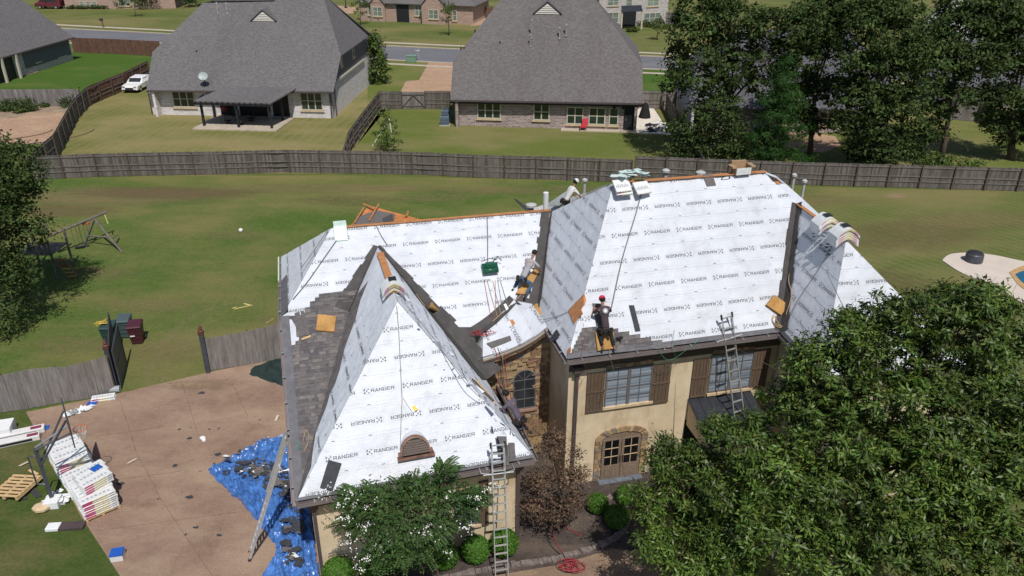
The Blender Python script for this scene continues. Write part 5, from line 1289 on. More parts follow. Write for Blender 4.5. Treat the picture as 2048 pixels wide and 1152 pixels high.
# ---- houses across the street
def far_house(label, bl, br, zt, wm, rm, wins, doors=(), depth=12., roof_h=4., bays=(), dz=.0, name='brick_house'):
    a, b = P(*bl), P(*br); h = thing(name, label, 'house', a); ax = (b-a).normalized(); back = V(-ax.y, ax.x, 0); out = -back
    hwall(h, a, b, 0, zt, wm, back); hwall(h, b-ax*.3+back*.3, b-ax*.3+back*depth, 0, zt, wm, ax*-1, .01); hwall(h, a+back*.3, a+back*depth, 0, zt, wm, ax, .3)
    e0, e1 = a+out*.5-ax*.5+Z*zt, b+out*.5+ax*.5+Z*zt; k = depth/2+.5; r0, r1 = e0+back*k+ax*k*.8+Z*roof_h, e1+back*k-ax*k*.8+Z*roof_h; f0, f1 = e0+back*2*k, e1+back*2*k
    hroof(h, [e0, e1, r1, r0], rm, ax); hroof(h, [f1, f0, r0, r1], rm, ax); hroof(h, [e1, f1, r1], rm, back); hroof(h, [f0, e0, r0], rm, back)
    plw = Plane(a, b, a+Z)
    for tl, br_, c in wins: winpix(h, plw, ax, out, tl, br_, c, glass=mat('pale_glass', (.16, .20, .18), .25, .4, .6))
    for l, r, top in doors:
        p, q = plw.at(l, top), plw.at(r, top); MB().ob(V(p.x, p.y, 0)+out*.02, ax*(q-p).dot(ax), out*.03, Z*p.z).build('porch_opening', m_black, h)
    for (l, r, ztop, proud) in bays:
        p, q = plw.at(l, bl[1]-10), plw.at(r, bl[1]-10); p0 = V(p.x, p.y, 0)+out*proud; d = ax*(q-p).dot(ax)
        w = hwall(h, p0, p0+d, 0, zt*.95, wm, back, proud, 'gable_wall'); m_ = d.length/2
        MB().slab([p0+Z*zt*.95, p0+d+Z*zt*.95, p0+d*.5+Z*(zt*.95+m_*1.1)], back*proud).build('gable', wm, h, uvf=uvw(ax, Z))
        apx = p0+d*.5+Z*(zt*.95+m_*1.1+.15)
        for s in (-1, 1):
            ee = p0+d*(.5+s*.56)+Z*(zt*.95-.15); MB().slab([ee+out*.2, apx+out*.2, apx+back*6, ee+back*6], Z*.1).build('gable_roof', rm, h)
        hwin(h, p0+d*.5-d.normalized()*.9+Z*.9, ax, out, 1.8, 1.6, 2, 2, glass=MATS.get('pale_glass'))
    return h, a, b, ax, back, out
far_house('tumbled brick house with low shrubs across the street, top left', (132, 18), (352, 17), 3.2, b_pink, r_grey2, [((157, 2), (170, 13), 1), ((170.5, 2), (182, 13), 1), ((183, 2), (195, 13), 1), ((235, -2), (262, 12), 2)])
far_house('pink brick house with two gables and dark porch across the street', (720, 41), (946, 50), 3.2, b_pink, r_grey2, [((735, 8), (756, 31), 2), ((829, 10), (845, 32), 2), ((905, 20), (914, 42), 1)], [(792, 817, 6)], bays=((848, 895, 0, 1.2), (744, 772, 0, .5)))
far_house('two storey white brick house with dark porch, top right of centre', (1196, 56), (1333, 48), 6., b_grey, r_grey2, [((1215, -4), (1237, 11), 2), ((1252, -4), (1264, 12), 1), ((1295, -4), (1317, 12), 2), ((1214, 25), (1236, 46), 2), ((1288, 26), (1320, 46), 3)], [(1243, 1273, 16)])
hw, a, b, ax, back, out = far_house('white painted house with steep gable behind the right trees', (1845, 84), (2110, 110), 3.4, mat('white_brick_far', (.66, .66, .66), .8, .05), r_blue, [((1868, 46), (1882, 62), 2)], roof_h=6.)
q = P(1915, 88); g0 = q+out*2; MB().slab([g0-ax*5+Z*0, g0+ax*5, g0+ax*5+Z*3.2, g0+Z*8.4, g0-ax*5+Z*3.2], back*.4).build('gable_wall', MATS['white_brick_far'], hw)
for s in (-1, 1): MB().slab([g0+ax*s*5.5+Z*2.8+out*.3, g0+Z*8.8+out*.3, g0+Z*8.8+back*9, g0+ax*s*5.5+Z*2.8+back*9], Z*.12).build('gable_roof', r_blue, hw)
hwin(hw, g0-ax*3.4+Z*.9, ax, out, 1.8, 1.8, 2, 2); hwin(hw, g0+ax*1.6+Z*.9, ax, out, 1.8, 1.8, 2, 2)
far_house('white house at the top right corner behind the trees', (1985, 78), (2200, 90), 5.8, MATS['white_brick_far'], r_blue, [((2010, 20), (2040, 45), 2)])
# metal porch roof of the two storey house
q0, q1 = P(1240, 58), P(1280, 56); t = thing('porch', 'dark metal roofed porch of the two storey white brick house', 'porch', q0)
MB().slab([q0+V(0, -1.6, 2.9), q1+V(0, -1.6, 2.9), q1+V(0, .3, 3.6), q0+V(0, .3, 3.6)], Z*.1).build('roof', m_slate, t)
for q in (q0, q1): MB().ob(q+V(-.1, -1.4, 0), V(.25, 0, 0), V(0, .25, 0), Z*2.9).build('column', m_trim, t)
# ------------------------------------------------------------------ cars
def car(name, label, cat, px, py, rz, col, L_=4.6, W_=1.8, H_=1.45, van=False):
    t = thing(name, label, cat, P(px, py), None, rz); mp_ = mat('paint_'+name, col, .25, .05, 2., spec=.7)
    prof = [(-.5, .32), (-.49, .55), (-.46, .78), (-.2, .90), (-.06, 1.36), (.22, 1.42), (.36, 1.30), (.47, .95), (.5, .85), (.5, .32)] if not van else [(-.5, .35), (-.49, .8), (-.36, 1.05), (-.2, 1.6), (.1, 1.75), (.42, 1.7), (.49, 1.1), (.5, .35)]
    def shell(pr, yw, m, nm, top=.78):
        mb = MB(); vs = []; k = len(pr)
        for s in (-1, 1):
            for x, z in pr: vs.append((x*L_, s*W_/2*(yw if z < 1.0 else yw*top), z*H_/1.42))
        mb.add(vs, [tuple(range(k)), tuple(range(2*k-1, k-1, -1))]+[(i, i+k, (i+1) % k+k, (i+1) % k) for i in range(k)])
        o = mb.build(nm, m, None); o.parent = t; o.location = (0, 0, 0); return o
    bo = shell(prof, 1., mp_, 'body', .8); bo.modifiers.new('b', 'BEVEL').width = .05
    def lb(c, d, nm, m, tilt=None): o = MB().box(c, d, tilt=tilt).build(nm, m, None); o.parent = t; o.location = (0, 0, 0); return o
    k = H_/1.42
    if not van:
        lb((-.135*L_, 0, 1.13*k), (.03, W_*.74, .56*k), 'windscreen', m_glass, Matrix.Rotation(rad(52), 3, 'Y')); lb((.42*L_, 0, 1.16*k), (.03, W_*.7, .42*k), 'rear_window', m_glass, Matrix.Rotation(rad(-52), 3, 'Y'))
        for s in (-1, 1): lb((.12*L_, s*W_*.425, 1.12*k), (L_*.36, .03, .32*k), 'side_window', m_glass)
    else:
        lb((-.28*L_, 0, 1.33*k), (.03, W_*.76, .62*k), 'windscreen', m_glass, Matrix.Rotation(rad(50), 3, 'Y'))
        for s in (-1, 1): lb((.1*L_, s*W_*.425, 1.33*k), (L_*.55, .03, .42*k), 'side_window', m_glass)
    for sx in (-.31, .31):
        for sy in (-1, 1):
            w = MB(); 
            w.tube([(sx*L_, sy*(W_/2-.2), .33), (sx*L_, sy*(W_/2+.01), .33)], .33, 16); o = w.build('wheel', m_black, None); o.parent = t; o.location = (0, 0, 0)
            r = MB().tube([(sx*L_, sy*(W_/2-.0), .33), (sx*L_, sy*(W_/2+.025), .33)], .19, 10).build('rim', m_alu, None); r.parent = o; r.location = (0, 0, 0)
    for s in (-1, 1): lb((-.478*L_, s*W_*.36, .66*k), (.12, .34, .16), 'headlight', m_alu); lb((-.06*L_, s*(W_/2+.05), .98*k), (.12, .16, .12), 'wing_mirror', mp_)
    lb((-.495*L_, 0, .52*k), (.06, W_*.5, .16), 'grille', m_black); lb((-.497*L_, 0, .36*k), (.05, W_*.8, .1), 'bumper_intake', m_black)
    return t
car('parked_car', 'white saloon car parked nose out beside the white brick house', 'car', 279, 178, rad(88), (.75, .75, .76))
car('minivan', 'dark red minivan parked on a drive in the top left corner', 'van', 102, 17, rad(-2), (.09, .012, .02), 5.1, 1.95, 1.75, True)
car('minivan', 'dark blue car parked behind the red minivan', 'car', 116, 8, rad(-2), (.02, .03, .07), 4.6, 1.85, 1.45)
# street furniture
def mailbox(px, py, lab, m=None):
    q = P(px, py); t = thing('mailbox', lab, 'mailbox', q); MB().ob(q-V(.06, .06, 0), V(.12, 0, 0), V(0, .12, 0), Z*1.5).build('post', m or m_post, t); MB().box(q+V(-.15, 0, 1.25), (.6, .25, .28)).build('box', m or m_black, t, bevel=.04)
    MB().ob(q-V(.35, .04, -.9), V(.4, 0, 0), V(0, .08, 0), Z*.08).build('bracket', m or m_post, t)
mailbox(207, 55, 'dark wooden mailbox post on the far verge, top left'); mailbox(838, 121, 'pale mailbox beside the tan driveway', m_alu)
q = P(823, 124); t = thing('utility_box', 'low green utility box on the verge near the tan driveway', 'utility box', q); MB().box(q+Z*.4, (1.3, .9, .8)).build('case', mat('utility_green', (.16, .27, .20), .6, .1), t, bevel=.04); MB().box(q+Z*.83, (1.4, 1., .06)).build('lid', MATS['utility_green'], t)
q = P(692, 16); t = thing('street_lamp', 'black lamp post base beside the far drive, top centre', 'lamp', q); mb = MB().lathe([(.35, 0), (.3, .15), (.12, .3), (.08, 1.), (.07, 4.2)], q, 10); mb.build('post', m_black, t); MB().lathe([(.12, 4.2), (.3, 4.5), (.25, 5.), (.02, 5.2)], q, 8).build('lantern', m_black, t)
q = P(958, 34); t = thing('wheelie_bin', 'dark green bin at the end of the far brick house', 'bin', q); MB().box(q+Z*.5, (.6, .7, 1.)).build('body', m_black, t); MB().box(q+Z*1.04, (.65, .75, .08)).build('lid', m_black, t)
t = thing('rubbish_pile', 'scattered white and dark scraps beside the tall dark fence', 'debris', P(1320, 262)); rr = random.Random(8); mb = MB(); mb2 = MB()
for k in range(26): (mb if k % 2 else mb2).box(P(1318+rr.uniform(-22, 22), 256+rr.uniform(-8, 9))+Z*(.1+rr.uniform(0, .2)), (rr.uniform(.3, .9), rr.uniform(.2, .5), .05), rr.uniform(0, 3), tilt=Matrix.Rotation(rr.uniform(0, 3), 3, 'Z')@Matrix.Rotation(rr.uniform(-.4, .4), 3, 'X'))
mb.build('white_scraps', m_white_p, t, kind='stuff'); mb2.build('dark_scraps', m_black, t, kind='stuff')
# ------------------------------------------------------------------ planting: shrubs
def shrub(label, px, py, r, m=None, n=500, size=.22, seed=0, h=None, name='shrub', grp=None, z0=0):
    q = P(px, py, z0); h = h or r*.9; t = thing(name, label, 'shrub', q, grp)
    leaves('foliage', [((q.x, q.y, q.z+h*.6), (r, r, h*.6))], n, size, m or m_leafd, t, seed, twigs=26, twr=r*.4, asp=.6)
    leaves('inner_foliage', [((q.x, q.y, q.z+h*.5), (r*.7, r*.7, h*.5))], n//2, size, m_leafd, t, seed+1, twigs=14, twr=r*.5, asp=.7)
    return t
rr = random.Random(2)
for i, x in enumerate((142, 149, 162, 172, 186, 196, 208)): shrub(('first', 'second', 'third', 'fourth', 'fifth', 'sixth', 'last')[i]+' round shrub from the left in the row before the top left house', x, 18, .7, n=220, seed=i, grp='shrubs before the top left brick house')
shrub('large dark bush at the end of the top left shrub row', 300, 18, 2.2, n=900, seed=11, size=.35, h=4.); shrub('dark bush in the middle of the top left shrub row', 245, 17, 1.2, n=500, seed=12, h=1.8)
shrub('wide bush hiding the far left of the white brick house roof edge', 385, 14, 2.6, n=1000, seed=13, size=.35, h=4.5); shrub('rounded bush behind the left roof top', 500, 12, 1.4, n=300, seed=14, size=.3, h=2.5)
for i, (x, y, r) in enumerate(((738, 40, .8), (748, 41, .8), (758, 42, .8), (781, 38, .6), (788, 38, .6), (798, 38, .5), (826, 37, .8), (840, 37, .8), (852, 46, .7), (862, 47, .6), (885, 47, .6), (913, 46, .8), (895, 45, .8))): shrub(('leftmost shrub under the left window', 'second shrub under the left window', 'third shrub under the left window', 'shrub just left of the porch path', 'shrub at the foot of the porch', 'small shrub touching the dark porch', 'left shrub under the middle window', 'right shrub under the middle window', 'left shrub at the front gable', 'small shrub beneath the gable window', 'shrub at the right foot of the gable', 'rightmost shrub before the brick end wall', 'shrub between gable and end window')[i]+' of the pink brick house', x, y, r, n=200, seed=20+i, grp='shrubs before the pink brick house')
for i, (x, y, r) in enumerate(((1228, 50, 1.), (1283, 52, .9), (1296, 54, .9), (1308, 55, .9), (1330, 58, .8), (1259, 64, .6), (1271, 64, .6))): shrub(('left shrub beside the porch', 'shrub right of the porch', 'second shrub right of the porch', 'third shrub right of the porch', 'rightmost shrub at the corner', 'left small shrub on the lawn edge', 'right small shrub on the lawn edge')[i]+' of the two storey white brick house', x, y, r, n=220, seed=40+i, grp='shrubs before the two storey house')
for i, (x, y, r) in enumerate(((2, 220, 1.), (18, 222, .8), (42, 217, 1.2), (40, 225, .7), (62, 222, .7), (90, 214, .4), (138, 214, .9), (146, 208, 1.2))): shrub(('bush cut by the left picture edge', 'round bush second from the left edge', 'large dark bush at the fence', 'small bush below the large dark one', 'lone middle bush', 'tiny bush at the fence', 'bush near the fence corner', 'tall bush in the fence corner')[i]+' in the left gravel bed', x, y, r, n=380, seed=60+i, grp='bushes in the left gravel bed', size=.2)
t = thing('shrub', 'tall dense green laurel at the right corner of the white brick house', 'shrub', P(757, 166))
q = P(757, 166); leaves('foliage', [((q.x, q.y, 1.2), (1.5, 1.5, 1.5)), ((q.x-.1, q.y, 3.), (1.3, 1.3, 1.8)), ((q.x-.2, q.y, 4.6), (.9, .9, 1.4))], 4500, .28, m_leaf, t, 77, twigs=60, twr=.5, asp=.55)
# small street trees
def stree(label, px, py, h, r, n=700, lm=None, seed=0, size=.28):
    q = P(px, py); tree('street_tree', label, 'tree', q, [((q.x, q.y, h*.68), (r, r, h*.3)), ((q.x+r*.2, q.y, h*.85), (r*.6, r*.6, h*.18))], n, size, lm or m_leaf, seed, .09, twigs=20, twr=.35, limbs=False)
    MB().lathe([(.9, .02), (.8, .06), (.1, .1)], q, 12).build('mulch_ring', g_mulch, bpy.data.objects[[o.name for o in COL.objects if o.name.startswith('street_tree')][-1]]) if False else None
stree('young tree on the lawn before the top left brick house', 272, 33, 3.6, 1.5, seed=1); stree('slim young tree on the lawn before the pink brick house', 897, 71, 5.2, 1.3, seed=2); stree('small round tree before the two storey white brick house', 1314, 80, 3.6, .9, seed=3); stree('leafy tree rising behind the right roof corner of the white house', 722, 50, 4.5, 1.5, seed=4)
t1 = P(775, 306); tree('staked_tree', 'young staked tree in the centre back yard', 'tree', t1, [((t1.x, t1.y, 1.9), (1.1, 1.1, 1.3)), ((t1.x, t1.y, 3.1), (.6, .6, 1.)), ((t1.x+.2, t1.y, 1.), (1., 1., .6))], 1500, .2, m_leaf, 9, .05, twigs=40, twr=.3, limbs=False)
for k, (a_, b_) in enumerate((((745, 292), (772, 248)), ((783, 265), (778, 236)))):
    t = thing('tree_stake', ('long' if k == 0 else 'short')+' white stake leaning on the young tree in the back yard', 'stake', P(*a_)); p = P(*a_); MB().tube([p, PY(b_[0], b_[1], p.y+.3)], .035, 5).build('pole', m_white_p, t)
# ------------------------------------------------------------------ big trees
def bg(label, base, spec, n, seed, lm=None, trunk=.28, size=.34, name='tree', twr=.62, twigs=46):
    q = P(*base); bl = [(PY(x, y, q.y+dy), (r, r, r*.85)) for x, y, r, dy in spec]
    return tree(name, label, 'tree', q, bl, n, size, lm or m_leafd, seed, trunk, twigs=twigs, twr=twr, inner=.2, asp=.5)
bg('tall broad dark tree right of the brown brick house, cut by the top edge', (1470, 322), [(1400, 70, 2.6, 0), (1470, 30, 2.8, 1), (1540, 70, 2.6, 0), (1390, 140, 2.2, -1), (1460, 120, 2.4, 0), (1530, 150, 2.2, 1), (1440, 190, 1.8, 0), (1350, 170, 1.2, 0), (1600, 60, 2.2, 0), (1400, 10, 2., 0), (1355, 120, 1.1, 0)], 19000, 101)
bg('tall tree behind the pine, thinner crown with gaps over the hidden roof', (1620, 318), [(1600, 110, 1.9, 0), (1640, 40, 2.2, 1), (1690, 10, 1.8, 0), (1580, 200, 1.6, 0), (1640, 170, 1.5, 1), (1610, 240, 1.3, 0), (1660, 90, 1.2, 0)], 15000, 102)
bg('bushy low tree left of the pine against the back fence', (1425, 340), [(1400, 240, 1.5, 0), (1440, 225, 1.6, 0), (1385, 280, 1.4, 0), (1430, 290, 1.8, 0), (1470, 260, 1.3, 0), (1455, 310, 1.2, -.5), (1400, 320, 1.1, -.5), (1360, 300, 1.1, 0), (1500, 300, 1.3, 0), (1350, 250, .9, 0)], 9000, 103, m_leaf if False else m_leafd, .15, .26, twr=.5)
q = P(1540, 345); bl = []
rr = random.Random(5)
for k in range(16): zz = 1.2+k*.52; rr_ = 2.9*(1-k/17.5)**.8; bl += [((q.x+math.cos(k*2.4)*rr_*.45, q.y+math.sin(k*2.4)*rr_*.45, zz), (rr_*.75, rr_*.75, .55))]
tree('pine_tree', 'dark green pine tree standing at the back fence', 'tree', q, bl, 20000, .28, m_leafp, 104, .2, twigs=18, twr=.4, asp=.16, inner=.35, limbs=False)
bg('tall dark oak whose low branches hang over the right back fence', (1762, 345), [(1760, 60, 2.3, 0), (1720, 110, 2., 0), (1800, 120, 2.1, 0), (1760, 150, 2.2, 0), (1720, 200, 2., 0), (1800, 210, 2., 0), (1750, 250, 2.1, 0), (1830, 60, 1.8, 1), (1690, 250, 1.3, 0), (1830, 270, 1.2, 0), (1770, 300, 1.7, -1), (1730, 30, 1.6, 0), (1790, 10, 1.8, 0), (1840, 170, 1.3, 0), (1720, 300, 1.2, 0), (1820, 305, 1.0, 0), (1690, 180, 1.3, 1)], 22000, 105)
bg('tall tree with thin light crown right of the oak', (1880, 330), [(1880, 130, 2., 0), (1920, 60, 2.2, 1), (1900, 200, 1.6, 0), (1960, 120, 2., 0), (1860, 260, 1.2, 0), (1940, 10, 2., 1), (1990, 40, 2., 1), (1860, 90, 1.3, 0)], 16000, 106)
bg('dark leaning tree at the right edge of the picture', (2022, 320), [(2030, 190, 2.2, 0), (2010, 120, 2., 0), (2060, 80, 2.4, 0), (1970, 200, 1.5, 0), (2080, 240, 2.2, 0), (2020, 260, 1.4, 0), (2040, 20, 2., 0), (1990, 250, 1.1, 0)], 15000, 107, trunk=.35)
bg('weedy green vine growth along the top of the right back fence', (1870, 340), [(1840, 325, .7, 0), (1870, 322, .8, 0), (1900, 328, .7, 0), (1930, 330, .6, 0), (1960, 330, .5, 0)], 2600, 108, m_leaf, .05, .2, 'climbing_plant', .3, 30)
# left edge
bg('large dark tree at the left edge shading the play set', (-30, 620), [(20, 340, 1.7, 0), (-20, 400, 2.2, 0), (35, 385, 1.0, 0), (20, 470, 1.8, -1), (-40, 500, 2.4, 0), (25, 540, 1.2, -2), (0, 600, 1.6, -2), (-60, 340, 2., 0), (10, 640, .8, -3), (60, 350, .8, 0), (-10, 320, 1.5, 0)], 20000, 110, m_leafd, .3, .2, twr=.45, twigs=80)
# ---- foreground tree, right
def fgt(label, base, spec, n, seed, lm=None, size=.17, trunk=.16):
    q = base; bl = [(PY(x, y, Y), (r*.88, r*.88, r*.8)) for x, y, Y, r in spec]
    return tree('maple_tree', label, 'tree', q, bl, n, size, lm or m_leaf, seed, trunk, twigs=50, twr=.26, asp=.34, inner=.24)
fgt('big leafy green tree in the right foreground hiding the end of the house', V(10.3, 17.6, 0), [(1700, 668, 18.6, .8), (1765, 638, 18.6, .85), (1825, 632, 18.6, .85), (1885, 625, 18.6, .85), (1952, 605, 18.6, .9), (2015, 660, 18.6, .85), (1625, 720, 18.6, .65), (1755, 715, 18.6, 1.25), (1665, 770, 18.6, 1.25), (1570, 850, 18.4, 1.2), (1490, 900, 18., 1.1), (1850, 730, 18.6, 1.3), (1940, 665, 18.6, 1.3), (2010, 740, 18.6, 1.4), (1660, 880, 17.4, 1.4), (1760, 830, 17.4, 1.5), (1870, 850, 17.2, 1.5), (1980, 850, 17.2, 1.5), (1560, 960, 16.8, 1.2), (1660, 1000, 16.2, 1.4), (1790, 960, 16., 1.5), (1900, 980, 16., 1.5), (2020, 970, 16., 1.5), (1550, 1070, 15.6, 1.1), (1660, 1110, 15.2, 1.2), (1780, 1090, 15., 1.3), (1890, 1110, 15., 1.3), (2000, 1090, 15., 1.3), (1940, 600, 18.6, .5), (1720, 655, 18.6, .6), (1620, 700, 18.6, .5), (1600, 790, 18.8, .7), (2060, 860, 17, 1.4), (1590, 735, 18.7, .45)], 115000, 201, size=.17)
fgt('smaller leafy tree nearer the front doors, beside the big green tree', V(5.6, 18.2, 0), [(1325, 925, 18.6, .55), (1345, 985, 18.4, .6), (1300, 1020, 18.2, .55), (1400, 930, 18.4, .7), (1390, 1030, 17.6, .85), (1310, 1090, 17., .6), (1450, 1000, 17.2, .8), (1380, 1120, 16.4, .8), (1470, 1100, 16., .8), (1280, 990, 18.2, .3), (1440, 860, 18.6, .5), (1330, 890, 18.6, .3)], 32000, 202, size=.15)
# ---- crape myrtle with white blossom
q = V(-1.9, 17.7, 0); spec = [(745, 1010, 17.9, .7), (825, 990, 18., .65), (895, 990, 18., .6), (710, 1050, 17.6, .45), (780, 1060, 17.2, .75), (860, 1055, 17.2, .7), (925, 1020, 17.8, .45), (760, 1105, 17., .5), (830, 1105, 16.9, .5), (888, 945, 18.2, .25), (705, 1000, 18.1, .35), (945, 1000, 18., .3)]
bl = [(PY(x, y, Y), (r, r, r*.75)) for x, y, Y, r in spec]
tm = tree('crape_myrtle', 'crape myrtle tree with white blossom before the front wing', 'tree', q, bl, 11000, .12, m_leafm, 203, .07, twigs=60, twr=.25, asp=.45, inner=.4)
def fronds(parent, bl, n, m, seed, L=.75):          # long arching sprays of paired leaves
    rs = random.Random(seed); mb = MB()
    cs = [Vector(c) for c, r in bl]; ctr = sum(cs, V(0, 0, 0))/len(cs)-V(0, 0, .5)
    for _ in range(n):
        c, r = rs.choice(bl); d = V(rs.gauss(0, 1), rs.gauss(0, 1), abs(rs.gauss(.35, .6))).normalized(); s = Vector(c)+Vector((d.x*r[0], d.y*r[1], d.z*r[2]))*rs.uniform(.35, .85)
        dr = ((s-ctr).normalized()+d*.6).normalized(); ln = L*rs.uniform(.6, 1.2); side = dr.cross(Z).normalized(); k = int(ln/.05)
        for i in range(k):
            t = i/k; p = s+dr*ln*t-Z*(t*t*ln*.45); tl = .11*(1-.5*abs(t-.4)); dd = (dr-Z*.9*t).normalized(); nn = side.cross(dd).normalized()
            for sg in (-1, 1):
                e = (side*sg*.9+dd*.45).normalized()*tl; f = dd*.028
                mb.add([p, p+e*.5-f+nn*.012, p+e, p+e*.5+f+nn*.012], [(0, 1, 2, 3)])
    mb.build('leaf_spray', m, parent, kind='stuff')
fronds(tm, bl, 330, m_leafm, 5, .55)
rs = np.random.RandomState(3); bs = []
for x, y, Y, r in ((705, 985, 17.8, .3), (690, 1030, 17.4, .35), (735, 1065, 17.2, .3), (700, 1085, 17., .3), (770, 1085, 16.9, .28), (870, 1065, 17, .3), (930, 1060, 17.2, .25), (955, 1000, 17.8, .3), (790, 950, 18.2, .22), (835, 1070, 16.8, .2), (650, 985, 18., .25), (905, 990, 17.9, .22), (985, 975, 18., .25), (745, 1010, 17.6, .2), (725, 1120, 16.8, .35), (890, 1105, 16.8, .2)): bs.append((PY(x, y, Y), (r, r, r)))
leaves('blossom', [(c_+(c_-EYE).normalized()*-.35, r_) for c_, r_ in bs], 800, .05, m_bloom, tm, 44, twigs=9, twr=.1, asp=.9)
# ---- dry brown maple by the tower
q = P(1118, 1066); bl = [(PY(x, y, Y), (r, r, r*.8)) for x, y, Y, r in ((1100, 900, 21.2, .5), (1130, 950, 21., .6), (1085, 960, 21., .55), (1150, 1000, 20.8, .5), (1070, 1010, 20.8, .5), (1110, 1020, 20.6, .6), (1110, 870, 21.4, .35), (1160, 950, 21., .35), (1150, 905, 21.2, .25))]
tree('japanese_maple', 'withered brown leaved maple beside the stone tower', 'tree', q, bl, 5000, .10, m_leafb, 204, .05, twigs=60, twr=.22, asp=.6, inner=.5, bark=mat('pale_bark', (.24, .19, .16), .9, .2))
# ---- clipped box balls
def boxball(label, px, py, r, seed):
    q = P(px, py); t = thing('boxwood', label, 'shrub', q, 'clipped round boxwoods')
    c = V(q.x, q.y, r*.95); rs = np.random.RandomState(seed)
    MB().ball(c, r*.93, 12, sq=(1, 1, .95)).build('dense_core', m_box, t, smooth=True)
    n = 5200; d = rs.normal(size=(n, 3)); d /= np.linalg.norm(d, axis=1)[:, None]; C = np.array(c)+d*(r*rs.uniform(.9, 1.03, n))[:, None]*np.array([1, 1, .95])
    Nn = d+rs.normal(size=(n, 3))*.6; Nn /= np.linalg.norm(Nn, axis=1)[:, None]; a = rs.normal(size=(n, 3)); a -= Nn*(a*Nn).sum(1)[:, None]; a /= np.linalg.norm(a, axis=1)[:, None]; b = np.cross(Nn, a); s = rs.uniform(.03, .055, n)[:, None]
    V4 = np.stack([C-a*s, C+b*s*.6, C+a*s, C-b*s*.6], 1).reshape(-1, 3)-np.array(ORG[t.name])
    me = bpy.data.meshes.new('foliage'); me.vertices.add(4*n); me.vertices.foreach_set('co', V4.astype(np.float32).ravel()); me.loops.add(4*n); me.loops.foreach_set('vertex_index', np.arange(4*n, dtype=np.int32)); me.polygons.add(n); me.polygons.foreach_set('loop_start', np.arange(0, 4*n, 4, dtype=np.int32)); me.update(calc_edges=True); me.materials.append(m_box)
    o = bpy.data.objects.new('foliage', me); COL.objects.link(o); o.parent = t
for i, (x, y, r, lab) in enumerate(((680, 1168, .52, 'leftmost clipped round boxwood at the corner of the front wing'), (745, 1152, .4, 'clipped boxwood under the left side of the crape myrtle'), (800, 1135, .42, 'clipped boxwood directly under the crape myrtle blossom'), (889, 1130, .47, 'clipped round boxwood right of the crape myrtle'), (951, 1118, .47, 'clipped round boxwood left of the front ladder'), (1008, 1105, .48, 'clipped round boxwood behind the front ladder'), (1194, 1022, .38, 'small clipped boxwood left of the french doors'), (1251, 1005, .38, 'small clipped boxwood before the french doors'), (1232, 1050, .42, 'shaded boxwood beside the stone edging under the green tree'))): boxball(lab, x, y, r, i)
# ------------------------------------------------------------------ things on the ground
from mathutils import noise as mn
def cloth(name, label, cat, rows, m, nu=46, nv=60, amp=.09, sc=1.6, seed=0, parent=None, edge=.01):
    """rows: (y, xleft, xright) pixels from far to near"""
    ys = [r[0] for r in rows]; t = []; vs = []; fs = []
    for j in range(nv+1):
        y = ys[0]+(ys[-1]-ys[0])*j/nv; k = max(i for i in range(len(ys)) if ys[i] <= y+1e-6); k = min(k, len(ys)-2); f = (y-ys[k])/(ys[k+1]-ys[k])
        xl = rows[k][1]+(rows[k+1][1]-rows[k][1])*f; xr = rows[k][2]+(rows[k+1][2]-rows[k][2])*f
        for i in range(nu+1):
            p = P(xl+(xr-xl)*i/nu, y); q = V(p.x*sc+seed, p.y*sc, 0)
            h = (1-abs(mn.noise(V(q.x*1.6+q.y*.5, q.y*.5, 0)))*2.2)**3*.8+(1-abs(mn.noise(q*2.3+V(5, 0, 0)))*2)**3*.45+abs(mn.noise(q*5.1))*.35; h = max(0, h)
            e = min(1, min(i, nu-i, j, nv-j)/3.+.1); w_ = mn.noise_vector(q*1.7)*.08*(1 if 0 < i < nu else 1.5)
            vs.append(p+V(w_.x, w_.y, .02+amp*h*e))
    for j in range(nv):
        for i in range(nu): a = j*(nu+1)+i; fs.append((a, a+nu+1, a+nu+2, a+1))
    mb = MB().add(vs, fs); o = mb.build(name, m, None, label, cat, smooth=True, origin=P(rows[0][1], rows[0][0]))
    return o
tp = cloth('tarpaulin', 'crumpled blue tarpaulin spread along the left side of the house', 'tarpaulin', [(866, 583, 600), (885, 525, 606), (912, 470, 610), (940, 415, 614), (975, 448, 618), (1010, 488, 622), (1050, 520, 626), (1085, 548, 630), (1110, 552, 632), (1152, 528, 640), (1230, 500, 660)], m_tarp, 130, 160, .2, 2.4)
m_dtarp = mat('dark_green_tarp', (.022, .04, .038), .5, .4, 2., 1., 8.)
cloth('tarpaulin', 'dark green crumpled tarpaulin between the near fence and the house corner', 'tarpaulin', [(709, 566, 600), (722, 540, 604), (738, 502, 606), (750, 500, 608), (764, 540, 612), (775, 570, 614)], m_dtarp, 26, 26, .1, 2., 3)
def scrap_mb(mb, p, r, rr, lift=.02, m=0):
    n = rr.choice((5, 6, 7)); a0 = rr.uniform(0, 6.28); el = rr.uniform(.35, .9); pts = []
    for i in range(n):
        a = a0+i*6.283/n; pts.append(p+V(math.cos(a)*r*rr.uniform(.35, 1.3), math.sin(a)*r*el*rr.uniform(.35, 1.3), lift+rr.uniform(0, r*.22)))
    mb.slab(pts, Z*.008, m)
rr = random.Random(12)
mb = MB()
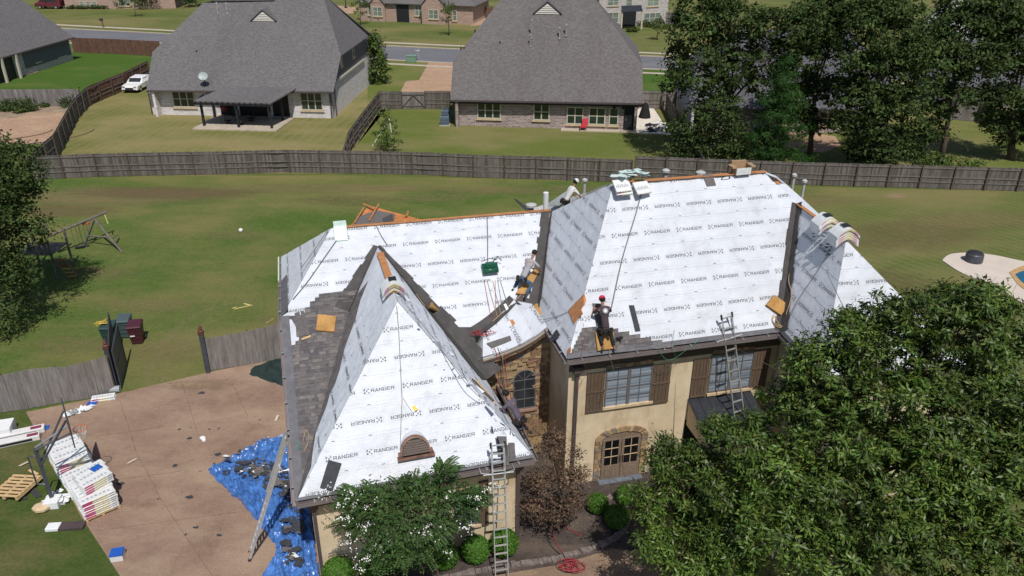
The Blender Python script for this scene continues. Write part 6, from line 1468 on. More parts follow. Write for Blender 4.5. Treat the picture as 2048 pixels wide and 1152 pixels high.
for c_, s_, n_ in (((530, 950), (30, 16), 70), ((590, 900), (14, 14), 16), ((500, 945), (46, 20), 40), ((585, 985), (16, 28), 45), ((590, 1060), (16, 20), 26), ((590, 1120), (18, 20), 24), ((560, 975), (14, 10), 14), ((600, 1010), (10, 16), 14)):
    for _ in range(n_):
        x, y = c_[0]+rr.gauss(0, s_[0]*.6), c_[1]+rr.gauss(0, s_[1]*.6)
        if x > 612: continue
        scrap_mb(mb, P(x, y), rr.choice((.08, .12, .16, .24))*rr.uniform(.7, 1.2), rr, rr.uniform(.12, .24), rr.choices((0, 1, 2), (6, 3, 1))[0])
o = mb.build('shingle_debris', [m_shdark, m_sh[1], m_white_p], None, 'heap of torn dark shingles lying on the blue tarpaulin', 'debris', kind='stuff', origin=P(540, 950))
spots = [(402, 787, .2), (405, 822, .07), (380, 855, .07), (438, 858, .08), (360, 861, .12), (417, 860, .12), (380, 877, .13), (378, 893, .05), (436, 909, .16), (351, 931, .17), (366, 934, .05), (240, 966, .2), (248, 945, .04), (270, 963, .04), (319, 999, .09), (315, 991, .05), (379, 996, .2), (362, 1002, .05), (430, 982, .06), (393, 1055, .16), (370, 1070, .1), (313, 1061, .05), (439, 1072, .14), (402, 944, .07), (406, 953, .06), (292, 1092, .04), (404, 760, .06), (453, 758, .08), (481, 765, .07), (550, 802, .07), (482, 867, .05), (512, 819, .05), (518, 838, .08), (425, 990, .05), (397, 849, .05), (273, 905, .04)]
for i, (x, y, r) in enumerate(spots):
    mb = MB(); 
    for k in range(2 if r > .12 else 1): scrap_mb(mb, P(x+rr.uniform(-2, 2), y+rr.uniform(-2, 2)), r*.85, rr, .0)
    mb.build('shingle_scrap', m_shdark, None, 'torn dark shingle scrap lying loose on the driveway', 'debris', 'shingle scraps scattered on the driveway', origin=P(x, y))
def simple(name, label, cat, f, m, loc, group=None, **k):
    mb = MB(); f(mb); return mb.build(name, m, None, label, cat, group, origin=loc, **k)
q = P(406, 879); simple('plastic_bag', 'small crumpled white bag on the middle of the driveway', 'bag', lambda b: (b.ball(q+Z*.08, .13, 6, sq=(1, .8, .6)), b.ball(q+V(.08, -.1, .05), .09, 5)), m_white_p, q)
for (x, y, lab) in ((253, 928, 'pale torn wrapper lying beside the hoop shadow'), (549, 843, 'cream strip of paper near the blue tarpaulin edge'), (37, 933, 'pale torn paper on the grass above the pallet')):
    q = P(x, y); simple('wrapper', lab, 'debris', lambda b: b.ob(q+Z*.03, V(.22, .3, 0) if x != 549 else V(.02, .35, .05), V(.12, -.06, .03), Z*.01), mat('pale_paper', (.6, .5, .38), .7, .1), q)
# bundles of shingles
def bundle_mesh():
    mb = MB(); mb.box((0, 0, .045), (1.0, .345, .084)); return mb
bw = thing('shingle_bundle', 'x', 'shingle bundle', (0, 0, 0))
b0 = bundle_mesh().build('wrapped_block', m_bund, bw, bevel=.015); b0.modifiers['bevel'].segments = 1
mb = MB(); mb.ob(V(-.46, -.176, .025), V(.28, 0, 0), V(0, -.003, 0), Z*.045, 0); mb.ob(V(-.18, -.176, .035), V(.42, 0, 0), V(0, -.003, 0), Z*.02, 1); mb.ob(V(.3, -.176, .03), V(.14, 0, 0), V(0, -.003, 0), Z*.03, 2)
for k in range(7): mb.ob(V(-.42+k*.12, -.06, .0885), V(.075, 0, 0), V(0, .07+.03*(k % 2), 0), Z*.002, 2)
mb.build('wrapper_print', [m_mag, m_yel, m_faint], bw, kind='stuff')
first = [True]
def bundle(loc, rz, label, sc=1., tilt=(0, 0), group='wrapped shingle bundles piled on the driveway'):
    o = bw if first[0] else copy_tree(bw); first[0] = False
    o.location = loc; o.rotation_euler = (tilt[0], tilt[1], rz); o.scale = (sc, sc, 1); o['label'] = label; o['group'] = group; return o
f0, f1 = P(173, 1047), P(236, 1019); fx = (f1-f0).normalized(); fy = V(-fx.y, fx.x, 0); az = math.atan2(fx.y, fx.x); ordn = ('lowest', 'second', 'third', 'fourth', 'fifth', 'sixth', 'seventh', 'top')
def pile(o, layers, rows, nm, wsc=1.18):
    for l in range(layers):
        for r in range(rows):
            j = rr.uniform(-.025, .025); lab = 'white wrapped shingle bundle, %s layer, %s row of the %s' % ('uppermost' if l == layers-1 else ordn[l], ('front', 'second', 'third', 'rear')[r], nm)
            bundle(o+fx*(.59+j)+fy*(.2+r*.37*wsc+rr.uniform(-.01, .01))+Z*(.12+l*.092), az+rr.uniform(-.02, .02), lab, wsc)
def pallet_base(o, nm, rows): 
    t = thing('pallet', 'wooden pallet under the %s' % nm, 'pallet', o); 
    for k in range(5): MB().ob(o+fy*(k*.3*rows/3.)+Z*.09, fx*1.2, fy*.1, Z*.02).build('slat', m_woodp, t)
    for k in range(3): MB().ob(o+fx*(k*.55)+Z*.0, fy*1.3*rows/3., fx*.08, Z*.09).build('bearer', m_woodp, t)
A0 = f0; pile(A0, 8, 3, 'near pile'); pallet_base(A0, 'near driveway pile', 3)
B0 = A0+fy*1.42+fx*-.02; pile(B0, 5, 3, 'middle pile'); pallet_base(B0, 'middle driveway pile', 3)
C0 = A0+fy*2.78+fx*-.03; pile(C0, 8, 4, 'far pile'); pallet_base(C0, 'far driveway pile', 4)
for l in range(4):
    for r in range(3): bundle(A0+fx*(.75)+fy*(.65+r*.37)+Z*(.12+(8+l)*.092), az+.22+rr.uniform(-.03, .03), 'white wrapped bundle of the small upper stack, %s layer, %s row' % (ordn[l] if l < 3 else 'uppermost', ('front', 'middle', 'rear')[r]), 1.08)
def boxy(name, label, cat, loc, d, rz, m, z=0, bev=.015, tilt=None, group=None):
    return MB().box(Vector(loc)+Z*(d[2]/2+z), d, rz, tilt=tilt).build(name, m, None, label, cat, group, origin=loc, bevel=bev)
m_bl = mat('blue_plastic', (.02, .10, .42), .4, .1)
q = A0+fx*.95+fy*1.2+Z*(.12+12*.092); boxy('blue_sheet', 'small blue plastic square on top of the small upper stack', 'plastic sheet', q, (.36, .3, .03), az+.3, m_bl)
boxy('blue_sheet', 'blue plastic square beside the far end of the bundle piles', 'plastic sheet', P(88, 857), (.4, .3, .05), .3, m_bl); boxy('blue_sheet', 'blue plastic square near the white bundle by the near fence', 'plastic sheet', P(185, 807), (.4, .25, .06), .2, m_bl)
q = P(237, 1116); t = thing('nail_box', 'small box with a blue lid on the driveway edge, bottom left', 'box', q); MB().box(q+Z*.12, (.4, .35, .24), .2).build('body', m_bund, t, bevel=.01); MB().box(q+Z*.27, (.42, .38, .06), .2).build('lid', m_bl, t, bevel=.01)
bundle(P(208, 799), .25, 'white wrapped bundle lying alone beside the near fence end', 1., group='single bundles'); bundle(P(208, 799)+Z*.1, .3, 'upper of the two bundles beside the near fence end', .95, group='single bundles')
q = P(224, 786); simple('plastic_roll', 'grey plastic roll against the gate post foot', 'roll', lambda b: b.tube([q+V(-.3, 0, .16), q+V(.35, .1, .16)], .15, 12), mat('grey_plastic_roll', (.32, .35, .37), .4, .1), q)
q = P(150, 828); mb = MB(); rr2 = random.Random(4)
for k in range(16): a = P(120+k*3.7, 835-k*1.2+rr2.uniform(-3, 3)); mb.slab([a+V(0, 0, .02), a+V(.25, -.05, .03+rr2.uniform(0, .1)), a+V(.3, .15, .02), a+V(.05, .2, .05+rr2.uniform(0, .15))], Z*.01, k % 2 if k < 12 else 0)
mb.build('torn_wrapping', [m_white_p, mat('grey_wrap', (.28, .3, .3), .5, .1)], None, 'long torn white and grey wrapping along the driveway edge', 'wrapping', kind='stuff', origin=q)
# dark bundle pieces on the grass
q = P(108, 1057); t = thing('shingle_package', 'half open package of brown shingles on the grass corner', 'shingle bundle', q); MB().box(q+V(.0, 0, .07), (.45, .34, .13), .1).build('wrapper_end', m_white_p, t, bevel=.02); MB().box(q+V(.62, .07, .06), (.85, .36, .1), .1).build('shingle_stack', mat('brown_shingles', (.07, .05, .055), .8, .2), t, bevel=.01)
q = P(108, 1010); boxy('carton', 'square white carton on the grass at the foot of the hoop', 'box', q, (.5, .5, .3), .15, m_white_p); q = P(84, 1020); simple('limestone_block', 'rough pale rock on the grass beside the white carton', 'rock', lambda b: b.ball(q+Z*.12, .33, 5, sq=(1, .8, .45)), m_lime, q)
q = P(120, 1000); simple('torn_wrapping', 'crumpled clear wrapping around the hoop foot', 'wrapping', lambda b: [scrap_mb(b, q+V(rr.uniform(-.4, .7), rr.uniform(-.3, .5), 0), .2, rr, rr.uniform(0, .2)) for _ in range(22)], m_white_p, q, kind='stuff')
m_wb = mat('white_black_wrap', (.66, .65, .65), .4, .08)
for (x, y, l, rz, lab) in ((-8, 895, 2.2, .42, 'front white wrapped long package with dark print at the left edge'), (0, 880, 2.3, .42, 'rear white wrapped long package with dark print at the left edge')):
    q = P(x, y); t = thing('ridge_package', lab, 'package', q); R_ = Matrix.Rotation(rz, 3, 'Z'); MB().box(q+R_@V(.5, 0, .13), (l, .36, .24), rz).build('wrapped_block', m_wb, t, bevel=.03)
    MB().box(q+R_@V(.45, -.19, .13), (l*.8, .01, .1), rz).build('dark_print', m_black, t); MB().box(q+R_@V(1.35, -.02, .256), (.4, .2, .006), rz).build('round_emblem', mat('maroon_print', (.22, .04, .08), .5, .1), t)
boxy('carton', 'upright white carton behind the long packages at the left edge', 'box', P(15, 868), (.55, .8, .5), .3, m_white_p)
# pallet on the grass
q = P(28, 985); t = thing('pallet', 'empty wooden pallet lying tilted on the grass', 'pallet', q); R_ = Matrix.Rotation(-.2, 3, 'Z')@Matrix.Rotation(-.12, 3, 'Y')
o_ = P(-10, 1000)+Z*.05
for k in range(7): mb = MB(); mb.ob(o_+R_@V(-.2, k*.185, .13), R_@V(1.25, 0, 0), R_@V(0, .11, 0), R_@V(0, 0, .02)); mb.build('slat', m_woodp, t)
for k in range(3): MB().ob(o_+R_@V(-.2+k*.57, 0, 0), R_@V(.1, 0, 0), R_@V(0, 1.25, 0), R_@V(0, 0, .12)).build('bearer', m_woodp, t)
for (x, y, x2, y2, lab) in ((30, 980, 42, 1000, 'dark shingle strip on the grass right beside the pallet'), (48, 965, 70, 995, 'dark shingle strip with white label right of the pallet')):
    p_, q_ = P(x, y, .03), P(x2, y2, .03); simple('shingle_strip', lab, 'shingle', lambda b: b.ob(p_, q_-p_, V(.22, .05, 0), Z*.015), m_shdark, p_)
p_ = P(56, 943); simple('lath', 'short pale wooden board on the grass above the pallet', 'board', lambda b: b.ob(p_+Z*.02, P(73, 952)-p_, V(.05, .1, 0), Z*.03), m_woodp, p_)
# basketball hoop
q = P(107, 1007); t = thing('basketball_hoop', 'grey steel basketball hoop standing at the driveway edge over the bundles', 'basketball hoop', q)
H1_ = 2.75; top = PY(72, 895, q.y+.15); top = V(q.x-.05, q.y+.05, 2.45); MB().tube([q, top], .085, 4).build('pole', m_steel, t)
bc = V(q.x+.95, q.y+.65, 3.15); bd = V(.55, -.83, 0).normalized(); bn = V(.83, .55, 0)
A_, B_ = bc-bd*.9-Z*.55, bc+bd*.9-Z*.55
bb = MB(); bb.ob(A_, B_-A_, bn*.04, Z*.05); bb.ob(A_+Z*1.05, B_-A_, bn*.04, Z*.05); bb.ob(A_, bd*.05, bn*.04, Z*1.1); bb.ob(B_-bd*.05, bd*.05, bn*.04, Z*1.1); bo = bb.build('backboard_frame', m_steel, t)
mg = mat('smoked_board', (.13, .16, .2), .2, .1, 2., spec=.7); MB().ob(A_+Z*.05+bd*.05+bn*.012, bd*1.7, bn*.012, Z*1.0).build('backboard', mg, bo)
for s in (-.28, .28):
    MB().tube([top+bd*s*.3-Z*.0, bc+bd*s-Z*.3-bn*.02], .045, 4).build('arm', m_steel, t); MB().tube([top+bd*s*.3-Z*.7, bc+bd*s*1.2+Z*.3-bn*.02], .04, 4).build('arm', m_steel, t)
rc = bc+bn*.33-Z*.38; MB().tube([rc+V(math.cos(k*.3307), math.sin(k*.3307), 0)*.23 for k in range(20)], .014, 5).build('rim', m_orange, t)
mb = MB()
for k in range(12):
    a0, a1 = k*.5236, (k+1)*.5236
    for s in (0, 1): mb.tube([rc+V(math.cos(a0), math.sin(a0), 0)*.23, rc+V(math.cos((a0+a1)/2), math.sin((a0+a1)/2), 0)*.18-Z*.15, rc+V(math.cos(a1 if s else a0), math.sin(a1 if s else a0), 0)*.13-Z*.38], .005, 3)
mb.build('net', m_white_p, t)
MB().tube([q+Z*.9, q+V(-.3, -.1, 1.0), q+V(-.3, -.1, 2.2), top-Z*.3], .03, 4).build('height_lever', m_steel, t)
MB().box(q+Z*.03, (.4, .4, .06)).build('base_plate', m_steel, t)
# wheelie bins
def bin_(px, py, rz, col, lab):
    q = P(px, py); t = thing('wheelie_bin', lab, 'bin', q, 'wheelie bins by the gate'); R_ = Matrix.Rotation(rz, 3, 'Z')
    def X(x, y, z): return q+R_@V(x, y, z)
    mb = MB(); mb.hexa([X(-.25, -.27, .05), X(.25, -.27, .05), X(.25, .25, .05), X(-.25, .25, .05), X(-.32, -.36, .98), X(.32, -.36, .98), X(.32, .38, .98), X(-.32, .38, .98)]); mb.build('body', col, t, bevel=.03)
    for z in (.3, .55, .78): MB().hexa([X(-.2-z*.06, -.285-z*.085, z), X(.2+z*.06, -.285-z*.085, z), X(.2+z*.06, -.2, z), X(-.2-z*.06, -.2, z), X(-.2-z*.06, -.30-z*.09, z+.05), X(.2+z*.06, -.30-z*.09, z+.05), X(.2+z*.06, -.2, z+.05), X(-.2-z*.06, -.2, z+.05)]).build('rib', col, t)
    MB().hexa([X(-.35, -.41, .98), X(.35, -.41, .98), X(.35, .42, .98), X(-.35, .42, .98), X(-.32, -.36, 1.05), X(.32, -.36, 1.05), X(.3, .36, 1.12), X(-.3, .36, 1.12)]).build('lid', col, t, bevel=.02)
    MB().tube([X(-.25, .46, 1.0), X(.25, .46, 1.0)], .02, 6).build('handle', m_black, t)
    for s in (-1, 1): MB().tube([X(s*.28, .3, .12), X(s*.34, .3, .12)], .13, 12).build('wheel', m_black, t)
    return t
m_b1 = mat('bin_green', (.03, .062, .055), .5, .12); m_b2 = mat('bin_grey_green', (.065, .095, .10), .5, .12); m_b3 = mat('bin_maroon', (.07, .02, .03), .45, .12)
bin_(224, 686, .12, m_b1, 'dark green wheelie bin with yellow ropes on its lid, behind the gate'); bin_(254, 672, .16, m_b2, 'grey green wheelie bin, the rearmost of the three'); bin_(277, 684, .22, m_b3, 'maroon wheelie bin with a white label')
q = P(277, 684); MB().box(q+V(-.02, -.39, .55), (.22, .02, .06), .22).build('label', m_white_p, [o for o in COL.objects if o.name.startswith('wheelie_bin')][-1])
q = P(224, 686); rr3 = random.Random(3); simple('rope_coil', 'yellow rope heaped on the dark green bin', 'rope', lambda b: b.tube([q+V(-.25+rr3.gauss(0, .16), rr3.gauss(0, .18), 1.14+rr3.uniform(0, .06)) for _ in range(22)], .018, 4), mat('yellow_rope', (.5, .36, .06), .7, .1), q)
q = P(482, 464); simple('ball', 'small white ball on the big lawn', 'ball', lambda b: b.ball(q+Z*.13, .14, 10), m_white_p, q, smooth=True)
for i, (a_, b_, lab) in enumerate((((468, 620), (503, 612), 'long pale lath on the lawn left of the house'), ((487, 609), (503, 613), 'short pale lath crossing the long one on the lawn'), ((464, 618), (472, 616), 'tiny pale lath on the lawn left of the house'), ((531, 648), (547, 639), 'pale lath on the lawn next to the near fence'))):
    p_, q_ = P(*a_), P(*b_); simple('lath', lab, 'board', lambda b: b.ob(p_+Z*.02, q_-p_, V(.03, .07, 0), Z*.03), mat('yellow_lath', (.6, .5, .2), .8, .1), p_)
q = P(1946, 524); t = thing('fire_pit', 'round dark fire pit on the pale pool deck', 'fire pit', q); MB().lathe([(.5, .06), (.52, .1), (.5, .55), (.46, .6), (.4, .6), (.38, .45)], q, 18).build('bowl', m_steel, t); MB().lathe([(.44, .6), (.4, .66), (.05, .7)], q, 18).build('cover', m_alud, t)
# play set by the left tree
m_play = mat('weathered_timber', (.14, .125, .11), .95, .3, 4., .3)
q = P(190, 500); t = thing('swing_set', 'weathered wooden swing set with play tower under the left tree', 'swing set', q)
def pz(x, y, Y): return PY(x, y, Y)
l1, l2 = P(169, 490), P(246, 506); apx = V((l1.x+l2.x)/2-.1, (l1.y+l2.y)/2+.6, 2.55); apx = PY(189, 437, l1.y+.3)
MB().tube([l1, apx], .075, 4).build('leg', m_play, t); MB().tube([l2, apx], .075, 4).build('leg', m_play, t)
be = PY(212, 424, apx.y+1.1); bs_ = PY(98, 472, apx.y-2.4); MB().tube([bs_, be], .09, 4).build('beam', m_play, t)
MB().tube([lerp(l1, apx, .35), lerp(l2, apx, .45)], .06, 4).build('crossbar', m_play, t); MB().tube([P(238, 478)+Z*.3, lerp(l2, apx, .4)], .05, 4).build('brace', m_play, t)
MB().tube([PY(87, 443, bs_.y), PY(97, 470, bs_.y)], .08, 4).build('tower_post', m_play, t)
for f_, seat, cl in ((.42, 1.5, None), (.50, 1.6, None), (.56, 1.9, m_red)):
    p_ = lerp(bs_, be, f_); 
    for s in (-.2, .2): MB().tube([p_+V(s, s*.4, 0), p_+V(s, s*.4, -seat+.1)], .012, 4).build('chain', m_steel, t)
    MB().ob(p_+V(-.25, -.12, -seat), V(.5, .2, 0), V(-.05, .2, 0), Z*.04).build('swing_seat', cl or m_black, t)
p_ = lerp(bs_, be, .62); MB().box(p_-Z*.2, (.35, .2, .1)).build('trapeze', m_orange, t); p_ = lerp(bs_, be, .96); MB().tube([p_, p_+V(.15, -.1, -.7)], .04, 4).build('climbing_rope', mat('yellow_rope2', (.45, .5, .2), .7, .1), t)
tw = P(95, 545); hgt = 1.5
for dx in (-1.0, 1.0):
    for dy in (-.9, .9): MB().ob(tw+V(dx, dy, 0), V(.1, 0, 0), V(0, .1, 0), Z*2.4).build('tower_post', m_play, t)
for k in range(12): MB().ob(tw+V(-1., -.9+k*.155, hgt), V(2.1, 0, 0), V(0, .14, 0), Z*.04).build('floor_plank', m_play, t)
for k in range(7): MB().ob(tw+V(-1.0+k*.3, -.95, hgt+.1), V(.12, 0, 0), V(0, .03, 0), Z*.7).build('rail_slat', m_play, t)
la, lb_ = PY(128, 517, tw.y-.8), P(157, 555)
for s in (0, .55): MB().tube([la+V(-s, -.1*s, 0), lb_+V(-s, -.1*s, 0)], .055, 4).build('ladder_rail', m_play, t)
for k in range(5): c_ = lerp(la, lb_, (k+.6)/5); MB().tube([c_, c_+V(-.55, -.05, 0)], .035, 4).build('rung', mat('yellow_rung', (.55, .3, .04), .6, .1) if k > 1 else m_red, t)
sl = [(tw+V(-1., -.2, hgt)), tw+V(-1.9, -.9, .9), tw+V(-2.6, -1.3, .25)]
MB().tube([pz(143, 487, tw.y), pz(118, 503, tw.y-.2)], .05, 4).build('handrail', m_play, t)
# ------------------------------------------------------------------ ladders
def ladder(label, a, b, n, wd_=.42, shoes=True, up=0., name='ladder', double=True, parts=True):
    a, b = Vector(a), Vector(b); t = thing(name, label, 'ladder', a); d = (b-a).normalized(); side = up
    side = (side-d*side.dot(d)).normalized(); nrm = d.cross(side).normalized()
    for s in (-1, 1):
        MB().ob(a+side*(s*wd_/2)-side*.03*(s > 0)-nrm*.03, b-a, side*.03, nrm*.075).build('rail', m_alu, t)
        MB().box(a+side*(s*wd_/2)+Z*.02, (.1, .12, .05)).build('foot', m_alud, t)
    L_ = (b-a).length
    for k in range(n):
        p = a+d*(L_*(k+.7)/n); mb = MB(); mb.ob(p-side*(wd_/2-.028)-nrm*.02+d*0, side*(wd_-.056), nrm*.05, d*.04); mb.build('rung', m_alu, t)
    if double:
        for s in (-1, 1): MB().ob(a+d*L_*.5+side*(s*(wd_/2-.04))+nrm*.05, d*L_*.47, side*.025, nrm*.05).build('fly_rail', m_alu, t)
    for s in (-1, 1): MB().tube([b+side*(s*wd_/2)-d*.15, b+side*(s*wd_/2)+d*.04], .04, 6).build('end_cap', m_alud, t)
    return t, d, side, nrm
def standoff(t, c, side, nrm, w_=1.1):
    mb = MB(); mb.tube([c-side*.22, c-side*w_/2+nrm*.1, c-side*w_/2+nrm*.4], .022, 5); mb.tube([c+side*.22, c+side*w_/2+nrm*.1, c+side*w_/2+nrm*.4], .022, 5); mb.tube([c-side*.5, c+side*.5], .02, 5); mb.build('stabiliser', m_alu, t)
lb0 = P(500, 1112); lt = PY(593, 868, C1.y+3.6); lt = C1+HW*2.5-HU*.12+Z*.75
t, d, sd_, nr = ladder('long aluminium extension ladder against the left eave over the tarpaulin', lb0, lt, 19, .45, up=HW); standoff(t, lt-d*1.1, sd_, HU)
lf0 = P(1004, 1168); lft = plBF.at(988, 895)+Nb*.45+Z*.5
t, d, sd_, nr = ladder('aluminium extension ladder against the front eave, before the boxwoods', lf0, lft, 17, .45, up=HU); standoff(t, lft-d*1.0, sd_, HW)
lr0 = PR[0]+(PR[1]-PR[0])*.62+pf*.55+V(0, 0, -.2); lr0 = V(lr0.x, lr0.y, PR[0].z-.75*.55+.07); lrt = plC.at(1444, 640)+Nf*.25+Z*.35
t, d, sd_, nr = ladder('aluminium ladder standing on the porch roof against the right eave', lr0, lrt, 10, .42, up=HU); standoff(t, lrt-d*.9, sd_, HW, 1.2)
# ------------------------------------------------------------------ things on the roof
def frame_on(pl, px, py, along, off=.03):
    o = pl.at(px, py)+pl.n*off; x = (along-pl.n*pl.n.dot(along)).normalized(); return o, x, pl.n.cross(x).normalized(), pl.n.copy()
def slab_on(name, label, cat, pl, corners, th, m, off=.03, bevel=.02, group=None):
    if isinstance(pl, Surf):
        cx, cy = sum(c[0] for c in corners)/len(corners), sum(c[1] for c in corners)/len(corners); p0 = pl.at(cx, cy); n0 = pl.n.copy(); pl = Plane(p0, p0+n0.cross(Z), p0+n0.cross(n0.cross(Z)))
    pts = [pl.at(*c)+pl.n*off for c in corners]; c_ = (pts[1]-pts[0]).cross(pts[2]-pts[0])
    if c_.dot(pl.n) < 0: pts = pts[::-1]
    return MB().slab(pts, pl.n*th).build(name, m, None, label, cat, group, bevel=bevel, origin=pts[0])
fg = 'foam roofing pads'
slab_on('foam_pad', 'square ochre foam pad on the finished grey shingles, far left of the roof', 'foam pad', plS, [(636, 632), (673, 636), (669, 667), (632, 664)], .1, m_foam, group=fg)
slab_on('foam_pad', 'ochre foam pad straddling the dark valley right of the front gable', 'foam pad', plBE, [(855, 606), (888, 618), (879, 636), (851, 622)], .1, m_foam, .16, group=fg)
slab_on('foam_pad', 'tan foam pad lying on the flared roof over the stone tower', 'foam pad', SF, [(1083, 608), (1087, 632), (1060, 643), (1053, 622)], .1, m_foam, .04, group=fg)
slab_on('foam_pad', 'ochre foam pad under the roofer in the red cap', 'foam pad', plC, [(1188, 664), (1225, 664), (1228, 698), (1193, 703)], .1, m_foam, .05, group=fg)
slab_on('foam_pad', 'ochre foam pad on the white roof beside the right valley', 'foam pad', plC, [(1545, 591), (1574, 611), (1559, 632), (1529, 611)], .1, m_foam, .04, group=fg)
slab_on('foam_pad', 'ochre foam pad under the roofer in the grey shirt', 'foam pad', SF, [(1068, 540), (1077, 547), (1052, 592), (1030, 590), (1040, 575)], .1, m_foam, .05, group=fg)
slab_on('bare_patch_tile', 'small square of bare orange wood on the flared tower roof', 'board', SF, [(1018, 642), (1026, 640), (1031, 648), (1022, 654), (1014, 650)], .02, m_wood, .03, 0)
def strip_on(label, pl, c, m=None, th=.012, off=.045, name='shingle_strip'): return slab_on(name, label, 'shingle', pl, c, th, m or m_sh[0], off, 0)
strip_on('loose grey shingle lying on the tower flare beside the red hoses', SF, [(973, 688), (1025, 671), (1036, 678), (984, 697)]); strip_on('dark shingle strip upright on the white roof right of the red capped roofer', plC, [(1257, 611), (1267, 611), (1280, 662), (1270, 663)], m_shdark)
strip_on('pair of dark shingles behind the red capped roofer', plC, [(1184, 607), (1207, 608), (1213, 650), (1192, 652)]); strip_on('left of the two loose shingles beside the leftmost foam pad', plS, [(589, 628), (599, 625), (612, 672), (600, 675)]); strip_on('right of the two loose shingles beside the leftmost foam pad', plS, [(601, 625), (608, 623), (620, 671), (613, 673)])
strip_on('dark shingle laid near the ridge of the right roof', plC, [(1404, 350), (1423, 348), (1431, 371), (1413, 373)], m_sh[1]); strip_on('short roll of tan paper on the leftmost shingles', plS, [(603, 680), (621, 673), (623, 676), (604, 683)], m_woodp, .04)
slab_on('shingle_stack', 'small stack of dark shingles on the lower left of the front roof', 'shingles', plBF, [(657, 920), (683, 927), (665, 982), (640, 975)], .06, m_shdark, .03, 0)
for i, (x0, y0, w_, l) in enumerate(((993, 873, 19, 40), (1001, 890, 14, 42), (1016, 886, 12, 38))): strip_on(('left', 'middle', 'right')[i]+' of three dark shingle stacks beside the front ladder top', plBF, [(x0, y0), (x0+w_, y0), (x0+w_+2, y0+l-2), (x0+2, y0+l)], m_sh[0], .05)
slab_on('shingle_scrap', 'dark flap of shingle caught on the tower gutter', 'shingle', plCW, [(1113, 668), (1119, 661), (1125, 672), (1110, 686), (1104, 682)], .03, m_shdark, .1, 0)
slab_on('paper_bag', 'crumpled white and yellow wrapper on the front roof above the vent', 'wrapper', plBF, [(806, 796), (813, 797), (836, 819), (826, 826), (818, 815)], .04, m_white_p, .03, .01)
slab_on('yellow_label', 'yellow label at the end of the white wrapper', 'label', plBF, [(828, 811), (836, 819), (829, 823), (823, 815)], .01, m_yel, .075, 0)
slab_on('caulk_tube', 'white sealant cartridge lying in the dark valley', 'tube', SF, [(1006, 611), (1011, 609), (1017, 620), (1012, 624)], .06, m_white_p, .06, .02)
for i, (a_, b_) in enumerate((((941, 762), (985, 806)), ((946, 760), (990, 812)))): p_, q_ = plBE.at(*a_)+plBE.n*.06, plBE.at(*b_)+plBE.n*.06; simple('lath', ('left' if i == 0 else 'right')+' wooden board lying down the right slope of the front wing', 'board', lambda b: b.ob(p_, q_-p_, plBE.n.cross(q_-p_).normalized()*.1, plBE.n*.03), m_woodp if i else m_post, p_)
# bundles bent over ridges
def saddle(label, c, rd, pls, n, L_=.85, w_=.30, gap=.078, droop=.8):
    c = Vector(c); t = thing('bent_bundle_stack', label, 'shingle bundles', c); rd = rd.normalized(); sd_ = V(-rd.y, rd.x, 0)
    for k in range(n):
        mb = MB(); R_ = .16+k*gap; pts = []
        for i in range(11):
            a = (i/10-.5)*2; an = a*rad(62); h = .03+k*gap; x = a*.44; z = -droop*abs(x)**1.5*.95+h-.02*0
            pts.append(c+sd_*x*(1-.06*abs(a))+Z*(z+.05))
        j = rd*(rr.uniform(-.06, .06)); vs = []
        for p_ in pts: vs += [p_+j-rd*w_, p_+j+rd*w_, p_+j+rd*w_+Z*.075, p_+j-rd*w_+Z*.075]
        fs = []
        for i in range(10):
            b_ = i*4
            for e in range(4): fs.append((b_+e, b_+(e+1) % 4, b_+4+(e+1) % 4, b_+4+e))
        fs += [(3, 2, 1, 0), (40, 41, 42, 43)]
        mb.add(vs, fs); o = mb.build('wrapped_bundle', m_bund, t, smooth=False)
        pr = MB(); s = 0
        fr_ = -1 if (rd.dot(fw) > 0) else 1
        for i in range(1, 9): 
            A2, B2 = pts[i]+j+rd*(w_*fr_+.004*fr_), pts[i+1]+j+rd*(w_*fr_+.004*fr_)
            pr.add([A2+Z*.02, B2+Z*.02, B2+Z*.05, A2+Z*.05], [(0, 1, 2, 3)], 0 if 2 < i < 7 else 1)
        pr.build('wrapper_print', [m_yel, m_mag], o)
    MB().box(c+Z*(.165+(n-1)*gap), (.3, .26, .012), math.atan2(rd.y, rd.x)).build('black_wrapper_stripe', m_black, t)
    return t
p_ = J+(Bap-J)*.80; saddle('stack of white wrapped bundles bent over the front gable ridge', p_+Z*.02, Bap-J, None, 4, droop=1.25)
p_ = T0+(T1-T0)*.62; saddle('rear of two bent bundle stacks on the far right ridge', p_, T1-T0, None, 4, droop=1.1); p_ = T0+(T1-T0)*.95; saddle('front of two bent bundle stacks on the far right ridge', p_, T1-T0, None, 5, droop=1.1)
for nm_, (x, y) in (('dark torn wrappers slipping below the rear bent stack', (1655, 470)), ('dark torn wrappers slipping below the front bent stack', (1668, 490))):
    q = plEW.at(x, y); simple('torn_wrapping', nm_, 'wrapping', lambda b: [scrap_mb(b, q+ed*rr.gauss(0, .2)-Z*rr.uniform(-.1, .4)+plEW.n*.1+sW*rr.uniform(0, .3), .08, rr, 0) for _ in range(12)], mat('navy_wrap', (.045, .06, .09), .5, .3), q, kind='stuff')
q = R1+HU*.1; t = thing('shingle_bundle_open', 'pale folded bundle on the left end of the rear ridge', 'shingle bundle', q); MB().slab([q+Z*.05-HW*.1, q+HU*.5+Z*.05-HW*.1, q+HU*.5-HW*.45-Z*.42, q-HW*.45-Z*.42], V(0, -.08, .1)).build('wrapper_front', mat('mint_wrap', (.55, .68, .62), .4, .1), t, bevel=.02); MB().box(q+HU*.25+Z*.1+HW*.15, (.5, .5, .08), TH).build('wrapper_top', MATS['mint_wrap'], t, bevel=.02)
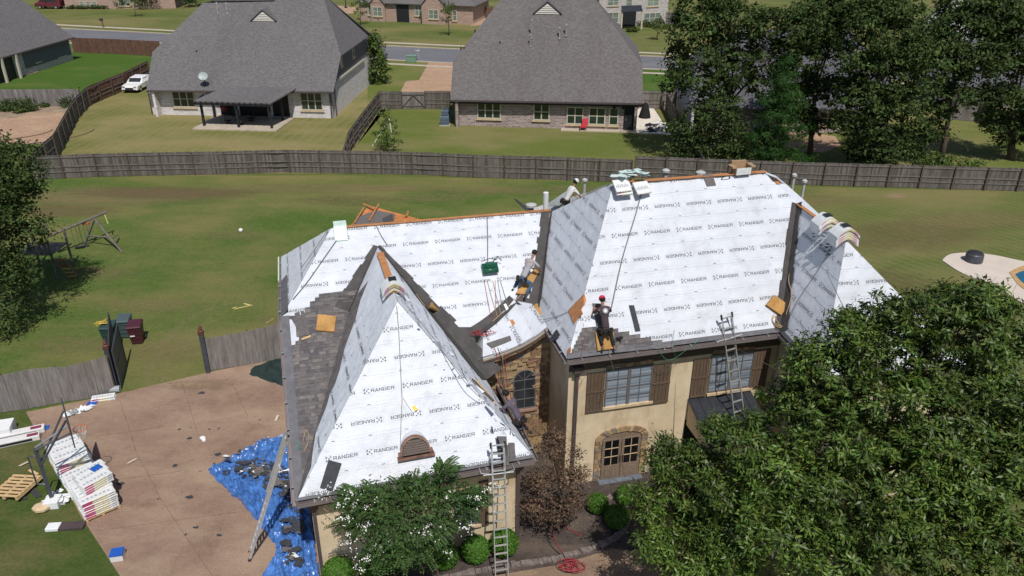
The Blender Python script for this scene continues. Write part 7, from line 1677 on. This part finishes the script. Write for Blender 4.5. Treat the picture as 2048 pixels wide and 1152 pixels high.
for i, (f_, dz, dx, lab) in enumerate(((.04, .12, .0, 'lower white wrapped bundle on the left end of the high ridge'), (.05, .24, -.12, 'upper white wrapped bundle on the left end of the high ridge'), (.15, .1, .05, 'separate white bundle right of the heap on the high ridge'))):
    q = Rc+(Rd-Rc)*f_; o = copy_tree(bw); o.location = q+Z*dz-HW*(.35)+HU*dx-Z*.25; o.rotation_euler = (rad(38), 0, TH+1.57*0+.1*i); o.scale = (.62, 1.5, 1); o['label'] = lab; o['group'] = 'bundles on the high ridge'
q = Rc+(Rd-Rc)*.08+Z*.25; simple('torn_wrapping', 'crumpled pale plastic on top of the high ridge bundles', 'wrapping', lambda b: [scrap_mb(b, q+V(rr.gauss(0, .28), rr.gauss(0, .15), rr.uniform(-.1, .15)), .2, rr, .05) for _ in range(22)], mat('mint_plastic', (.52, .64, .62), .3, .1), q, kind='stuff')
q = Rc+(Rd-Rc)*.83+Z*.03; t = thing('cardboard_box', 'open white and brown carton standing on the high ridge', 'box', q)
m_cb = mat('cardboard', (.36, .24, .14), .9, .1)
for s in (-1, 1): MB().ob(q+HU*(s*.3-.01)-HW*.2, HU*.02, HW*.4, Z*.26).build('side', m_cb, t); MB().ob(q-HU*.3+HW*(s*.2-.01), HU*.6, HW*.02, Z*.26).build('side', m_bund if s < 0 else m_cb, t); MB().ob(q+HU*(s*.3)-HW*.2+Z*.26, HU*.18*s, HW*.4, Z*.06+HU*0).build('flap', m_cb, t)
MB().ob(q-HU*.3+HW*.2+Z*.26, HU*.6, HW*.1, Z*.16).build('flap', m_cb, t)
q = Rc+(Rd-Rc)*.72; simple('hose_coil', 'olive coil of hose hanging at the high ridge', 'hose', lambda b: b.tube([q-HW*.12-Z*.1+HU*math.cos(k*.5)*(.15+.02*(k % 3))+V(0, -.5, .6).normalized()*math.sin(k*.5)*.17 for k in range(40)], .014, 4), mat('olive_hose', (.08, .09, .06), .6, .1), q)
# compressor (green tank) slung on the roof
c_, x_, y_, n_ = frame_on(plA, 981, 552, HU, .02); t = thing('air_compressor', 'dark green air compressor hanging on ropes in the middle of the roof', 'compressor', c_)
for dz in (.14, .34): MB().tube([c_-x_*.3+n_*.18+y_*dz, c_+x_*.3+n_*.18+y_*dz], .12, 14).build('tank', m_green, t, smooth=True)
MB().box(c_+n_*.33+y_*.3, (.35, .22, .2), TH).build('motor', m_green, t, bevel=.03); MB().tube([c_-x_*.3+n_*.3+y_*.5, c_+n_*.5+y_*.5, c_+x_*.3+n_*.3+y_*.5], .015, 5).build('handle', m_black, t); MB().tube([c_+x_*.1+n_*.3+y_*.4, c_+x_*.35+n_*.4+y_*.6, c_+x_*.5+n_*.2+y_*.5], .02, 5).build('hose_fitting', m_black, t)
# ropes and hoses lying on the roof
def rope(label, pts, m, r=.012, name='rope', sag=0, cat='rope'):
    w = []
    for e in pts: w.append(e if isinstance(e, Vector) else e[2].at(e[0], e[1])+e[2].n*(.05+r))
    w2 = [Vector(p) for p in smooth([tuple(p) for p in w], 6)]
    return MB().tube(w2, r, 5).build(name, m, None, label, cat, origin=w2[0])
A_ = plA; B__ = plBF
rope('grey rope from the rear ridge down to the green compressor', [(974, 432, A_), (975, 480, A_), (975, 540, A_)], m_ropeg, .02); rope('thin grey rope from the rear ridge to the peak of the front gable', [(752, 451, A_), (762, 472, A_), (775, 492, A_)], m_ropeg)
rope('upper grey rope crossing the left hip', [(655, 462, A_), (630, 500, A_), (602, 538, A_)], m_ropeg, .016); rope('lower grey rope crossing the left slope', [(676, 478, A_), (650, 515, A_), (615, 565, A_), (586, 600, A_)], m_ropeg, .016)
rope('grey safety rope from the high ridge to the red capped roofer', [(1287, 368, plC), (1270, 430, plC), (1243, 520, plC), (1222, 615, plC)], m_ropeg, .02)
rope('tan rope running down the dark valley', [(1103, 428, plCW), (1088, 480, plCW), (1076, 530, plCW), (1064, 562, SF), (1030, 605, SF), (985, 645, SF)], m_rope, .016); rope('rope down the middle of the front roof', [(793, 612, B__), (797, 660, B__), (800, 720, B__), (804, 800, B__)], m_ropeg, .011); rope('rope from the wrapper to the front vent', [(804, 800, B__), (802, 840, B__), (800, 900, B__)], m_ropeg, .01)
rope('pale hose looping on the right slope of the front gable', [(800, 560, plBE), (840, 575, plBE), (862, 600, plBE), (850, 615, plBE), (830, 590, plBE)], m_rope, .012)
rope('rope along the edge of the front gable to the lower valley', [(800, 600, plBE), (850, 660, plBE), (900, 730, plBE), (930, 770, plBE), (960, 800, plBE)], m_ropeg, .012)
for i, (x0, x1) in enumerate(((968, 985), (974, 1000), (985, 1008), (990, 992), (995, 1012), (1000, 1030))):
    rope(('first', 'second', 'third', 'fourth', 'fifth', 'sixth')[i]+' thin hose from the compressor down toward the stone tower, counted from the left', [(x0, 562, A_), ((x0+x1)/2, 610, A_), (x1, 650, A_)], (m_red, m_rope, m_rope, m_red, m_ropeg, m_ropeg)[i], .009, 'hose', cat='hose')
gt = G1_+HU*.5-HW*.02+Z*.15
for i, dx in enumerate((0, .12, .2, .3)): rope(('first', 'second', 'third', 'fourth')[i]+' hose dangling over the tower rake down the stone wall, from the left', [gt+HU*(dx-.1)+HW*1.2+Z*.2, gt+HU*dx, gt+HU*(dx+.05)-Z*.9-HW*.05, gt+HU*(dx+.2)-Z*2.2-HW*.1, gt+HU*(dx+.4)-Z*4.3-HW*.4], (m_red, m_black, m_rope, m_red)[i], .012, 'hose', cat='hose')
c_ = dTop[4].lerp(rake[4], .25)+Z*.1; rope('tangled red hose heaped in the valley above the tower gutter', [c_+HU*(math.cos(k*.55)*(.3+.2*math.sin(k*.31))-.1)+HW*math.sin(k*.55)*(.16+.08*math.cos(k*.4))+Z*(.03+.04*math.sin(k*.5)) for k in range(60)], m_red, .009, 'hose', cat='hose')
rope('grey rope across the tower roof from the valley to the torn decking', [(1140, 624, plCW), (1110, 636, plCW), (1070, 644, SF), (1035, 640, SF)], m_ropeg, .012)
rope('tan rope down the right valley to the coil', [(1583, 520, plC), (1580, 560, plEW), (1586, 590, plEW), (1575, 630, plEW)], m_rope, .016); rope('grey rope down the far right slope', [(1680, 470, plEW), (1640, 540, plEW), (1600, 600, plEW), (1582, 640, plEW)], m_ropeg, .012)
c_ = plC.at(1560, 648)+Z*.1; rope('heap of tan rope at the bottom of the right valley', [c_+HU*math.cos(k*.6)*(.22+.08*math.sin(k*.31))+HW*(math.sin(k*.6)*(.2+.06*math.cos(k*.4))+.05)+Z*(.02+.04*math.sin(k*.5)+.15*math.sin(k*.6)) for k in range(60)], m_rope, .016)
rope('tan rope loops on the shingles near the left ladder top', [(610, 870, plS), (606, 885, plS), (613, 862, plS), (618, 880, plS), (608, 905, plS), (616, 890, plS)], m_rope, .012); rope('green cord by the left ladder top', [(594, 885, plS), (600, 892, plS), (596, 902, plS), (602, 898, plS)], m_ropegr, .014)
for i, ((x, y), dz) in enumerate((((1160, 706), 1.2), ((1215, 702), 1.5), ((1340, 690), .9))):
    a_ = plC.at(x, y)+Nf*.2; rope(('left', 'middle', 'right')[i]+' thin cord hanging from the eave in front of the stucco wall', [plC.at(x+8, y-30)+plC.n*.05, a_, a_+HU*.25-Z*dz*.6+HW*.1, a_+HU*.05-Z*dz+HW*.12, a_-HU*.1-Z*dz*1.2+HW*.1], (m_red, m_rope, m_ropegr)[i], .006)
rope('green cord slung below the right eave', [plC.at(1310, 692)+Nf*.16, plC.at(1335, 700)+Nf*.2-Z*.3, plC.at(1375, 682)+Nf*.2-Z*.15, plC.at(1400, 672)+Nf*.15], m_ropegr, .007)
c_ = P(1142, 1138)+Z*.05; rope('tangled red hose heap on the path, bottom centre', [c_+V(math.cos(k*.62+.3*math.sin(k))*(.22+.16*math.sin(k*.37))+.12*math.sin(k*.11), math.sin(k*.62)*(.2+.12*math.cos(k*.29)), .02+.0016*k) for k in range(110)], m_red, .012, 'hose', cat='hose')
rope('red hose crossing the dark mulch to the tangled heap', [P(1105, 1050, .04), P(1110, 1080, .04), P(1125, 1105, .04), P(1137, 1125, .06)], m_red, .016, 'hose', cat='hose'); rope('red hose running right across the mulch bed', [P(1112, 1045, .04), P(1140, 1060, .04), P(1165, 1072, .04)], m_red, .014, 'hose', cat='hose'); rope('black hose on the mulch beside the red one', [P(1090, 1068, .04), P(1105, 1095, .04), P(1130, 1115, .06), P(1137, 1122, .05)], m_black, .014, 'hose', cat='hose')
rope('rope drooping from the front eave gutter to the ladder', [plBw.at(640, 1000)+Nb*.3, plBw.at(690, 1025)+Nb*.6, plBw.at(740, 1040)+Nb*.8], m_rope, .008)
q = P(1078, 1020, .05); simple('golf_ball', 'tiny white ball on the mulch under the brown maple', 'ball', lambda b: b.ball(q+Z*.05, .06, 8), m_white_p, q, smooth=True)
# ------------------------------------------------------------------ roofers
def skinned(name, joints, edges, m, parent, root=0, sub=1):
    me = bpy.data.meshes.new(name); bm = bmesh.new(); sk = bm.verts.layers.skin.verify(); vs = []
    for p, r in joints:
        v = bm.verts.new(p); v[sk].radius = (r, r) if not isinstance(r, tuple) else r; vs.append(v)
    for a, b in edges: bm.edges.new((vs[a], vs[b]))
    vs[root][sk].use_root = True
    bm.to_mesh(me); bm.free(); me.materials.append(m); o = bpy.data.objects.new(name, me); COL.objects.link(o); o.parent = parent
    s = o.modifiers.new('skin', 'SKIN'); s.use_smooth_shade = True; s.use_x_symmetry = False; s.branch_smoothing = .4; u = o.modifiers.new('sub', 'SUBSURF'); u.levels = u.render_levels = sub; return o
def person(label, loc, rz, J_, shirt, trousers, hair, cap=None, cap2=None, boots=None, tools=True, extra=None):
    t = thing('person', label, 'person', loc, None, rz); ORG[t.name] = V(0, 0, 0)
    g = lambda k: Vector(J_[k])
    pe, ch, ne, he = g('pelvis'), g('chest'), g('neck'), g('head'); hd = (he-ne).normalized(); fwd = Vector(J_.get('look', (0, 1, 0))).normalized()
    sp = pe.lerp(ch, .5); jt = [(pe, (.12, .10)), (sp, (.12, .10)), (ch, (.14, .11)), (ne, .055), (ne+hd*.06, .055), (he, (.085, .1)), (he+hd*.09, (.06, .075))]; ed_ = [(0, 1), (1, 2), (2, 3), (3, 4), (4, 5), (5, 6)]
    for s in 'LR':
        k = len(jt); jt += [(g(s+'sh'), .06), (g(s+'el'), .042), (g(s+'wr'), .028), (g(s+'wr')+(g(s+'wr')-g(s+'el')).normalized()*.06, .035)]; ed_ += [(2, k), (k, k+1), (k+1, k+2), (k+2, k+3)]
    for s in 'LR':
        k = len(jt); jt += [(g(s+'hip'), .09), (g(s+'kn'), .06), (g(s+'an'), .042)]; ed_ += [(0, k), (k, k+1), (k+1, k+2)]
    body = skinned('body', jt, ed_, m_skin, t)
    js = [(pe+(ch-pe)*.1, (.15, .12)), (sp, (.145, .12)), (ch, (.175, .135)), (ne-hd*.02, .07)]; es = [(0, 1), (1, 2), (2, 3)]
    for s in 'LR':
        k = len(js); js += [(g(s+'sh'), .082), (g(s+'sh').lerp(g(s+'el'), 1.0), .06)] + ([(g(s+'wr'), .04)] if J_.get('long') else []); es += [(2, k), (k, k+1)]+([(k+1, k+2)] if J_.get('long') else [])
    skinned('shirt', js, es, shirt, t, 1)
    jl = [(pe, (.15, .13)), (pe+(ch-pe)*.2, (.14, .12))]; el = [(0, 1)]
    for s in 'LR': k = len(jl); jl += [(g(s+'hip'), .115), (g(s+'kn'), .08), (g(s+'an'), .06)]; el += [(0, k), (k, k+1), (k+1, k+2)]
    skinned('trousers', jl, el, trousers, t)
    for s in 'LR': a = g(s+'an'); skinned('boot', [(a, .055), (a+Vector(J_[s+'ft'])*.5-Z*.03, .055), (a+Vector(J_[s+'ft']), .042)], [(0, 1), (1, 2)], boots or m_black, t)
    def lc(mb, nm, m, par=None, **k): o = mb.build(nm, m, None, **k); o.parent = par or t; o.location = (0, 0, 0); return o
    side = hd.cross(fwd).normalized(); f2 = side.cross(hd).normalized()*1.0
    if f2.dot(fwd) < 0: f2 = -f2
    fc = MB(); fc.ball(he+f2*.1+hd*.01, .018, 5); fc.ball(he+side*.088+hd*.0, .022, 5); fc.ball(he-side*.088, .022, 5); lc(fc, 'nose_and_ears', m_skin, smooth=True)
    ey = MB(); ey.ball(he+f2*.088+side*.032+hd*.03, .012, 5); ey.ball(he+f2*.088-side*.032+hd*.03, .012, 5); lc(ey, 'eyes', m_black)
    mo = MB(); mo.ob(he+f2*.088-hd*.045-side*.022, side*.044, f2*.008, hd*.01); lc(mo, 'mouth', m_mag)
    hr = MB().ball(he+hd*.035-f2*.02, .112, 9, sq=(1, 1, .95)); lc(hr, 'hair', hair, smooth=True)
    if cap:
        c_ = MB().ball(he+hd*.06, .118, 9); co = lc(c_, 'cap', cap, smooth=True); br = MB().slab([he+hd*.06+f2*.09-side*.08, he+hd*.06+f2*.09+side*.08, he+hd*.045+f2*.2+side*.055, he+hd*.045+f2*.2-side*.055], hd*.012); lc(br, 'brim', cap2 or cap, co)
    for s in 'LR':
        w_ = g(s+'wr'); d = (w_-g(s+'el')).normalized(); sx = d.cross(Z+V(.01, 0, 0)).normalized(); nn = sx.cross(d); mb = MB(); mb.ob(w_+d*.05-sx*.04-nn*.012, sx*.08, d*.075, nn*.026)
        for f_ in range(4):
            b_ = w_+d*.12+sx*(-.03+f_*.02); ln = (.055, .065, .06, .045)[f_]; mb.tube([b_, b_+d*ln*.6-nn*.005, b_+d*ln-nn*.03], .009, 5)
        tb = w_+d*.06+sx*(.042 if s == 'L' else -.042); mb.tube([tb, tb+d*.03+sx*(.03 if s == 'L' else -.03), tb+d*.06+sx*(.03 if s == 'L' else -.03)-nn*.01], .011, 5); lc(mb, 'hand', m_skin)
    if tools:
        mb = MB()
        for k in range(6): a = k*1.05; mb.box(pe+V(math.cos(a)*.18, math.sin(a)*.16, .04), (.1, .08, .16), a)
        lc(mb, 'tool_belt', mat('leather_black', (.03, .025, .022), .7, .3), None)
    return t
def kneel(sl=.9, lean=.35, spread=.2, armx=.3, look=(0, 1, -.3), tw_=0., long=False):
    gz = lambda y: y*sl
    return dict(pelvis=(0, -.12, gz(-.12)+.42), chest=(tw_, .12+lean*.4, gz(.1)+.80), neck=(tw_, .2+lean*.5, gz(.1)+.98), head=(tw_, .27+lean*.6, gz(.1)+1.13), Lsh=(-.19+tw_, .13+lean*.42, gz(.1)+.90), Rsh=(.19+tw_, .13+lean*.42, gz(.1)+.90),
                Lel=(-.30, .32+lean*.4, gz(.1)+.68), Rel=(.32, .30+lean*.4, gz(.1)+.66), Lwr=(-armx*.6, .5+lean*.4, gz(.5)+.28), Rwr=(armx*.8, .46+lean*.4, gz(.46)+.26),
                Lhip=(-.1, -.12, gz(-.12)+.40), Rhip=(.1, -.12, gz(-.12)+.40), Lkn=(-spread-.05, .18, gz(.18)+.10), Rkn=(spread+.05, .12, gz(.12)+.12), Lan=(-spread, -.26, gz(-.26)+.10), Ran=(spread+.08, -.30, gz(-.3)+.10), Lft=(-.02, -.13, -.10), Rft=(.03, -.13, -.10), look=look, long=long)
m_jean = mat('blue_jeans', (.05, .09, .15), .9, .25, 8.); m_gshirt = mat('grey_shirt', (.33, .32, .34), .9, .12, 5.); m_mshirt = mat('charcoal_shirt', (.06, .045, .055), .9, .15, 5.); m_pshirt = mat('purple_grey_shirt', (.10, .085, .115), .9, .15, 5.); m_wshirt = mat('white_shirt', (.62, .62, .62), .9, .08, 5.); m_hair = mat('dark_hair', (.012, .010, .009), .7, .2); m_bpants = mat('black_trousers', (.018, .018, .022), .9, .2, 6.); m_redcap = mat('red_cap', (.55, .02, .06), .7, .1)
q = plC.at(1207, 676)+plC.n*.13; p2 = person('roofer in charcoal shirt and red cap kneeling on a foam pad, back to us', q, TH, kneel(1.05, .25, .16, .35), m_mshirt, m_bpants, m_hair, m_redcap, m_redcap, mat('grey_boots', (.12, .1, .09), .8, .2))
mb = MB(); mb.lathe([(.10, 0), (.10, .004)], (0, 0, 0), 16); o = mb.build('shirt_emblem', m_gshirt, None); o.parent = p2; o.location = (0, .085, 1.0); o.rotation_euler = (rad(62), 0, 0)
mb = MB(); mb.lathe([(.05, 0), (.05, .007)], (0, 0, 0), 12); o = mb.build('shirt_emblem', m_white_p, None); o.parent = p2; o.location = (0, .083, 1.0); o.rotation_euler = (rad(62), 0, 0)
q = SF.at(1047, 580)+Z*.14; person('roofer in grey shirt and blue jeans crouching in the valley on a foam pad', q, TH-.95, kneel(.62, .62, .28, .3, long=False), m_gshirt, m_jean, m_hair, None)
q = C2+BW_*1.5-BU*.1+Z*.14; person('roofer in purple grey shirt bending over the lower right eave of the front wing', q, TH+.75, kneel(.75, .35, .14, .3, long=True), m_pshirt, m_bpants, m_hair, m_hair, m_hair)
q = P(1134, 420, 8.1); person('roofer in white shirt and cap kneeling behind the high hip', q+Z*.0, TH-1.3, kneel(.35, .2, .16, .4), m_wshirt, m_bpants, m_hair, m_wshirt, m_black)
# nail gun in the red capped roofer's hand side
q = plC.at(1236, 680)+plC.n*.12; t = thing('nail_gun', 'dark nail gun beside the red capped roofer', 'nail gun', q); MB().box(q+Z*.06, (.26, .08, .08), .4).build('body', m_black, t, bevel=.01); MB().box(q+V(.05, 0, -.02), (.05, .05, .14), .4).build('handle', m_steel, t); MB().tube([q+V(-.1, 0, .05), q+V(-.12, -.02, -.05)], .03, 8).build('magazine', m_alu, t)
